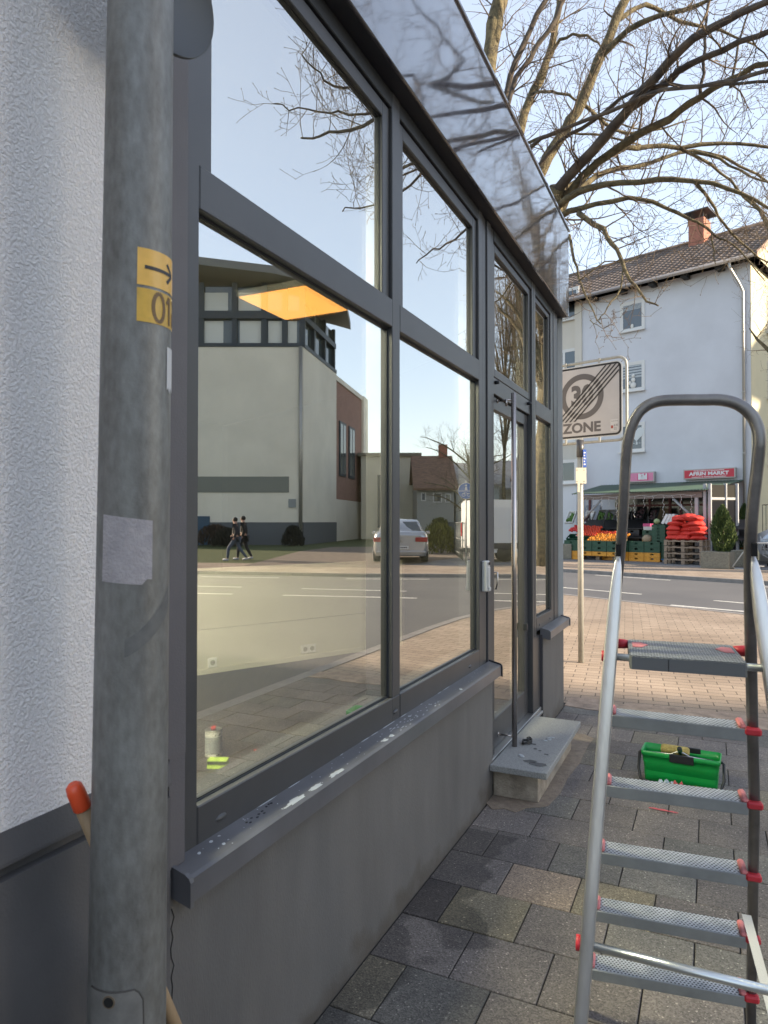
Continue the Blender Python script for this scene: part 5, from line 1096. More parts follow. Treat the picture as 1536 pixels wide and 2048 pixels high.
def hwin(s0, s1, z0, z1, o=0.0, mull=False, gm=None, blind=0.0, split=None):
    w = MB(); f = 0.08
    w.box(s0 - 0.06, s1 + 0.06, o + 0.001, o + 0.05, z0 - 0.06, z0, hp); w.box(s0 - 0.06, s1 + 0.06, o + 0.001, o + 0.03, z1, z1 + 0.06, hp)
    w.box(s0 - 0.06, s0, o + 0.001, o + 0.03, z0, z1, hp); w.box(s1, s1 + 0.06, o + 0.001, o + 0.03, z0, z1, hp)
    rr_ = [(s0, s0 + f, z0, z1), (s1 - f, s1, z0, z1), (s0 + f, s1 - f, z0, z0 + f), (s0 + f, s1 - f, z1 - f, z1)]
    if mull: m = (s0 + s1) / 2; rr_.append((m - 0.06, m + 0.06, z0 + f, z1 - f))
    for (a, b, c, d) in rr_: w.box(a, b, o + 0.002, o + 0.02, c, d, hp)
    wo = obj('window', w, m_wfr, house); p = MB(); p.quad(hp(s0 + f, o + 0.006, z0 + f), hp(s0 + f, o + 0.006, z1 - f), hp(s1 - f, o + 0.006, z1 - f), hp(s1 - f, o + 0.006, z0 + f)); obj('pane', p, gm or m_wgl, wo)
    if blind:
        p = MB(); n = 5
        for k in range(n):
            a = z1 - f - (z1 - z0 - 2 * f) * blind * k / n; b = a - (z1 - z0 - 2 * f) * blind / n * 0.6; p.box(s0 + f, s1 - f, o + 0.007, o + 0.009, b, a, hp)
        obj('blind', p, mat('blind_fabric', (0.42, 0.46, 0.48), 0.7), wo)
    w = MB(); w.box(s0 - 0.1, s1 + 0.1, o + 0.05, o + 0.15, z0 - 0.1, z0 - 0.05, hp); obj('window_sill', w, m_wfr, wo)
    return wo
wins = []
for (xr, yt, yb) in ((1287, 600, 655), (1287, 723, 777), (1287, 846, 900)):
    a, zt_ = hs(xr, yt); b, zb_ = hs(1243, yb + 3); wins.append((a, b, hs(xr, yb)[1], zt_))
w1 = hwin(*wins[0], gm=m_wgl2, blind=0.25); w2 = hwin(*wins[1], gm=m_wgl2, blind=0.6); w3 = hwin(*wins[2], gm=m_wgl2)
def orna(name, parts, par):
    w = MB(); w.smooth = True
    for (ds, z, r, q) in parts: w.ball((0, 0, 0), r, 8, 6, fn=lambda x, y, zz, ds=ds, z=z, q=q: hp(ds + x, 0.03 + y * 0.3, z + zz * q))
    return obj(name, w, mat('figurine_white', (0.68, 0.68, 0.64), 0.5), par)
sm = (wins[1][0] + wins[1][1]) / 2 - 0.05; zz = wins[1][2] + 0.1
orna('figurine', [(sm, zz + 0.1, 0.14, 1.0), (sm, zz + 0.33, 0.10, 1.1), (sm, zz + 0.52, 0.08, 1), (sm + 0.15, zz + 0.22, 0.06, 1.5)], w2)
sm = (wins[0][0] + wins[0][1]) / 2; orna('figurine', [(sm, wins[0][2] + 0.15, 0.07, 1.5)], w1)
hw_ = MB(); sm = (wins[2][0] + wins[2][1]) / 2 - 0.2; zz = (wins[2][2] + wins[2][3]) / 2 + 0.15; pts = []
for i in range(28): t = 2 * math.pi * i / 28; pts.append((sm - 0.022 * 16 * math.sin(t) ** 3, zz + 0.022 * (13 * math.cos(t) - 5 * math.cos(2 * t) - 2 * math.cos(3 * t) - math.cos(4 * t))))
hw_.prism(pts, 0.02, 0.035, fn=lambda s, z, o: hp(s, o, z)); obj('heart_ornament', hw_, mat('heart_white', (0.62, 0.66, 0.66), 0.7), w3)
tx = MB(); tx.text('', 0.24, hp(sm, 0.012, wins[2][2] + 0.32), -HL, (0, 0, 1), 0.002); obj('heart_lettering', tx, mat('heart_white', (0.62, 0.66, 0.66), 0.7), w3) if False else None
tl = MB()
for k in range(5): tl.box(sm - 0.3 + k * 0.13, sm - 0.22 + k * 0.13, 0.01, 0.016, wins[2][2] + 0.26 + 0.05 * (k % 2), wins[2][2] + 0.33 + 0.06 * ((k + 1) % 2), hp)
obj('heart_lettering', tl, mat('heart_white', (0.62, 0.66, 0.66), 0.7), w3)
# windows of the ivory part, ground floor window, further ones along the street
for (py0, py1) in ((697, 745), (575, 622), (820, 868)):
    a, zt_ = hs(1156, py0, -0.15); b, _ = hs(1124, py0, -0.15); zb_ = hs(1156, py1 + 12, -0.15)[1]
    hwin(a, a + 1.45, zb_, zt_, -0.15, True)
a, zt_ = hs(1152, 921, 0.5); zb_ = hs(1152, 964, 0.5)[1]; hwin(a, a + 2.0, zb_, zt_, 0.5, True)
# gable end windows
def gwin(t0, t1, z0, z1):
    w = MB(); f = lambda x, y, z: hp(-0.026 - y, -x, z)
    w.box(t0, t0 + 0.08, 0, 0.04, z0, z1, f); w.box(t1 - 0.08, t1, 0, 0.04, z0, z1, f); w.box(t0 + 0.08, t1 - 0.08, 0, 0.04, z0, z0 + 0.08, f); w.box(t0 + 0.08, t1 - 0.08, 0, 0.04, z1 - 0.08, z1, f)
    wo = obj('window', w, m_wfr, house); p = MB(); p.box(t0 + 0.08, t1 - 0.08, 0.0, 0.02, z0 + 0.08, z1 - 0.08, f); obj('pane', p, m_wgl, wo)
    w = MB(); w.box(t0 - 0.08, t1 + 0.08, 0, 0.14, z0 - 0.08, z0 - 0.02, f); obj('window_sill', w, m_wfr, wo)
for k in range(4):
    for tt in (2.2, 6.2): gwin(tt, tt + 1.3, 1.2 + 2.75 * k, 2.7 + 2.75 * k)

# ------------------------------------------------------------------ shop front and canopy of the market
zA = hs(1485, 960)[1]; sA0 = hs(1485, 960)[0]; sA1 = hs(1218, 969)[0]
OF = 3.2
sF1, zF = hs(1143, 986.5, OF); sF0 = hs(1405, 979, OF)[0]
zF = hs(1300, 983, OF)[1]
can = thing('market_canopy', 'green corrugated lean-to canopy with fairy lights over the fruit stalls', 'canopy', hp(5, 1.5, 0))
m_can = mat('green_corrugated_sheet', (0.05, 0.085, 0.06), 0.5, var=0.15, vs=1.5)
w = MB(); n = 150
for (dz, fl) in ((0.0, 1), (-0.012, 0)):
    b = len(w.v)
    for i in range(n + 1):
        t = i / n; z_ = 0.02 * math.cos(i * math.pi / 1.0) if False else 0.022 * math.sin(i * 2 * math.pi / 3)
        w.v.append(hp(sA0 - 0.1 + (sA1 - sA0 + 0.5) * t, 0.02, zA + z_ + dz)); w.v.append(hp(sF0 - 0.1 + (sF1 - sF0 + 0.1) * t, OF, zF + z_ + dz))
    for i in range(n): w.face((b + 2 * i, b + 2 * i + 1, b + 2 * i + 3, b + 2 * i + 2) if fl else (b + 2 * i, b + 2 * i + 2, b + 2 * i + 3, b + 2 * i + 1))
obj('roof_sheet', w, m_can, can)
m_beam = mat('canopy_beam', (0.22, 0.18, 0.165), 0.7); m_post = mat('grey_painted_wood', (0.36, 0.37, 0.38), 0.6)
w = MB(); w.box(sF0 + 0.1, sF1 - 0.2, OF - 0.35, OF - 0.23, zF - 0.26, zF - 0.06, hp); obj('beam', w, m_beam, can)
def post(px, o=OF - 0.3, wd=0.12, ztop=None):
    s, _ = hs(px, 1050, o); w = MB(); w.box(s - wd / 2, s + wd / 2, o - 0.06, o + 0.06, 0.0, (zF - 0.27) if ztop is None else ztop, hp); return obj('canopy_post', w, m_post, can), s
p1, sp1 = post(1394); p2_, sp2 = post(1163)
for (sp_, sgn) in ((sp1, 1), (sp2, -1)):
    w = MB(); w.tube([hp(sp_ + sgn * 0.05, OF - 0.3, zF - 1.1), hp(sp_ + sgn * 0.85, OF - 0.3, zF - 0.3)], 0.045, 4); obj('brace', w, m_post, can)
# fairy lights: a wire with icicle strands
w = MB(); rnd = random.Random(9); sL0, sL1 = sF0 + 0.3, sF1 - 0.3; k = 0
w.tube([hp(sL0 + (sL1 - sL0) * i / 30, OF - 0.15, zF - 0.16 - 0.03 * math.sin(i * 1.3)) for i in range(31)], 0.006, 4)
s = sL0 + 0.15
while s < sL1:
    L = rnd.choice((0.25, 0.4, 0.6, 0.85, 0.5)); n_ = int(L / 0.09); pts = [hp(s + 0.03 * math.sin(i * 2.1 + s), OF - 0.15, zF - 0.16 - i * 0.09) for i in range(n_ + 1)]; w.tube(pts, 0.006, 3)
    for p in pts[1:]: w.ball(p, 0.017, 5, 3)
    s += rnd.uniform(0.3, 0.42)
obj('fairy_lights', w, mat('fairy_light_white', (0.75, 0.74, 0.72), 0.4), can)
# dark shop front behind, red frames, arabic lettering
mf = thing('market_shopfront', 'dark glazed market shop front with red door frames under the canopy', 'shop front', hp(4, 0.1, 0))
m_shopgl = mat('dark_shop_glass', (0.018, 0.017, 0.018), 0.12, spec=0.6); m_redf = mat('dark_red_frame', (0.12, 0.02, 0.02), 0.5)
w = MB(); w.box(0.6, sA1 - 0.3, 0.002, 0.05, 0.0, 2.75, hp); obj('glazing', w, m_shopgl, mf)
w = MB()
for px in (1180, 1300, 1340, 1362, 1425, 1470): s = hs(px, 1030, 0.06)[0]; w.box(s - 0.05, s + 0.05, 0.051, 0.10, 0.0, 2.7, hp)
w.box(0.7, sA1 - 0.4, 0.051, 0.09, 2.2, 2.28, hp); obj('frame', w, m_redf, mf)
s_, z_ = hs(1270, 1010, 0.1)
w = MB(); w.text('\u0646\u064a\u0631\u0641\u0639', 0.55, hp(s_, 0.07, z_), -HL, (0, 0, 1), 0.0, 0.01); w.text('Lebensmittel', 0.16, hp(hs(1305, 1008, .1)[0], 0.07, z_ + 0.1), (-HL - Vector((0, 0, 0.55))).normalized(), (-HL * 0.5 + Vector((0, 0, 1))).normalized(), 0.0)
obj('lettering', w, mat('lettering_ivory', (0.5, 0.48, 0.42), 0.6), mf)
w = MB(); w.box(hs(1342, 1000, .1)[0], hs(1310, 1000, .1)[0], 0.052, 0.06, 1.3, 2.1, hp); w.c = 1; w.box(hs(1200, 1000, .1)[0], hs(1170, 1000, .1)[0], 0.052, 0.06, 1.0, 2.3, hp); obj('poster', w, [mat('poster_ochre', (0.22, 0.15, 0.07), 0.6), mat('poster_pale', (0.30, 0.33, 0.38), 0.6)], mf)
# glazed porch at the right
pc_ = thing('glazed_porch', 'grey framed glass porch at the right end of the market canopy', 'porch', hp(0.9, 1.5, 0))
w = MB(); sP0, sP1 = hs(1478, 1050, 1.8)[0], hs(1410, 1050, OF - 0.3)[0]
for (px, o) in ((1410, OF - 0.3), (1420, OF - 0.3), (1451, 2.3), (1474, 1.9)):
    s = hs(px, 1030, o)[0]; w.box(s - 0.05, s + 0.05, o - 0.05, o + 0.05, 0.0, 3.0 - 0.02 * o, hp)
sa_, sb__ = hs(1420, 1030, OF - 0.3)[0], hs(1474, 1030, 1.9)[0]
for z in (0.75, 2.35):
    w.hexa([hp(sa_, OF - 0.33, z), hp(sb__, 1.87, z), hp(sb__, 1.93, z), hp(sa_, OF - 0.27, z), hp(sa_, OF - 0.33, z + 0.09), hp(sb__, 1.87, z + 0.09), hp(sb__, 1.93, z + 0.09), hp(sa_, OF - 0.27, z + 0.09)])
obj('frame', w, m_post, pc_)
w = MB(); w.quad(hp(sa_, OF - 0.3, 0.0), hp(sb__, 1.9, 0.0), hp(sb__, 1.9, 2.9), hp(sa_, OF - 0.3, 2.9)); obj('pane', w, mat('porch_glass_dark', (0.02, 0.02, 0.022), 0.05, spec=0.15), pc_)
w = MB(); w.prism([(sa_ - 0.2, 1.2), (sb__ + 0.4, 1.2), (sb__ + 0.5, 2.0), (sa_ - 0.2, 1.5)], 1.0, 1.1, fn=lambda s, z, o: hp(s, o, z)); obj('tarpaulin', w, mat('tarp_grey', (0.10, 0.12, 0.12), 0.6), pc_)
# signs over the canopy
def sign_box(name, x0, x1, yt, yb, lab, mcol, extra):
    s1_, zt_ = hs(x0, yt, 0.25); s0_, _ = hs(x1, yt, 0.25); zb_ = hs((x0 + x1) / 2, yb, 0.25)[1]; zt_ = hs((x0 + x1) / 2, yt, 0.25)[1]
    t = thing(name, lab, 'sign', hp((s0_ + s1_) / 2, 0.1, zb_)); w = MB(); w.box(s0_ - 0.04, s1_ + 0.04, 0.002, 0.235, zb_ - 0.04, zt_ + 0.04, hp); obj('casing', w, mat('sign_casing', (0.42, 0.40, 0.38), 0.5, 0.3), t)
    w = MB(); w.box(s0_, s1_, 0.236, 0.242, zb_, zt_, hp); f = obj('sign_face', w, mcol, t); extra(f, s0_, s1_, zb_, zt_); return t
m_lw = mat('sign_letter_white', (0.75, 0.75, 0.75), 0.5)
def afrin(f, s0, s1, zb, zt):
    w = MB(); c = (s0 + s1) / 2; wd = s1 - s0; h = zt - zb
    w.text('AFRIN MARKT', h * 0.60, hp(c, 0.243, zb + h * 0.50), -HL, (0, 0, 1), 0.002, 0.008, wd * 0.92 / (h * 0.60 * 7.35)); w.text('Orientalische Lebensmittel', h * 0.19, hp(c, 0.243, zb + h * 0.89), -HL, (0, 0, 1), 0.002, 0.002, wd * 0.70 / (h * 0.19 * 12.4)); w.text('Arabische & T\u00fcrkische Spezialit\u00e4ten', h * 0.17, hp(c, 0.243, zb + h * 0.11), -HL, (0, 0, 1), 0.002, 0.002, wd * 0.80 / (h * 0.17 * 16.6)); obj('lettering', w, m_lw, f)
sign_box('market_sign', 1368.5, 1468, 939, 955, 'long red shop sign reading AFRIN MARKT above the green canopy', mat('sign_red', (0.52, 0.012, 0.04), 0.35), afrin)
def bild(f, s0, s1, zb, zt):
    w = MB(); c = (s0 + s1) / 2; h = zt - zb; w.box(s0 + 0.18 * (s1 - s0), s0 + 0.60 * (s1 - s0), 0.2425, 0.244, zb + 0.03, zt - 0.03, hp); obj('centre_panel', w, mat('sign_pink_red', (0.60, 0.03, 0.14), 0.4), f)
    w = MB(); w.text('Bild', h * 0.85, hp(s0 + 0.40 * (s1 - s0), 0.245, zb + h * 0.5), -HL, (0, 0, 1), 0.002, 0.03, 0.85); obj('lettering', w, m_lw, f)
sign_box('newspaper_sign', 1254, 1306, 946, 962, 'faded pink light box sign reading Bild above the green canopy', mat('sign_pink', (0.66, 0.22, 0.36), 0.4), bild)
# ------------------------------------------------------------------ goods in front of the market
HANG = math.atan2(-HL.y, -HL.x)
HX = -HL; HY = -HN      # local x to the right, local y away from the viewer
def gl(px, py, z=0.0): p = onz(px, py, z); return Vector((p.x, p.y, z))
def lf(o): return lambda x, y, z: (o.x + HX.x * x + HY.x * y, o.y + HX.y * x + HY.y * y, o.z + z)
def crate_mesh(wd, dp, ht):
    w = MB(); t = 0.018; r = 0.012
    for (x0, x1, y0, y1) in ((-wd / 2, wd / 2, -dp / 2, -dp / 2 + t), (-wd / 2, wd / 2, dp / 2 - t, dp / 2), (-wd / 2, -wd / 2 + t, -dp / 2 + t, dp / 2 - t), (wd / 2 - t, wd / 2, -dp / 2 + t, dp / 2 - t)):
        horiz = (x1 - x0) > (y1 - y0); L0, L1 = (x0, x1) if horiz else (y0, y1)
        def B(a, b, z0, z1, k=0.0):
            if horiz: w.box(a, b, y0 - (k if y0 < 0 else 0), y1 + (k if y0 > 0 else 0), z0, z1)
            else: w.box(x0 - (k if x0 < 0 else 0), x1 + (k if x0 > 0 else 0), a, b, z0, z1)
        m = (L0 + L1) / 2; hw = 0.06
        B(L0, L1, 0.0, ht * 0.45); B(L0, m - hw, ht * 0.45, ht * 0.8); B(m + hw, L1, ht * 0.45, ht * 0.8); B(L0, L1, ht * 0.8, ht, 0.008)
        n = 5
        for i in range(n + 1): a = L0 + (L1 - L0 - 0.012) * i / n; 
    w.box(-wd / 2 + t, wd / 2 - t, -dp / 2 + t, dp / 2 - t, 0.004, 0.02)
    return w
m_gcr = mat('green_crate', (0.006, 0.055, 0.028), 0.45, var=0.15, vs=8); m_ycr = mat('yellow_crate', (0.62, 0.27, 0.02), 0.45, var=0.12, vs=8); m_bcr = mat('black_crate', (0.02, 0.023, 0.026), 0.5, var=0.2, vs=6); m_ocr = mat('orange_crate', (0.70, 0.09, 0.02), 0.45)
CR = {}
def crate(kind, loc, label, tilt=0.0, group=None, dims=None, rz=0.0):
    col, d0 = {'green': (m_gcr, (0.6, 0.4, 0.21)), 'yellow': (m_ycr, (0.6, 0.4, 0.17)), 'black': (m_bcr, (0.6, 0.4, 0.2)), 'orange': (m_ocr, (0.6, 0.4, 0.16))}[kind]
    d = dims or d0; k = (kind, d)
    if k not in CR:
        me = bpy.data.meshes.new(kind + '_crate'); w = crate_mesh(*d); me.from_pydata(w.v, [], w.f); me.materials.append(col); me.update(); CR[k] = me
    o = bpy.data.objects.new(kind + '_crate', CR[k]); S.collection.objects.link(o); o.location = loc; o.rotation_euler = (tilt, 0, HANG + rz)
    tag(o, label, 'crate', group); return o
def stack(kind, base, n, label, group, dims=None, z0=0.0, rz=0.0):
    h = (dims or {'green': (0, 0, 0.21), 'yellow': (0, 0, 0.17), 'black': (0, 0, 0.2), 'orange': (0, 0, .16)}[kind])[2] + 0.004
    ordn = ['lowest', 'second', 'third', 'fourth', 'fifth', 'sixth', 'seventh', 'eighth', 'ninth', 'tenth', 'eleventh']
    for i in range(n):
        nm = 'topmost' if i == n - 1 else ordn[i]
        crate(kind, Vector((base.x, base.y, z0 + h * i)), label % nm, 0, group, dims, rz + random.uniform(-0.02, 0.02))
    return z0 + h * n
random.seed(21)
m_wht = mat('polystyrene', (0.72, 0.72, 0.70), 0.8, bump=0.2, bs=60); m_conc2 = mat('exposed_aggregate', (0.22, 0.20, 0.155), 0.9, var=0.45, vs=38, bump=0.7, bs=50, bdist=0.02, detail=2)
# left front group: green crates with fruit over yellow crates
names = ['leftmost', 'second', 'third', 'rightmost']
b0 = gl(1144, 1118)
rowz = []
for i in range(4):
    c = b0 + HX * (0.62 * i) + HY * (0.1)
    for k in range(2 if i < 1 else 1): crate('yellow', Vector((c.x, c.y, 0.0 + 0.174 * k + (0.17 if i else 0))), '%s yellow crate under the tomatoes and oranges, %s layer' % (names[i], 'lower' if k == 0 and i == 0 else 'upper'), 0, 'yellow crates under the fruit stand')
    for k in range(2): crate('green', Vector((c.x, c.y, 0.35 + 0.214 * k)), '%s green crate of the fruit stand, %s layer' % (names[i], ('lower', 'upper')[k]), 0, 'green crates of the fruit stand')
plk = MB(); 
for i in range(3): plk.box(0.35 + 0.7 * i, 0.5 + 0.7 * i, 0.0, 0.3, 0.0, 0.165, lf(b0))
plk.box(0.3, 2.1, 0.0, 0.3, 0.145, 0.168, lf(b0)) if False else None
tag(obj('wooden_pallet', plk, mat('old_wood', (0.20, 0.15, 0.11), 0.9, var=0.25, vs=8), None, loc=tuple(b0)), 'dark wooden pallet blocks under the yellow crates of the fruit stand', 'pallet')
def balls(kind, col, cen, nx, ny, r, rise, lab, cat, grp, n_layers=1, sq=(1, 1, 1)):
    w = MB(); w.ball((0, 0, 0), r, 8, 6, sq); me = bpy.data.meshes.new(kind); me.from_pydata(w.v, [], w.f); me.polygons.foreach_set('use_smooth', [True] * len(w.f)); me.materials.append(col); me.update()
    for i in range(nx):
        for j in range(ny):
            o = bpy.data.objects.new(kind, me); S.collection.objects.link(o)
            x = (i - (nx - 1) / 2) * r * 2.0 + random.uniform(-0.3, 0.3) * r + (j % 2) * r; y = j * r * 1.5; z = rise * j * r * 1.5 + random.uniform(0, 0.8) * r
            o.location = cen + HX * x + HY * y + Vector((0, 0, z)); tag(o, lab, cat, grp)
m_or = mat('orange_peel', (0.72, 0.26, 0.02), 0.5, var=0.12, vs=12); m_to = mat('tomato_skin', (0.62, 0.06, 0.02), 0.3, var=0.15, vs=12); m_rp = mat('red_net', (0.58, 0.035, 0.03), 0.6, var=0.2, vs=20)
zt = 0.35 + 0.42
balls('orange', m_or, b0 + HX * 1.45 + HY * 0.0 + Vector((0, 0, zt)), 16, 8, 0.048, 0.45, 'round orange in the heap on the green crates', 'orange', 'oranges heaped on the fruit stand')
balls('tomato', m_to, b0 + HX * 0.45 + HY * 0.35 + Vector((0, 0, zt + 0.20)), 9, 9, 0.048, 0.6, 'shiny red tomato in the heap left of the oranges', 'tomato', 'tomatoes heaped on the fruit stand')
balls('tomato', m_to, b0 + HX * 1.35 + HY * 0.6 + Vector((0, 0, zt + 0.27)), 15, 3, 0.045, 0.5, 'shiny red tomato in the heap behind the oranges', 'tomato', 'tomatoes behind the oranges')
def sack(loc, col, lab, cat, grp=None, sx=0.34, sy=0.24, sz=0.10, rz=0.0, seed=0, name='onion_sack'):
    w = MB(); w.smooth = True; rnd = random.Random(seed); ph = [rnd.uniform(0, 6) for _ in range(6)]; n, m = 20, 12
    for i in range(m + 1):
        th = math.pi * i / m - math.pi / 2
        for j in range(n):
            a = 2 * math.pi * j / n; cx = math.copysign(abs(math.cos(a)) ** 0.6, math.cos(a)); cy = math.copysign(abs(math.sin(a)) ** 0.6, math.sin(a)); ct = math.cos(th) ** 0.55 if math.cos(th) > 0 else 0
            k = 1 + 0.10 * math.sin(5 * a + ph[0]) + 0.06 * math.sin(9 * a + ph[1]) * math.cos(3 * th + ph[2]) + 0.07 * math.cos(4 * th + ph[3])
            x, y, z = sx * cx * ct * k, sy * cy * ct * k, sz * math.sin(th) * (1 + 0.15 * math.sin(3 * a + ph[4])) - 0.03 * (cx * ct) ** 2
            xr = x * math.cos(rz) - y * math.sin(rz); yr = x * math.sin(rz) + y * math.cos(rz)
            p = loc + HX * xr + HY * yr; w.v.append((p.x, p.y, loc.z + z))
    for i in range(m):
        for j in range(n): w.face((i * n + j, i * n + (j + 1) % n, (i + 1) * n + (j + 1) % n, (i + 1) * n + j))
    return tag(obj(name, w, col, None, loc=tuple(loc)), lab, cat, grp)
balls('red_pepper', m_rp, b0 + HX * -0.12 + HY * 0.55 + Vector((0, 0, zt + 0.38)), 6, 7, 0.055, 0.35, 'bright red pepper in the heap at the end of the fruit stand beside the tomatoes', 'pepper', 'red peppers heaped on the fruit stand')
# tilted crates carrying the left goods
for i in range(2):
    c = b0 + HX * (-0.12 + 0.62 * i) + HY * 0.55; crate('green', Vector((c.x, c.y, 0.75 + 0.1 * i)), ('left', 'right')[i] + ' slanting green crate behind the tomatoes', R(28), 'slanting crates')
# second stand of green crates
b1 = gl(1212, 1120) - HY * 0.3
for i in range(4):
    c = b1 + HX * (0.62 * i) + HY * 0.5
    crate('yellow', Vector((c.x, c.y, 0.0)), names[i] + ' yellow crate under the cabbage stand, lower layer', 0, 'yellow crates under the cabbage stand'); crate('yellow', Vector((c.x, c.y, 0.175)), names[i] + ' yellow crate under the cabbage stand, upper layer', 0, 'yellow crates under the cabbage stand')
    for k in range(2): crate('green', Vector((c.x, c.y, 0.35 + 0.214 * k)), names[i] + ' green crate of the cabbage stand, %s layer' % ('lower', 'upper')[k], 0, 'green crates of the cabbage stand')
m_cab = mat('cabbage_leaf', (0.26, 0.36, 0.13), 0.6, col2=(0.42, 0.48, 0.28), var=0.2, vs=20, bump=0.5, bs=30); m_cel = mat('celeriac', (0.30, 0.23, 0.15), 0.8, var=0.2, vs=15)
def veg(loc, r, m, nm, lab, sq=(1, 1, 0.9), n=12, mm=8):
    w = MB(); w.ball(tuple(loc), r, n, mm, sq, fn=lambda x, y, z: (x + 0.08 * r * math.sin(9 * z / r), y, z + 0.05 * r * math.sin(11 * x / r))); return tag(obj(nm, w, m, None, loc=tuple(loc)), lab, nm.replace('_', ' '))
for i, (dx, dy, r, m, nm, lb) in enumerate(((0.05, 0.45, 0.15, m_cab, 'cabbage', 'pale green cabbage at the left of the cabbage stand'), (0.35, 0.6, 0.13, m_cab, 'cabbage', 'pale green cabbage in the middle of the cabbage stand'), (0.62, 0.45, 0.19, m_cel, 'vegetable_bag', 'brown bag of root vegetables on the cabbage stand'), (1.62, 0.45, 0.19, m_cel, 'vegetable_bag', 'brown bag of root vegetables at the right end of the cabbage stand'), (0.2, 0.95, 0.12, m_cab, 'cabbage', 'pale green cabbage at the back of the cabbage stand'))): veg(b1 + HX * dx + HY * dy + Vector((0, 0, zt + 0.1)), r, m, nm, lb)
# black racks with tilted trays at the back
rk = thing('produce_rack', 'long black metal rack with slanting shelves at the back of the stalls', 'rack', tuple(b1 + HY * 1.6))
w = MB(); f = lf(b0 + HY * 1.5)
for i in range(8): w.box(-0.3 + 0.95 * i, -0.26 + 0.95 * i, 0.0, 0.05, 0.0, 1.75, f); w.box(-0.3 + 0.95 * i, -0.26 + 0.95 * i, 0.6, 0.65, 0.0, 1.9, f)
for z in (0.9, 1.25):
    P = [(-0.3, -0.25, z), (6.4, -0.25, z), (6.4, 0.6, z + 0.35), (-0.3, 0.6, z + 0.35)]; w.hexa([f(*p) for p in P] + [f(p[0], p[1], p[2] + 0.03) for p in P])
w.box(-0.3, 6.4, -0.26, -0.22, 0.86, 0.93, f); w.box(-0.3, 6.4, -0.2, 0.6, 0.05, 0.5, f)
obj('rack_frame', w, mat('rack_black', (0.016, 0.016, 0.018), 0.5), rk)
m_leaf = mat('leafy_greens', (0.05, 0.13, 0.02), 0.8, col2=(0.10, 0.2, 0.04), var=0.2, vs=20); m_dkv = mat('dark_vegetables', (0.03, 0.02, 0.03), 0.5, col2=(0.10, 0.05, 0.06), var=0.3, vs=14); m_lem = mat('lemon_peel', (0.65, 0.42, 0.02), 0.5)
for i, (px, py, kind) in enumerate(((1146, 1036, 'w'), (1182, 1036, 'w'), (1207, 1034, 'g'), (1225, 1034, 'g'), (1250, 1032, 'w'), (1285, 1028, 'd'), (1310, 1030, 'd'))):
    s, z = hs(px, py, 1.0); o = Vector(hp(s, 1.15, z)); f = lf(o)
    lab = ('leftmost', 'second', 'third', 'fourth', 'fifth', 'sixth', 'rightmost')[i] + ' slanting tray of produce on the black rack'
    t = thing('produce_tray', lab, 'tray', tuple(o), 'slanting trays on the black rack')
    def tf_(x, y, z, f=f): c, s_ = math.cos(R(52)), math.sin(R(52)); return f(x, y * c - z * s_, y * s_ + z * c)
    w = MB(); a, b = 0.19, 0.33
    w.box(-a, a, -b, b, -0.015, 0.0, tf_)
    for q in ((-a, -a + 0.03, -b, b), (a - 0.03, a, -b, b), (-a + 0.03, a - 0.03, -b, -b + 0.03), (-a + 0.03, a - 0.03, b - 0.03, b)): w.box(q[0], q[1], q[2], q[3], 0.0, 0.10, tf_)
    obj('tray', w, {'w': m_wht, 'g': mat('tray_grey', (0.2, 0.2, 0.2), 0.6), 'd': m_bcr}[kind], t)
    w = MB(); w.smooth = True
    for k in range(16): w.ball(tf_(random.uniform(-0.13, 0.13), random.uniform(-0.28, 0.2), 0.05), random.uniform(0.04, 0.07), 7, 5)
    obj('produce', w, m_leaf if kind != 'd' and i != 1 else m_dkv, t)
balls('lemon', m_lem, Vector(hp(hs(1172, 1054, 1.8)[0], 1.8, hs(1172, 1056, 1.8)[1])), 7, 3, 0.045, 0.4, 'yellow lemon in the small heap behind the tomatoes', 'lemon', 'lemons behind the tomatoes')
cbx = hs(1250, 1060, 1.9)
w = MB(); o = Vector(hp(hs(1190, 1062, 1.7)[0], 1.7, 0.86)); w.box(-0.35, 0.35, -0.2, 0.2, 0, 0.12, lf(o)); tag(obj('cardboard_tray', w, mat('cardboard', (0.30, 0.21, 0.12), 0.9, var=0.1, vs=6), None, loc=tuple(o)), 'flat cardboard tray behind the heap of oranges', 'tray')
# dark stack, yellow stack with green crates, tall green stack on a dolly
g = gl(1264, 1119); zz = stack('black', g + HY * 0.2, 6, '%s black crate of the dark stack between ladder rail and yellow crates', 'black crates in the dark stack')
g = gl(1271, 1117) + HY * 1.0; zz = stack('black', g, 8, '%s black crate of the tall dark stack behind', 'black crates in the rear stack')
g = gl(1295, 1121) + HY * 0.2
zz = stack('yellow', g, 5, '%s yellow crate of the yellow stack beside the tall green stack', 'yellow crates in the stack', (0.40, 0.4, 0.16))
zz = stack('green', g, 2, '%s green crate on top of the yellow stack', 'green crates on the yellow stack', (0.40, 0.4, 0.19), zz)
def box_(nm, loc, dx, dy, dz, m, lab, cat, rot=0.0, tilt=0.0):
    w = MB(); w.bbox(-dx / 2, dx / 2, -dy / 2, dy / 2, 0, dz, 0.006, fn=lambda x, y, z: lf(loc)(x * math.cos(tilt) + z * math.sin(tilt), y, -x * math.sin(tilt) + z * math.cos(tilt)))
    return tag(obj(nm, w, m, None, loc=tuple(loc)), lab, cat)
box_('carton', Vector((g.x, g.y, zz)), 0.36, 0.32, 0.14, mat('carton_white', (0.62, 0.60, 0.58), 0.7), 'white printed carton on the green crates of the yellow stack', 'carton')
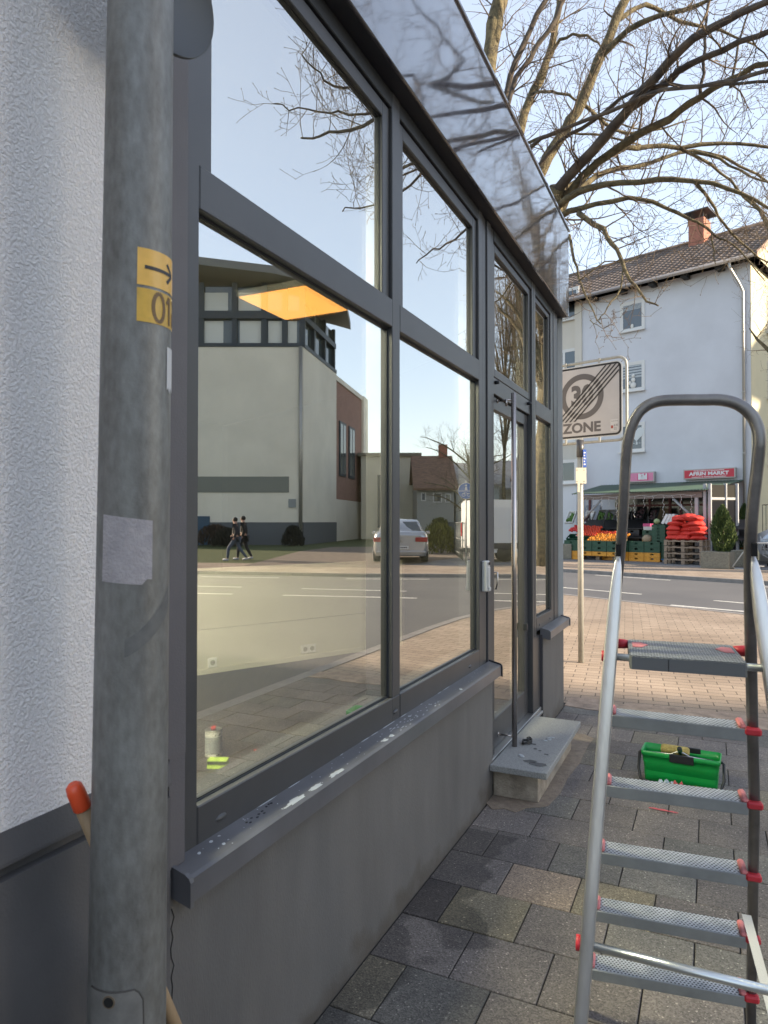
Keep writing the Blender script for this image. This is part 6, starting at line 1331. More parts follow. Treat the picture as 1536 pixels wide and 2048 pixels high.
c2 = Vector((g.x, g.y, zz + 0.142)) ; box_('carton', c2 - HX * 0.05, 0.3, 0.3, 0.12, mat('carton_pink', (0.55, 0.08, 0.22), 0.6), 'pink carton topmost on the yellow stack', 'carton')
g = gl(1317, 1124) + HY * 0.2
dl = thing('crate_dolly', 'blue four wheeled dolly under the tall stack of green crates', 'dolly', tuple(g))
w = MB(); w.box(-0.25, 0.25, -0.2, 0.2, 0.085, 0.125, lf(g)); obj('platform', w, mat('dolly_blue', (0.02, 0.16, 0.42), 0.5), dl)
for (x, y) in ((-0.17, -0.15), (0.17, -0.15), (-0.17, 0.15), (0.17, 0.15)):
    w = MB(); w.tube([lf(g)(x, y - 0.015, 0.045), lf(g)(x, y + 0.015, 0.045)], 0.042, 12); obj('wheel', w, mat('wheel_grey', (0.42, 0.42, 0.42), 0.5), dl)
zz = stack('green', g, 11, '%s green crate of the tall stack on the blue dolly', 'green crates stacked on the dolly', (0.50, 0.4, 0.115), 0.127)
veg(Vector((g.x, g.y, zz + 0.12)) - HX * 0.12 + HY * -0.02, 0.12, m_cab, 'cabbage', 'round pale cabbage on the tall green crate stack')
for k in range(3): box_('foam_box', Vector((g.x, g.y, zz + 0.03)) + HX * (0.12 + 0.12 * k) + HY * (0.04 + 0.02 * k), 0.10, 0.36, 0.40, m_wht, ('left', 'middle', 'right')[k] + ' white foam box leaning on the red sacks', 'foam box', tilt=R(28))
# pallets with red sacks
m_pal = mat('pallet_wood', (0.30, 0.225, 0.165), 0.9, var=0.25, vs=5, stretch=(1, 1, 4))
def pallet(loc, lab, grp, wd=1.2, dp=0.8):
    w = MB(); f = lf(loc); h = 0.225
    for y in (-dp / 2, -0.05, dp / 2 - 0.1):
        w.box(-wd / 2, wd / 2, y, y + 0.1, h * 0.62, h * 0.80, f)
        for x in (-wd / 2, -0.06, wd / 2 - 0.1): w.box(x, x + (0.1 if x != -0.06 else 0.12), y + 0.001, y + 0.099, 0.0, h * 0.62, f)
    for k in range(5): a = -wd / 2 + (wd - 0.14) * k / 4; w.box(a, a + 0.14, -dp / 2, dp / 2, h * 0.80 + 0.001, h * 0.9, f)
    return tag(obj('wooden_pallet', w, m_pal, None, loc=tuple(loc)), lab, 'pallet', grp)
gL, gR = gl(1333, 1127), gl(1400, 1131); pw = (gR - gL).length; pcn = (gL + gR) / 2 + HY * 0.42
ordn = ['lowest', 'second lowest', 'second highest', 'highest']
for k in range(4): pallet(Vector((pcn.x, pcn.y, 0.225 * k)), ordn[k] + ' pallet of the stack under the red sacks', 'pallets under the red sacks', pw, 0.85)
bpn = gl(1412, 1122) + HY * 0.5
for k in range(6): pallet(Vector((bpn.x, bpn.y, 0.215 * k)), ('lowest', 'second lowest', 'third lowest', 'third highest', 'second highest', 'highest')[k] + ' pallet of the stack behind the left conifer', 'pallets in the rear stack', 0.75, 0.9)
m_sack = mat('red_sack_net', (0.72, 0.055, 0.03), 0.7, col2=(0.60, 0.03, 0.025), var=0.1, vs=40, bump=0.7, bs=60, bdist=0.02)
pos = [(-0.42, 0, 0), (-0.02, -0.05, 0.0), (0.40, 0.0, 0), (-0.40, 0.02, 0.17), (0.05, 0.08, 0.15), (0.42, 0.0, 0.17), (-0.40, 0.0, 0.34), (0.08, 0.10, 0.30), (0.40, 0.02, 0.34), (-0.33, 0.0, 0.52), (0.34, 0.0, 0.51), (-0.20, -0.02, 0.70), (0.05, 0.05, 0.76), (0.30, 0.0, 0.70), (0.12, 0.12, 0.45)]
row = ['bottom row', 'second row', 'third row', 'fourth row', 'top row']
zs0 = 0.225 * 4 + 0.07
for i, (x, y, z) in enumerate(pos):
    side = 'left' if x < -0.15 else ('right' if x > 0.15 else 'middle'); r_ = row[min(4, int(z / 0.16 + 0.2))]
    if i == 14: side, r_ = 'recessed middle', 'fourth row'
    if i == 12: side = 'slightly raised middle'
    sack(Vector((pcn.x, pcn.y, zs0 + z)) + HX * x + HY * (y - 0.05), m_sack, 'red net sack, %s of the %s, on the pallets' % (side, r_), 'sack', 'red sacks piled on the pallets', 0.27, 0.30, 0.10, random.uniform(-0.15, 0.15) + (0.25 if x > 0.2 and z < 0.1 else 0), seed=i, name='vegetable_sack')
f0 = Vector((bpn.x, bpn.y, 0.215 * 6)) + HX * -0.05
crate('green', f0, 'green crate on the pallets behind the left conifer', 0, None, (0.6, 0.4, 0.21)); crate('orange', f0 + HX * -0.28 + Vector((0, 0, 0.215)), 'orange crate lying on the green crate behind the red sacks', 0, None)
# planters with conifers
def planter(px0, px1, py, ht, dp, lab):
    a, b = gl(px0, py), gl(px1, py + 2); L = (b - a).length; f = lf(a); t = 0.07
    o = thing('planter', lab, 'planter', tuple(a)); w = MB(); w.bbox(0, L, 0, t, 0, ht, 0.015, f); w.bbox(0, L, dp - t, dp, 0, ht, 0.015, f); w.bbox(0, t, t, dp - t, 0, ht, 0.015, f); w.bbox(L - t, L, t, dp - t, 0, ht, 0.015, f); obj('trough', w, m_conc2, o)
    w = MB(); w.box(t, L - t, t, dp - t, 0.02, ht - 0.06, f); obj('soil', w, mat('soil', (0.03, 0.022, 0.015), 0.95), o); return a, L
plA, plL = planter(1401, 1461, 1136, 0.56, 0.6, 'long exposed aggregate planter under the left conifer')
plB, plL2 = planter(1462, 1492, 1133, 0.56, 0.6, 'exposed aggregate planter under the right conifer')
planter(1108, 1128, 1117, 0.62, 0.6, 'small exposed aggregate planter at the left end of the stalls')
def conifer(loc, h, r, lab, seed):
    t = thing('conifer', lab, 'conifer', tuple(loc)); w = MB(); w.tube([loc, loc + Vector((0, 0, h * 0.5))], 0.03, 6); obj('trunk', w, mat('bark_dark', (0.08, 0.055, 0.04), 0.9), t)
    rnd = random.Random(seed)
    mats_ = [mat('thuja_green', (0.050, 0.085, 0.018), 0.8), mat('thuja_light', (0.10, 0.135, 0.03), 0.8), mat('thuja_dark', (0.022, 0.045, 0.012), 0.8)]
    w = MB()
    for i in range(5200):
        t_ = rnd.random() ** 0.85; z = 0.04 + t_ * h; prof = r * (math.sin(math.pi * min(1, (t_ * 0.88 + 0.13))) ** 0.75) * (1 - 0.25 * t_); a = rnd.uniform(0, 6.283); k = prof * (0.55 + 0.5 * rnd.random() ** 0.5) * (1 + 0.13 * math.sin(3 * a + z * 4) + 0.1 * math.sin(7 * a - z * 9))
        p = loc + Vector((k * math.cos(a), k * math.sin(a), z)); d = Vector((math.cos(a) * 0.5 + rnd.uniform(-.3, .3), math.sin(a) * 0.5 + rnd.uniform(-.3, .3), 1.0)).normalized(); s_ = d.cross(Vector((rnd.uniform(-1, 1), rnd.uniform(-1, 1), 0.1))).normalized() * 0.014; L = rnd.uniform(0.05, 0.11)
        w.c = rnd.choice((0, 0, 1, 2)); w.quad(p - s_, p + s_, p + d * L + s_ * 0.5, p + d * L - s_ * 0.5)
    obj('crown', w, mats_, t)
cb1 = onz(1442, 1102, 0.5); conifer(Vector((plA + HX * plL * 0.66 + HY * 0.3)[:2] + (0.5,)) if False else Vector(((plA + HX * plL * 0.68 + HY * 0.3).x, (plA + HX * plL * 0.68 + HY * 0.3).y, 0.48)), 1.52, 0.37, 'dense green thuja conifer in the long planter beside the red sacks', 1)
c_ = gl(1481, 1124) + HY * 0.5; conifer(Vector((c_.x, c_.y, 0.0)), 2.15, 0.36, 'dense green thuja conifer behind the bicycle stand by the downpipe', 2)
# A-board, bicycle stand, trolley
o = gl(1466, 1124) + HY * 0.9; ab = thing('advertising_board', 'green A-board with orange print between the two conifers', 'board', tuple(o))
f = lf(o)
for sg_ in (-1, 1):
    w = MB(); w.hexa([f(-0.35, sg_ * 0.3, 0), f(0.35, sg_ * 0.3, 0), f(0.35, sg_ * 0.27, 0), f(-0.35, sg_ * 0.27, 0), f(-0.25, sg_ * 0.03, 1.12), f(0.2, sg_ * 0.03, 1.12), f(0.2, sg_ * 0.0, 1.12), f(-0.25, sg_ * 0.0, 1.12)]); obj('panel', w, mat('board_edge', (0.5, 0.5, 0.48), 0.5), ab)
w = MB(); w.quad(f(-0.30, -0.285, 0.08), f(0.30, -0.285, 0.08), f(0.18, -0.035, 1.08), f(-0.22, -0.035, 1.08)); w.c = 1; w.quad(f(-0.25, -0.25, 0.30), f(0.20, -0.25, 0.36), f(0.18, -0.21, 0.55), f(-0.22, -0.21, 0.5)); obj('poster', w, [mat('board_green', (0.10, 0.20, 0.16), 0.5), mat('board_orange', (0.60, 0.15, 0.05), 0.5)], ab)
o = gl(1466, 1139); f = lf(o); bs_ = thing('bicycle_stand', 'looped galvanised bicycle stand standing in front of the planters', 'bicycle stand', tuple(o))
m_tub = mat('stand_tube', (0.60, 0.60, 0.58), 0.4, 0.4)
w = MB(); w.smooth = True; w.tube([f(0.62, 0, 0.02), f(0.05, 0, 0.02), f(0.0, 0, 0.10), f(0.30, 0, 0.56), f(0.38, 0, 0.60), f(0.46, 0, 0.56), f(0.78, 0, 0.1), f(0.7, 0, 0.02), f(0.62, 0, 0.02)], 0.017, 8); obj('loop', w, m_tub, bs_)
w = MB(); w.smooth = True; w.tube([f(0.38, 0.02, 0.6), f(0.38, 0.02, 0.80), f(0.42, 0.02, 0.86), f(1.1, 0.02, 0.88)], 0.015, 8); w.tube([f(0.38, 0.02, 0.6), f(0.40, 0.02, 0.25), f(0.5, 0.02, 0.14), f(0.9, 0.02, 0.14)], 0.015, 8); obj('stand_bar', w, m_tub, bs_)
o = gl(1519, 1134) + HY * 0.3; f = lf(o); tr = thing('shopping_trolley', 'wire shopping trolley holding a pale bag at the right edge', 'trolley', tuple(o))
w = MB()
for i in range(9): w.tube([f(0.05 * 0 + 0.1 * i, 0, 0.45), f(0.1 * i - 0.04, 0, 0.95)], 0.006, 4); w.tube([f(0.1 * i, 0.45, 0.45), f(0.1 * i - 0.04, 0.45, 0.95)], 0.006, 4)
for z in (0.45, 0.6, 0.78, 0.95): w.tube([f(-0.02, 0, z), f(0.85, 0, z), f(0.85, 0.45, z), f(-0.02, 0.45, z), f(-0.02, 0, z)], 0.008, 4)
obj('basket', w, m_tub, tr)
w = MB(); w.smooth = True; w.tube([f(-0.10, 0.22, 1.05), f(0.0, 0.22, 0.6), f(0.25, 0.22, 0.25), f(0.9, 0.22, 0.18)], 0.014, 8); w.tube([f(0.0, 0.02, 0.42), f(0.35, 0.02, 0.2), f(0.85, 0.02, 0.17)], 0.014, 8); obj('chassis', w, m_tub, tr)
for (x, y) in ((0.2, 0.03), (0.85, 0.03), (0.2, 0.42), (0.85, 0.42)):
    w = MB(); w.tube([f(x, y - 0.015, 0.065), f(x, y + 0.015, 0.065)], 0.06, 12); obj('wheel', w, mat('foot_rubber', (0.03, 0.03, 0.03), 0.8), tr)
sack(o + HX * 0.4 + HY * 0.2 + Vector((0, 0, 0.93)), mat('pale_bag', (0.50, 0.58, 0.66), 0.6, bump=0.4, bs=10), 'pale blue bag lying in the shopping trolley', 'bag', None, 0.42, 0.2, 0.2, seed=44, name='bag')
# railing and low wall beside the gable
rl_ = thing('railing', 'thin dark vertical bar railing beside the yellow gable end', 'railing', hp(-0.5, -1.0, 0))
w = MB(); f = lambda x, y, z: hp(-x, -y, z)
for i in range(26): w.tube([f(0.3 + 0.12 * i, 0.3, 0.9), f(0.3 + 0.12 * i, 0.3, 2.2)], 0.01, 4)
w.tube([f(0.3, 0.3, 2.2), f(3.4, 0.3, 2.2)], 0.015, 4); w.tube([f(0.3, 0.3, 0.9), f(3.4, 0.3, 0.9)], 0.015, 4); obj('bars', w, m_frame_dk, rl_)
w = MB(); w.box(0.2, 6.0, 0.2, 0.4, 0.0, 0.9, f); obj('base', w, m_crw, rl_)

# ================================================================== trees
m_bark = mat('maple_bark', (0.085, 0.07, 0.046), 0.9, col2=(0.21, 0.172, 0.09), var=0.35, vs=9.0, bump=1.0, bs=45, bdist=0.03, detail=8)  # bark mottled between dark and yellowish brown
m_barkd = mat('maple_bark_dark', (0.055, 0.045, 0.04), 0.9, col2=(0.12, 0.095, 0.07), var=0.25, vs=5.0, bump=0.6, bs=40, bdist=0.015)
m_twig = mat('maple_twig', (0.085, 0.06, 0.045), 0.85, col2=(0.17, 0.125, 0.075), var=0.2, vs=3)
class Tree:
    def __init__(s, seed, detail=1.0, bud=True): s.r = random.Random(seed); s.limb = MB(); s.limb.smooth = True; s.tw = MB(); s.tw.smooth = True; s.d = detail; s.bud = bud
    def wob(s, pts, amp, sub=3):
        P = smooth_path([Vector(p) for p in pts], sub)
        return [p + Vector((s.r.uniform(-1, 1), s.r.uniform(-1, 1), s.r.uniform(-1, 1))) * amp * (0 if i in (0,) else 1) for i, p in enumerate(P)]
    def limbp(s, pts, r0, r1, n=8, amp=0.02, mb=None, c=0):
        P = s.wob(pts, amp); k = len(P); rad = [(r0 + (r1 - r0) * (i / (k - 1))) * (1 + s.r.uniform(-0.06, 0.1)) for i in range(k)]
        s.limb.c = c; s.limb.tube(P, rad, n); return P, rad
    def twig(s, p, d, L, r, lev):
        n = max(3, int(L / 0.11)); P = [p]; q = p.copy(); dd = d.copy()
        for i in range(n):
            dd = (dd + Vector((s.r.uniform(-1, 1), s.r.uniform(-1, 1), s.r.uniform(-0.8, 1.0))) * 0.26 + Vector((0, 0, 0.03))).normalized(); q = q + dd * (L / n); P.append(q)
        rad = [max(0.0028, r * (1 - 0.75 * i / n)) for i in range(n + 1)]
        s.tw.tube(P, rad, 4 if r > 0.008 else 3, cap=False)
        if lev > 0:
            for i in range(1, n + 1):
                if s.r.random() < 0.78 * s.d:
                    ax = Vector((s.r.uniform(-1, 1), s.r.uniform(-1, 1), s.r.uniform(-1, 1))); t = (P[i] - P[i - 1]).normalized(); side = (ax - t * ax.dot(t)).normalized(); nd_ = (t * 0.62 + side * 0.75 + Vector((0, 0, 0.15))).normalized(); s.twig(P[i], nd_, L * s.r.uniform(0.32, 0.6), rad[i] * 0.7, lev - 1)
        if s.bud:
            e = P[-1]; u = dd * 0.018; v = dd.cross(Vector((0.3, 0.2, 1))).normalized() * 0.007; w_ = dd.cross(v).normalized() * 0.007
            b = len(s.tw.v); s.tw.v += [tuple(e - u * 0.3), tuple(e + v + u * .3), tuple(e + w_ + u * .3), tuple(e - v + u * .3), tuple(e - w_ + u * .3), tuple(e + u)]
            for (a, c) in ((1, 2), (2, 3), (3, 4), (4, 1)): s.tw.face((b, b + c, b + a)); s.tw.face((b + 5, b + a, b + c))
    def dress(s, P, rad, step=0.35, L=0.9, lev=2, start=0.15, bias=Vector((0, 0, 0.25)), rs=0.35):
        tot = 0; nxt = step * s.r.random(); k = len(P); st = int(start * k)
        for i in range(max(1, st), k):
            seg = (P[i] - P[i - 1]); tot += seg.length
            while tot > nxt:
                nxt += step * s.r.uniform(0.6, 1.4) / s.d; t = seg.normalized(); ax = Vector((s.r.uniform(-1, 1), s.r.uniform(-1, 1), s.r.uniform(-1, 1))); side = (ax - t * ax.dot(t)).normalized(); d = (t * 0.45 + side * 0.9 + bias).normalized(); s.twig(P[i], d, L * s.r.uniform(0.5, 1.25), min(0.016, max(0.006, rad[i] * rs)), lev)
    def build(s, name, label, base, mats_=None, tm=None, group=None):
        t = thing(name, label, 'tree', tuple(base), group); obj('trunk', s.limb, mats_ or [m_bark, m_barkd], t); obj('crown', s.tw, tm or m_twig, t); return t
T = Tree(12, 0.92)
tb = at(1085, 1043, 10.3); tb.z = 0
P, rad = T.limbp([tb, tb + Vector((0.03, 0.02, 2)), tb + Vector((0, 0, 4)), at(1096, 520, 10.2), at(1100, 450, 10.2), at(1108, 395, 10.15), at(1114, 372, 10.1)], 0.29, 0.10, 16, 0.012)
cr = at(1098, 440, 10.2)
def L_(pts, r0, r1, c=0, step=0.34, tl=0.85, lev=2, n=8, start=0.12, amp=0.018):
    P, rad = T.limbp([at(*p) for p in pts], r0, r1, n, amp, c=c); T.dress(P, rad, step, tl, lev, start); return P
L_([(1098, 470, 10.2), (1112, 380, 10.1), (1186, 302, 9.6), (1248, 228, 9.1), (1310, 155, 8.6), (1389, 75, 8.0), (1451, 41, 7.6), (1540, 0, 7.2), (1640, -60, 6.8)], 0.088, 0.026, 1, 0.36)
L_([(1248, 228, 9.1), (1318, 178, 8.8), (1380, 128, 8.4), (1480, 83, 7.8), (1545, 58, 7.4), (1680, 10, 7.0)], 0.055, 0.022, 1)
L_([(1098, 470, 10.2), (1124, 414, 10.2), (1165, 352, 9.9), (1273, 269, 9.4), (1339, 236, 9.0), (1401, 192, 8.6), (1480, 149, 8.2), (1540, 124, 7.9), (1700, 70, 7.3)], 0.075, 0.025)
L_([(1105, 400, 10.1), (1160, 360, 10.3), (1215, 312, 10.5), (1273, 294, 10.6), (1360, 294, 10.7), (1480, 286, 10.6), (1560, 300, 10.5)], 0.06, 0.022)
L_([(1157, 380, 10.2), (1215, 343, 10.6), (1297, 327, 10.9), (1388, 302, 11.0), (1480, 331, 11.1), (1560, 380, 11.2)], 0.045, 0.016)
L_([(1360, 296, 10.7), (1420, 330, 10.9), (1480, 380, 11.0), (1545, 440, 11.0)], 0.028, 0.010, step=0.28)
L_([(1388, 304, 11.0), (1440, 318, 10.8), (1500, 352, 10.6), (1560, 372, 10.4)], 0.028, 0.010, step=0.28)
L_([(1100, 440, 10.2), (1132, 397, 9.9), (1206, 368, 9.6), (1314, 362, 9.3), (1397, 362, 9.1), (1480, 385, 8.9), (1550, 424, 8.8)], 0.055, 0.018)
L_([(1387, 362, 9.1), (1420, 400, 9.2), (1450, 450, 9.3), (1500, 500, 9.3), (1550, 530, 9.3)], 0.024, 0.009, step=0.25)
L_([(1102, 450, 10.2), (1128, 430, 10.0), (1165, 414, 9.8), (1256, 397, 9.5), (1330, 414, 9.4), (1397, 447, 9.3), (1440, 480, 9.3)], 0.05, 0.014, step=0.26)
L_([(1424, 465, 9.3), (1428, 500, 9.3), (1432, 530, 9.3)], 0.012, 0.006, step=0.12, tl=0.5)
L_([(1440, 478, 9.3), (1480, 500, 9.2), (1530, 560, 9.1)], 0.014, 0.006, step=0.2, tl=0.5)
L_([(1157, 426, 9.8), (1206, 460, 9.5), (1232, 500, 9.3), (1262, 560, 9.1), (1285, 592, 9.0), (1316, 613, 8.9)], 0.042, 0.009, step=0.2, tl=0.7)
L_([(1248, 535, 9.2), (1240, 575, 9.1), (1215, 615, 9.0), (1195, 640, 9.0)], 0.014, 0.006, step=0.14, tl=0.55, start=0.3)
L_([(1138, 470, 9.9), (1148, 520, 9.7), (1165, 570, 9.5), (1180, 610, 9.4), (1200, 650, 9.3)], 0.022, 0.007, step=0.15, tl=0.6, start=0.35)
L_([(1160, 560, 9.5), (1210, 525, 9.4), (1265, 520, 9.4), (1300, 495, 9.3)], 0.012, 0.006, step=0.22, tl=0.5)
L_([(1094, 600, 10.3), (1050, 500, 10.8), (1050, 420, 10.9), (1082, 344, 10.8), (1130, 262, 10.7), (1165, 205, 10.6), (1198, 120, 10.5), (1232, 40, 10.4), (1262, -30, 10.3), (1300, -160, 10.2)], 0.105, 0.06, 0, 0.4)
L_([(1198, 118, 10.5), (1256, 60, 10.2), (1320, 30, 9.9), (1400, 10, 9.6), (1500, -40, 9.3)], 0.05, 0.02)
L_([(1232, 42, 10.4), (1290, 12, 10.6), (1360, 40, 10.7), (1440, 62, 10.6), (1510, 90, 10.5)], 0.04, 0.014)
L_([(1098, 520, 10.25), (1030, 400, 11.2), (1041, 257, 11.5), (1070, 180, 11.5), (1095, 120, 11.5), (1112, 50, 11.5), (1124, -60, 11.5)], 0.085, 0.055, 0, 0.4)
L_([(1095, 118, 11.5), (1120, 80, 11.3), (1160, 68, 11.1), (1195, 88, 11.0), (1215, 120, 10.9)], 0.032, 0.010, step=0.25)
L_([(1090, 640, 10.3), (1010, 480, 11.6), (968, 380, 12.3), (972, 200, 12.5), (985, 80, 12.5), (1000, 0, 12.5), (1030, -120, 12.5)], 0.16, 0.13, 0, 0.5)
L_([(988, 90, 12.5), (1000, 20, 12.4), (990, -60, 12.2)], 0.09, 0.07)
L_([(1098, 520, 10.25), (1005, 380, 10.8), (1012, 195, 10.8), (1045, 90, 10.7), (1092, 0, 10.6), (1130, -80, 10.5)], 0.05, 0.035, 1)
L_([(1098, 520, 10.25), (1010, 360, 10.5), (1020, 190, 10.5), (1060, 115, 10.4), (1110, 40, 10.3), (1140, -30, 10.2)], 0.042, 0.035, 1)
L_([(1098, 520, 10.25), (1040, 350, 10.4), (1066, 290, 10.2), (1124, 262, 9.8), (1215, 222, 9.2), (1320, 182, 8.5), (1438, 166, 7.8), (1545, 140, 7.2), (1700, 120, 6.6)], 0.034, 0.018, 1, 0.45)
L_([(1098, 520, 10.25), (1062, 370, 10.2), (1120, 285, 9.9), (1190, 240, 9.5), (1260, 188, 9.1), (1340, 172, 8.6), (1440, 172, 8.1), (1545, 162, 7.6)], 0.032, 0.016, 1, 0.45)
L_([(1068, 186, 11.5), (1090, 184, 11.1), (1130, 188, 10.8), (1160, 205, 10.8), (1210, 240, 10.7), (1290, 262, 10.6)], 0.026, 0.010, step=0.3)
L_([(1036, 292, 11.5), (1060, 284, 11.2), (1110, 268, 11), (1190, 268, 11), (1280, 292, 11)], 0.03, 0.014, step=0.3)
L_([(1401, 190, 8.6), (1408, 120, 8.6), (1414, 40, 8.6), (1425, -40, 8.6)], 0.022, 0.012, 1)
L_([(1461, 175, 8.4), (1478, 90, 8.4), (1500, 20, 8.4)], 0.018, 0.010, 1, 0.25)
L_([(1165, 207, 10.6), (1235, 260, 10.8), (1300, 262, 10.9), (1380, 240, 11)], 0.028, 0.010, step=0.28)
L_([(1180, 640, 9.3), (1205, 655, 9.2)], 0.007, 0.004, step=0.1, tl=0.3)
# limbs that reach over the pavement towards the street, seen in the glass and the fascia
def W_(pts, r0, r1, c=0, step=0.36, tl=0.9, lev=2, start=0.2):
    P, rad = T.limbp([Vector(p) for p in pts], r0, r1, 8, 0.03, c=c); T.dress(P, rad, step, tl, lev, start)
e1, e2_, e3 = at(1640, -60, 6.8), at(1680, 10, 7.0), at(1700, 70, 7.3); e4 = at(1550, 424, 8.8)
def V_(s, pts, r0, r1, **k): W_([tuple(s)] + [tuple(refl(*p)) for p in pts], r0, r1, **k)
V_(e3, [(770, 243, 9.8), (700, 262, 9.2), (640, 270, 8.9), (600, 275, 8.7)], 0.034, 0.010, c=1, step=0.22, tl=0.8)
V_(e2_, [(800, 160, 9.8), (690, 180, 9.3), (640, 150, 9.0), (600, 110, 8.8)], 0.026, 0.008, c=1, step=0.22)
V_(e3, [(790, 225, 9.6), (700, 228, 9.3), (640, 220, 9.1), (580, 217, 8.9), (548, 205, 8.8)], 0.022, 0.006, c=1, step=0.2, tl=0.6)
V_(at(1545, 124, 7.9), [(900, 300, 11.0), (820, 370, 10.4), (770, 400, 10.1), (720, 415, 9.9), (685, 420, 9.7)], 0.026, 0.008, c=1, step=0.22)
V_(at(1545, 124, 7.9), [(900, 290, 10.9), (840, 340, 10.5), (775, 350, 10.2), (740, 330, 10)], 0.024, 0.008, c=1, step=0.24)
V_(at(1545, 296, 10.5), [(960, 430, 11.6), (910, 480, 11.2), (870, 500, 10.9), (830, 525, 10.6)], 0.026, 0.008, c=1, step=0.22)
V_(e4, [(1020, 545, 11.9), (985, 560, 11.6), (955, 570, 11.3)], 0.018, 0.008, c=1, step=0.22)
V_(e1, [(900, 130, 10.5), (840, 60, 10.0), (780, -20, 9.6)], 0.034, 0.014, c=1)
V_(e1, [(960, 210, 11.4), (930, 120, 11.0), (900, 20, 10.6)], 0.034, 0.014, c=0)
tree = T.build('maple_tree', 'bare spreading maple tree with yellowish brown limbs rising behind the shop', tb)
# second tree standing by the kerb whose limbs the glass mirrors is the same species
def simple_tree(base, h, spread, seed, label, name='bare_tree', group=None, nl=9, tlen=1.1, r0=0.2, lev=2, up=0.5, step=0.4, mats_=None, tm=None, detail=0.9):
    t = Tree(seed, detail, bud=False); b = Vector(base)
    P, rad = t.limbp([b, b + Vector((0.1, 0, h * 0.25)), b + Vector((0, 0.1, h * 0.5)), b + Vector((0.1, 0, h * 0.8))], r0, r0 * 0.3, 10, 0.03); t.dress(P, rad, step * 1.3, tlen, lev, 0.4)
    for i in range(nl):
        k = t.r.uniform(0.25, 0.75); q = b + Vector((0, 0, h * k)); a = i * 2.4 + t.r.uniform(-0.4, 0.4); R_ = spread * t.r.uniform(0.6, 1.0); e = q + Vector((R_ * math.cos(a), R_ * math.sin(a), h * up * t.r.uniform(0.5, 0.9)))
        m = q.lerp(e, 0.5) + Vector((0, 0, h * 0.05)); P, rad = t.limbp([q, m, e], r0 * 0.38, 0.015, 6, 0.05); t.dress(P, rad, step, tlen, lev, 0.15)
    return t.build(name, label, b, mats_, tm, group)
# ================================================================== across the street: what the glass mirrors
FH = Vector((FW.x, FW.y, 0)).normalized()
def va(x, d, z): p = Vector((CAM.x, CAM.y, 0)) + RT * x + FH * d; return (2 * GX - p.x, p.y, z)
def vx(px, d): return (px - 768) / F * d
def vz(py, d): return 1.55 + (1043 - py) / F * d
m_hall = mat('cream_hall_render', (0.84, 0.79, 0.66), 0.85, var=0.07, vs=0.4); m_hall2 = mat('hall_base_grey', (0.13, 0.14, 0.15), 0.8); m_hgl = mat('hall_glass', (0.06, 0.085, 0.095), 0.05, spec=1.0); m_hfr = mat('hall_mullion', (0.03, 0.045, 0.06), 0.5); m_hroof = mat('hall_roof', (0.17, 0.175, 0.17), 0.7)
hall = thing('community_hall', 'cream rendered hall with glazed top storey and curved overhanging roof across the street', 'building', va(-12, 50, 0))
D0 = 45.0; XC = vx(606, D0)
w = MB(); w.box(-22, XC, D0, D0 + 12, 1.5, 13.1, va)
def vr(s, o, z): return va(XC + 0.193 * s - 0.981 * o, D0 + 0.981 * s + 0.193 * o, z)   # o into the building
w.box(0.001, 8.4, 0.0, 8, 1.5, 13.1, vr); obj('wall', w, m_hall, hall)
w = MB(); w.box(-22, XC + 0.05, D0 - 0.05, D0 + 12, 0, 1.5, va); w.box(0, 8.4, -0.04, 8, 0, 1.5, vr); obj('base', w, m_hall2, hall)
w = MB(); w.box(-22, XC - 0.3, D0 + 0.3, D0 + 10, 13.1, 17.2, va); w.box(0.3, 8.2, 0.3, 8, 13.1, 16.4, vr); obj('glazing', w, m_hgl, hall)
w = MB()
for px in (300, 350, 400, 467, 527, 568, 604): w.box(vx(px, D0) - 0.17, vx(px, D0) + 0.17, D0 + 0.05, D0 + 0.3, 13.1, 17.4, va)
w.box(-22, XC, D0 + 0.0, D0 + 0.28, 15.0, 15.5, va); w.box(-22, XC, D0 - 0.05, D0 + 0.28, 13.1, 13.35, va)
for s in (0.1, 2.7, 5.4, 8.0): w.box(s, s + 0.25, 0.05, 0.3, 13.1, 16.5, vr)
w.box(0, 8.3, 0.0, 0.28, 15.0, 15.4, vr); w.box(0, 8.3, -0.05, 0.28, 13.1, 13.35, vr); obj('mullion', w, m_hfr, hall)
w = MB()
for (x, ww) in ((-12.0, 1.3), (-9.6, 1.4), (-7.7, 0.9), (-6.4, 0.6)): w.box(x, x + ww, D0 + 0.28, D0 + 0.29, 13.4, 14.9, va)
for (x, ww) in ((-12.0, 1.6), (-9.7, 1.5)): w.box(x, x + ww, D0 + 0.285, D0 + 0.295, 15.6, 16.8, va)
obj('curtain', w, mat('curtain_pale', (0.75, 0.76, 0.7), 0.8), hall)
w = MB(); pr = [(-22, 19.2), (-12, 18.5), (-7, 17.9), (-4, 17.2), (-2.6, 16.8)]
for i in range(len(pr) - 1):
    (x0, z0), (x1, z1) = pr[i], pr[i + 1]; P = []
    for dz in (-0.5, 0): P += [va(x0, D0 - 1.6, z0 + dz), va(x1, D0 - 1.6, z1 + dz), va(x1, D0 + 8, z1 + dz + 0.2), va(x0, D0 + 8, z0 + dz + 0.2)]
    w.hexa(P)
obj('roof', w, m_hroof, hall)
w = MB(); w.box(vx(398, D0) - 10, vx(578, D0), D0 - 0.03, D0 + 0.02, vz(985, D0), vz(953, D0), va); obj('window', w, mat('hall_window_band', (0.20, 0.21, 0.18), 0.3), hall)
w = MB(); w.smooth = True; w.tube([va(XC - 0.15, D0 - 0.15, 0), va(XC - 0.15, D0 - 0.15, 13.1)], 0.12, 8); obj('downpipe', w, m_pipe, hall)
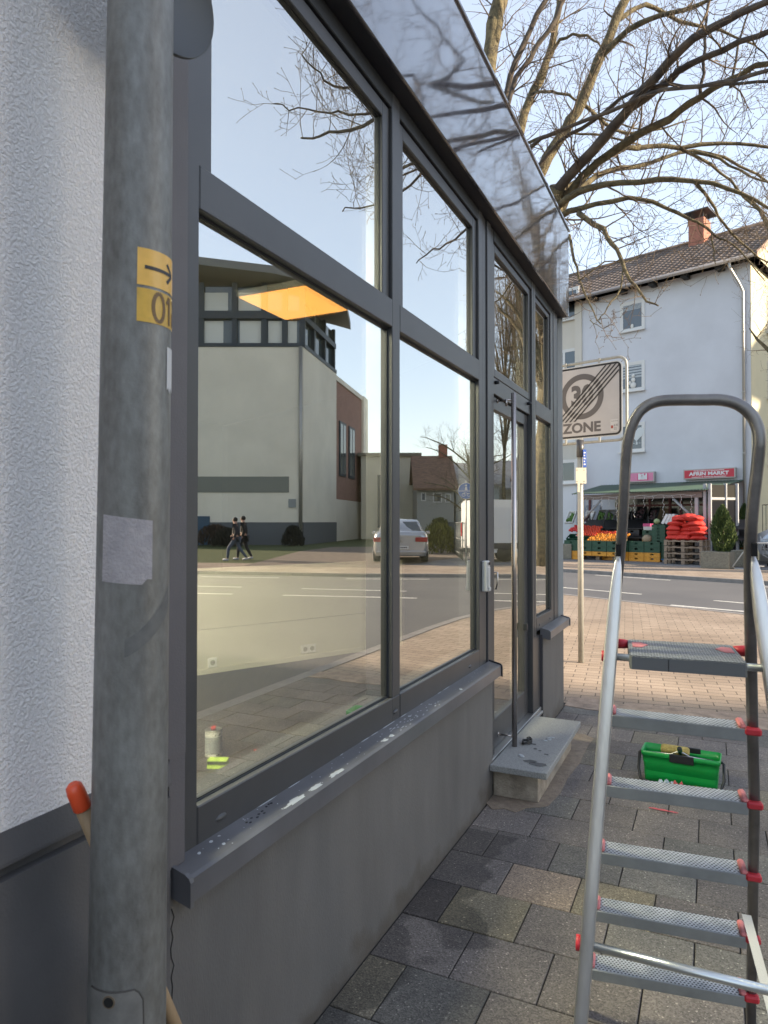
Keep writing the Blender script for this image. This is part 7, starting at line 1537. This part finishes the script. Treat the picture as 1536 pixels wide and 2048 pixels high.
w = MB(); w.box(vx(577, D0), vx(592, D0), D0 - 0.09, D0 - 0.03, vz(1015, D0), vz(998, D0), va); obj('notice_board', w, mat('board_grey', (0.30, 0.32, 0.32), 0.4), hall)
w = MB(); w.box(vx(398, D0) - 4, vx(420, D0), D0 - 0.09, D0 - 0.052, 0, 1.9, va); obj('door', w, mat('blue_door', (0.03, 0.08, 0.14), 0.4), hall)
br_ = thing('brick_annex', 'taller pink brick annex with dark windows behind the cream hall', 'building', vr(14, 1, 0))
w = MB(); w.box(8.41, 17.5, 0.1, 8, 0, 12.6, vr); obj('wall', w, mat('pink_brick', (0.34, 0.20, 0.15), 0.85, var=0.1, vs=3), br_)
w = MB(); w.box(17.51, 19.4, -0.1, 8, 0, 13.0, vr); w.box(8.41, 17.5, 0.0, 8, 12.61, 13.0, vr); obj('edge_wall', w, m_hall, br_)
for s in (9.5, 12.6):
    w = MB(); w.box(s, s + 2.0, 0.0, 0.099, 5.2, 9.6, vr); wo = obj('window', w, m_hfr, br_); w = MB(); w.box(s + 0.2, s + 0.9, -0.02, 0.0, 5.4, 9.4, vr); w.box(s + 1.1, s + 1.8, -0.02, 0.0, 5.4, 9.4, vr); obj('pane', w, m_hgl, wo)
w = MB(); w.box(8.41, 17.5, 0.04, 0.098, 0, 3.3, vr); obj('lower_wall', w, m_hall, br_)
# low flat building and houses beyond
m_pal_ = mat('pale_render', (0.66, 0.62, 0.50), 0.85, var=0.05, vs=0.5)
lo = thing('flat_roofed_hall', 'low cream flat roofed building behind the silver car', 'building', va(1, 60, 0))
w = MB(); w.box(vx(722, 60), vx(836, 60), 60, 72, 0, vz(912, 60), va); obj('wall', w, m_pal_, lo)
w = MB(); w.box(vx(722, 60) - 0.3, vx(836, 60) + 0.3, 59.7, 72, vz(912, 60), vz(906, 60), va); obj('roof', w, mat('roof_edge_grey', (0.22, 0.20, 0.15), 0.8), lo)
w = MB(); w.box(vx(755, 60), vx(768, 60), 59.9, 60, 1.0, vz(950, 60), va); obj('window', w, m_hfr, lo)
def vhouse(px0, px1, d, ye, yr, dp, wallm, roofm, label, wins, chim=None):
    x0, x1 = vx(px0, d), vx(px1, d); ze, zr = vz(ye, d), vz(yr, d + dp / 2)
    h = thing('house', label, 'house', va((x0 + x1) / 2, d, 0)); w = MB(); w.box(x0, x1, d, d + dp, 0, ze, va)
    for x in (x0, x1): w.prism([(d, ze), (d + dp, ze), (d + dp / 2, zr)], x - 0.01, x + 0.01, fn=lambda a, z, x_: va(x_, a, z))
    obj('wall', w, wallm, h); w = MB()
    for (a, b, c) in ((d - 0.4, d + dp / 2, 1), (d + dp + 0.4, d + dp / 2, -1)):
        z0 = ze - 0.4 * (zr - ze) / (dp / 2); P = [va(x0 - 0.3, a, z0), va(x1 + 0.3, a, z0), va(x1 + 0.3, b, zr), va(x0 - 0.3, b, zr)]; w.hexa(P + [(p[0], p[1], p[2] + 0.18) for p in P])
    rf_ = obj('roof', w, roofm, h)
    for (a, b, c, e) in wins:
        w = MB(); w.box(vx(a, d), vx(b, d), d - 0.06, d, vz(e, d), vz(c, d), va); wo = obj('window', w, m_wfr, h); w = MB(); w.box(vx(a, d) + 0.08, vx(b, d) - 0.08, d - 0.075, d - 0.06, vz(e, d) + 0.08, vz(c, d) - 0.08, va); obj('pane', w, m_wgl, wo)
    if chim: w = MB(); c = vx(chim, d); w.box(c - 0.35, c + 0.35, d + dp / 2 - 0.3, d + dp / 2 + 0.3, zr - 0.5, zr + 1.1, va); obj('chimney', w, m_brick, rf_)
    return h
m_rbr = mat('brown_far_roof', (0.15, 0.085, 0.055), 0.8, col2=(0.24, 0.14, 0.09), var=0.2, vs=2.5, stretch=(1, 1, 4)); m_rgr = mat('grey_far_roof', (0.28, 0.27, 0.26), 0.7, var=0.15, vs=2); m_gw = mat('grey_far_render', (0.34, 0.34, 0.32), 0.85); m_bw = mat('bluish_far_render', (0.46, 0.52, 0.55), 0.85)
vhouse(834, 908, 52, 975, 916, 9, m_gw, m_rbr, 'house with brown tiled roof and red chimney mirrored beyond the silver car', [(866, 884, 985, 1005), (890, 902, 987, 1005), (842, 852, 985, 1002)], 896)
vhouse(912, 1000, 56, 968, 930, 9, m_bw, m_rgr, 'pale bluish house with grey roof mirrored beyond the blue round sign', [(925, 938, 990, 1008), (950, 962, 990, 1008)])
vhouse(1010, 1075, 60, 975, 925, 9, m_gw, m_rgr, 'grey house mirrored behind the white van', [(1030, 1042, 985, 1002), (1052, 1062, 985, 1002)])
vhouse(1085, 1190, 48, 940, 880, 10, m_pal_, m_rbr, 'ochre house with brown roof mirrored beside the far door pane', [(1100, 1112, 960, 985), (1130, 1142, 960, 985)])
vhouse(300, 395, 70, 960, 900, 10, m_gw, m_rbr, 'grey house left of the hall across the street', [(320, 335, 985, 1005)])
# trees mirrored in the glass
simple_tree(va(vx(1012, 48), 48, 0), 17, 1.6, 31, 'tall narrow bare poplar mirrored in the door glass', 'poplar_tree', None, 26, 1.6, 0.16, 1, 0.55, 0.5)
simple_tree(va(vx(1045, 50), 50, 0), 22, 2.0, 32, 'taller narrow bare poplar mirrored beside the door frame', 'poplar_tree', None, 32, 1.8, 0.18, 1, 0.55, 0.5)
simple_tree(va(vx(940, 40), 40, 0), 6.8, 3.2, 33, 'small bare broad crowned tree mirrored beside the blue round sign', 'bare_tree', None, 14, 1.1, 0.16, 2, 0.35, 0.4)
simple_tree(va(vx(1092, 24), 24, 0), 13, 2.6, 34, 'large bare street tree mirrored in the end window', 'bare_tree', None, 12, 1.4, 0.42, 2, 0.5, 0.45)
# parked silver car seen from behind
def carf(c, hd):      # local x right, y forward
    f = Vector(hd).normalized(); r = Vector((f.y, -f.x, 0))
    return lambda x, y, z: tuple(c + r * x + f * y + Vector((0, 0, z)))
m_silver = mat('silver_paint', (0.42, 0.43, 0.45), 0.25, 0.6, coat=0.8); m_tyre = mat('tyre', (0.02, 0.02, 0.02), 0.8); m_tail = mat('tail_light', (0.28, 0.008, 0.012), 0.15, coat=0.5); m_cargl = mat('car_glass', (0.02, 0.028, 0.03), 0.04, spec=1.0)
c0 = Vector(va(vx(801, 25), 25, 0.0)); c1 = Vector(va(vx(801, 25) + 0.03, 26, 0.0)); cf_ = carf(c0, c1 - c0); cf = lambda x, y, z: cf_(x * 1.08, y * 1.08, z * 1.08)
car = thing('parked_car', 'silver saloon car parked with its tail lights towards the shop', 'car', tuple(c0))
def loft(mb, secs, fn, n=None):
    b = len(mb.v); n = len(secs[0][1]); mb.smooth = True
    for (y, pts) in secs:
        for (x, z) in pts: mb.v.append(fn(x, y, z))
    for i in range(len(secs) - 1):
        for j in range(n): mb.face((b + i * n + j, b + i * n + (j + 1) % n, b + (i + 1) * n + (j + 1) % n, b + (i + 1) * n + j))
    mb.smooth = False; mb.face(range(b + n - 1, b - 1, -1)); mb.face(range(b + (len(secs) - 1) * n, b + len(secs) * n))
def sec(hw, zb, zt, sh=0.85): return [(-hw * 0.92, zb), (hw * 0.92, zb), (hw, zb + (zt - zb) * 0.3), (hw, zb + (zt - zb) * 0.65), (hw * 0.96, zb + (zt - zb) * 0.88), (hw * sh, zt), (0, zt + 0.02), (-hw * sh, zt), (-hw * 0.96, zb + (zt - zb) * 0.88), (-hw, zb + (zt - zb) * 0.65), (-hw, zb + (zt - zb) * 0.3)]
w = MB(); loft(w, [(0.0, sec(0.78, 0.32, 0.95)), (0.06, sec(0.88, 0.26, 1.06)), (0.5, sec(0.96, 0.24, 1.10)), (1.2, sec(0.97, 0.22, 1.05)), (2.5, sec(0.97, 0.22, 0.98)), (3.6, sec(0.95, 0.22, 0.95)), (4.4, sec(0.88, 0.24, 0.80)), (4.7, sec(0.7, 0.3, 0.6))], cf); obj('body', w, m_silver, car)
def cab(hb, ht, zb, zt): return [(-hb, zb), (hb, zb), (ht + 0.03, zt - 0.06), (ht - 0.06, zt), (0, zt + 0.03), (-ht + 0.06, zt), (-ht - 0.03, zt - 0.06)]
w = MB(); loft(w, [(0.55, cab(0.80, 0.78, 1.03, 1.08)), (1.25, cab(0.86, 0.62, 1.0, 1.47)), (2.3, cab(0.87, 0.64, 0.95, 1.52)), (3.3, cab(0.84, 0.76, 0.92, 1.0))], cf); obj('cabin', w, m_silver, car)
w = MB(); w.hexa([cf(-0.70, 0.60, 1.12), cf(0.70, 0.60, 1.12), cf(0.70, 0.8, 1.1), cf(-0.70, 0.8, 1.1), cf(-0.56, 1.13, 1.43), cf(0.56, 1.13, 1.43), cf(0.56, 1.3, 1.43), cf(-0.56, 1.3, 1.43)]); obj('rear_window', w, m_cargl, car)
for s in (-1, 1):
    w = MB(); w.bbox(min(s * 0.92, s * 0.50), max(s * 0.92, s * 0.50), -0.03, 0.25, 0.74, 0.90, 0.02, cf); obj('tail_light', w, m_tail, car)
    w = MB(); w.bbox(min(s * 0.95, s * 1.10), max(s * 0.95, s * 1.10), 2.9, 3.0, 0.95, 1.08, 0.02, cf); obj('wing_mirror', w, m_silver, car)
    for y in (0.95, 3.75):
        w = MB(); w.smooth = True; w.tube([cf(s * 0.72, y, 0.31), cf(s * 0.96, y, 0.31)], 0.31, 20); wh = obj('wheel', w, m_tyre, car); w = MB(); w.tube([cf(s * 0.96, y, 0.31), cf(s * 0.975, y, 0.31)], 0.2, 14); obj('rim', w, m_steel, wh)
w = MB(); w.box(-0.27, 0.27, -0.03, -0.008, 0.50, 0.61, cf); pl_ = obj('number_plate', w, mat('plate_white', (0.6, 0.6, 0.6), 0.5), car)
w = MB(); r_ = (Vector(cf(1, 0, 0)) - Vector(cf(0, 0, 0))); w.text('HX LA 412', 0.10, cf(0, -0.032, 0.555), r_, (0, 0, 1), 0.0, 0.002) if False else [w.box(-0.22 + 0.06 * k, -0.18 + 0.06 * k, -0.033, -0.031, 0.53, 0.58, cf) for k in range(8)]; obj('plate_digits', w, m_sk, pl_)
w = MB(); w.bbox(-0.85, 0.85, -0.05, 0.1, 0.36, 0.44, 0.02, cf); obj('bumper_trim', w, m_silver, car); w = MB(); w.tube([cf(0, 0.02, 0.78), cf(0, 0.0, 0.78)], 0.06, 16); obj('badge', w, m_steel, car)
# white van
K = (vx(965, 26), 26.0); th = R(18)
def vf(x, y, z): return va(K[0] + x * math.cos(th) - y * math.sin(th), K[1] + x * math.sin(th) + y * math.cos(th), z)     # x along the side, y across
van = thing('white_van', 'white panel van parked side on with its rear doors at the left', 'van', vf(2.6, 1, 0))
m_van = mat('van_white', (0.70, 0.71, 0.72), 0.3, coat=0.6); m_vbl = mat('van_trim', (0.04, 0.04, 0.045), 0.6)
w = MB(); P = [(0, 0.35), (5.3, 0.35), (5.5, 0.7), (5.4, 1.1), (4.75, 1.35), (4.25, 2.2), (3.9, 2.38), (0.12, 2.40), (0.0, 2.28)]
w.prism(P, 0.0, 1.95, fn=lambda x, z, y: vf(x, y, z)); obj('body', w, m_van, van)
w = MB(); w.box(0.0, 5.2, -0.03, -0.001, 0.50, 0.72, vf); obj('side_trim', w, m_vbl, van)
w = MB(); w.box(1.6, 2.9, -0.012, -0.001, 1.25, 2.1, vf); w.box(0.25, 1.45, -0.012, -0.001, 1.25, 2.1, vf); obj('side_panel', w, mat('van_white_panel', (0.66, 0.67, 0.69), 0.35), van)
w = MB(); w.prism([(3.55, 1.3), (4.55, 1.3), (4.15, 2.05), (3.55, 2.05)], -0.02, -0.001, fn=lambda x, z, y: vf(x, y, z)); obj('side_window', w, m_cargl, van)
for x in (1.0, 4.5):
    for y in (0.0, 1.75):
        w = MB(); w.smooth = True; w.tube([vf(x, y - 0.03, 0.34), vf(x, y + 0.2, 0.34)], 0.34, 20); wh = obj('wheel', w, m_tyre, van)
for y in (0.08, 1.02):
    w = MB(); w.bbox(-0.03, -0.001, y, y + 0.86, 0.55, 2.2, 0.01, vf); d_ = obj('rear_door', w, m_van, van)
for y in (0.02, 1.77):
    w = MB(); w.bbox(-0.05, -0.0, y, y + 0.14, 0.95, 1.5, 0.01, vf); obj('tail_light', w, m_tail, van)
w = MB(); w.box(-0.10, 0.0, 0.05, 1.9, 0.33, 0.5, vf); obj('bumper', w, m_vbl, van)
# blue round sign, fence, shrubs
bsp = Vector(va(vx(932, 25), 25, 0)); bs2 = thing('cycle_path_sign', 'round blue pedestrian and cycle path sign on a post across the street', 'traffic sign', tuple(bsp))
w = MB(); w.smooth = True; w.tube([bsp, bsp + Vector((0, 0, 3.05))], 0.03, 10); obj('pole', w, m_sgal, bs2)
bz = vz(982, 25); bd = Vector((-(bsp.x + 0.07) * 1.0, -bsp.y * 0.75, 0)).normalized(); bx = Vector((0, 0, 1)).cross(bd)
def bsf(x, y, z): return tuple(bsp + bx * x + Vector((0, 0, bz + y)) + bd * (0.04 + z))
w = MB(); w.lathe([(0.001, 0), (0.30, 0), (0.30, 0.01), (0.001, 0.01)], 40, fn=bsf); sp2_ = obj('sign_plate', w, mat('sign_edge', (0.6, 0.6, 0.58), 0.4), bs2)
w = MB(); w.lathe([(0.285, 0.011), (0.001, 0.0112)], 40, fn=bsf, cap=False); w.c = 1; w.box(-0.26, 0.26, -0.01, 0.01, 0.0115, 0.013, bsf)
w.lathe([(0.035, 0.0115), (0.001, 0.013)], 12, fn=lambda x, y, z: bsf(x, y + 0.2, z), cap=False); w.prism([(-0.05, 0.03), (0.05, 0.03), (0.03, 0.15), (-0.03, 0.15)], 0.0115, 0.013, fn=bsf)
for cx_ in (-0.09, 0.09):
    for i in range(16): a = 2 * math.pi * i / 16; a2 = 2 * math.pi * (i + 1) / 16; w.quad(*[bsf(cx_ + r * math.cos(t), -0.14 + r * math.sin(t), 0.0125) for r, t in ((0.05, a), (0.065, a), (0.065, a2), (0.05, a2))])
w.prism([(-0.09, -0.14), (-0.02, -0.06), (0.07, -0.06), (0.09, -0.14), (0.075, -0.14), (0.06, -0.075), (-0.015, -0.075), (-0.08, -0.145)], 0.0115, 0.013, fn=bsf)
obj('sign_face', w, [mat('traffic_blue', (0.02, 0.10, 0.33), 0.4), m_sw2], sp2_)
fe = thing('fence', 'dark metal bar fence beside the white van', 'fence', va(vx(890, 34), 34, 0)); w = MB()
fa_, fb_ = (vx(893, 40), 40), (vx(925, 27.5), 27.5)
for i in range(40): t = i / 39; x = fa_[0] + (fb_[0] - fa_[0]) * t; d = fa_[1] + (fb_[1] - fa_[1]) * t; w.tube([va(x, d, 0), va(x, d, 1.5)], 0.02, 4)
for z in (0.2, 0.8, 1.5): w.tube([va(*fa_, z), va(*fb_, z)], 0.03, 4)
obj('bars', w, m_hfr, fe)
def shrub(px, d, h, wd, label, col, seed, nm='shrub', n=900):
    rnd = random.Random(seed); w = MB(); mm = [mat(nm + '_leaf_%d' % seed, col, 0.9), mat(nm + '_leaf2_%d' % seed, tuple(c * 1.8 for c in col), 0.9)]
    for i in range(n):
        x = vx(px, d) + rnd.uniform(-wd, wd); z = h * rnd.random() ** 0.8; k = math.sqrt(max(0.02, 1 - (z / h) ** 2)); x = vx(px, d) + (x - vx(px, d)) * k; y = d + rnd.uniform(-0.5, 0.5) * k; p = Vector(va(x, y, z)); dd = Vector((rnd.uniform(-.4, .4), rnd.uniform(-.4, .4), 1)).normalized(); s_ = dd.cross(Vector((rnd.uniform(-1, 1), rnd.uniform(-1, 1), 0.1))).normalized() * 0.04; w.c = rnd.choice((0, 1)); w.quad(p - s_, p + s_, p + dd * 0.22 + s_ * 0.4, p + dd * 0.22 - s_ * 0.4)
    t = thing(nm, label, nm, va(vx(px, d), d, 0)); obj('foliage', w, mm, t)
    w = MB(); w.tube([va(vx(px, d), d, 0), va(vx(px, d), d, h * 0.5)], 0.04, 6); obj('stem', w, m_barkd, t)
shrub(882, 33, 1.3, 0.9, 'yellow green shrub between silver car and fence', (0.08, 0.085, 0.015), 51)
shrub(880, 38, 1.6, 1.0, 'olive green shrub in front of the brown roofed house', (0.06, 0.065, 0.015), 52)
shrub(586, 43, 1.15, 0.7, 'dark clipped bush in front of the cream hall', (0.012, 0.014, 0.012), 53)
shrub(430, 43, 1.2, 1.4, 'low twiggy brown shrub at the foot of the hall', (0.05, 0.035, 0.025), 54)
shrub(455, 42, 1.0, 0.9, 'low dark shrub beside the twiggy brown one', (0.03, 0.028, 0.02), 55)
# two walkers
def person(px, d, h, label, coat, trou, hair, face_left=True, phase=1, skin=(0.45, 0.27, 0.2)):
    o = va(vx(px, d), d, 0.0); t = thing('person', label, 'person', o); k = h / 1.75; sgn = -1 if face_left else 1
    def f(x, y, z): return va(vx(px, d) + sgn * x * k, d + y * k, z * k)
    J = {'pel': (0, 0, 0.95), 'wa': (0.0, 0, 1.08), 'ch': (0.02, 0, 1.32), 'ne': (0.03, 0, 1.50), 'hd': (0.05, 0, 1.60), 'tp': (0.05, 0, 1.70)}
    def skin_obj(name, verts, edges, rad, m, par):
        me = bpy.data.meshes.new(name); off = origin(par); me.from_pydata([tuple(Vector(f(*v)) - off) for v in verts], edges, []); ob = bpy.data.objects.new(name, me); S.collection.objects.link(ob); ob.parent = par; md = ob.modifiers.new('s', 'SKIN'); md.use_smooth_shade = True
        for i, r in enumerate(rad): me.skin_vertices[0].data[i].radius = (r[0] * k, r[1] * k)
        me.skin_vertices[0].data[0].use_root = True; sb_ = ob.modifiers.new('u', 'SUBSURF'); sb_.levels = 1; sb_.render_levels = 1; me.materials.append(m); return ob
    a = 0.28 * phase
    V = [(0, 0, 0.95), (0.0, 0, 1.12), (0.02, 0, 1.36), (0.02, -0.17, 1.42), (-0.06, -0.21, 1.15), (0.04, -0.22, 0.92), (0.08, -0.22, 0.84), (0.02, 0.17, 1.42), (0.08, 0.21, 1.15), (0.22, 0.2, 0.98), (0.28, 0.2, 0.95), (0.03, 0, 1.50), (0.05, 0, 1.60), (0.05, 0, 1.70), (0, -0.09, 0.88), (a, -0.09, 0.50), (a * 1.15, -0.09, 0.09), (a * 1.15 + 0.14, -0.09, 0.04), (0, 0.09, 0.88), (-a * 0.4, 0.09, 0.50), (-a * 1.5, 0.09, 0.12), (-a * 1.5 + 0.12, 0.09, 0.04), (0.145, 0, 1.60)]
    Ed = [(0, 1), (1, 2), (2, 3), (3, 4), (4, 5), (5, 6), (2, 7), (7, 8), (8, 9), (9, 10), (2, 11), (11, 12), (12, 13), (0, 14), (14, 15), (15, 16), (16, 17), (0, 18), (18, 19), (19, 20), (20, 21), (12, 22)]
    Rd = [(0.15, 0.13), (0.14, 0.12), (0.17, 0.14), (0.07, 0.07), (0.055, 0.055), (0.045, 0.045), (0.035, 0.035), (0.07, 0.07), (0.055, 0.055), (0.045, 0.045), (0.035, 0.035), (0.055, 0.055), (0.095, 0.08), (0.08, 0.07), (0.09, 0.09), (0.065, 0.065), (0.04, 0.04), (0.03, 0.03), (0.09, 0.09), (0.065, 0.065), (0.04, 0.04), (0.03, 0.03), (0.018, 0.018)]
    skin_obj('body', V, Ed, Rd, mat('skin_tone', skin, 0.6), t)
    Rj = [(x[0] * 1.22, x[1] * 1.22) for x in Rd]
    idx = [0, 1, 2, 3, 4, 5, 7, 8, 9]; mp_ = {v: i for i, v in enumerate(idx)}
    skin_obj('jacket', [V[i] for i in idx], [(mp_[a_], mp_[b_]) for a_, b_ in Ed if a_ in mp_ and b_ in mp_], [Rj[i] for i in idx], mat('jacket_%s' % px, coat, 0.8), t)
    idx = [0, 14, 15, 16, 18, 19, 20]; mp_ = {v: i for i, v in enumerate(idx)}
    skin_obj('trousers', [V[i] for i in idx], [(mp_[a_], mp_[b_]) for a_, b_ in Ed if a_ in mp_ and b_ in mp_], [Rj[i] for i in idx], mat('trousers_%s' % px, trou, 0.8), t)
    for (ix, iy) in ((16, 17), (20, 21)): w = MB(); w.smooth = True; a_, b_ = V[ix], V[iy]; w.tube([f(a_[0] - 0.04, a_[1], a_[2] - 0.04), f(a_[0] + 0.03, a_[1], a_[2] - 0.04), f(b_[0] + 0.04, b_[1], b_[2])], 0.048 * k, 8); obj('shoe', w, mat('shoe_white', (0.55, 0.55, 0.55), 0.6), t)
    w = MB(); w.ball(f(0.03, 0, 1.655), 0.105 * k, 12, 8, (0.95, 0.9, 0.95)); obj('hair', w, mat('hair_dark', hair, 0.7), t)
person(472, 27, 1.72, 'walker in a dark jacket and blue jeans in front of the cream hall', (0.02, 0.02, 0.025), (0.07, 0.09, 0.13), (0.02, 0.015, 0.01), True, 1)
person(488, 27.6, 1.78, 'walker in black clothes just behind the one in jeans', (0.012, 0.012, 0.014), (0.02, 0.02, 0.025), (0.02, 0.015, 0.01), True, 0.7)
# unseen block added beyond the side street to keep the low sun off the shop
ob = thing('shade_block', 'long pale unseen block added across the side street to shade the shop front', 'building', (66, -15, 0))
w = MB(); w.box(60, 74, -60, 9.6, 0, 28, None); obj('wall', w, m_pal_, ob)
w = MB(); w.box(59.5, 74.5, -60.5, 10.0, 28.001, 28.5, None); obj('roof', w, m_hroof, ob)
for k in range(8):
    w = MB(); w.box(59.93, 59.999, -58, 8.5, 1.4 + 3.4 * k, 3.0 + 3.4 * k); obj('window', w, m_hgl, ob)
# lamps etc. done
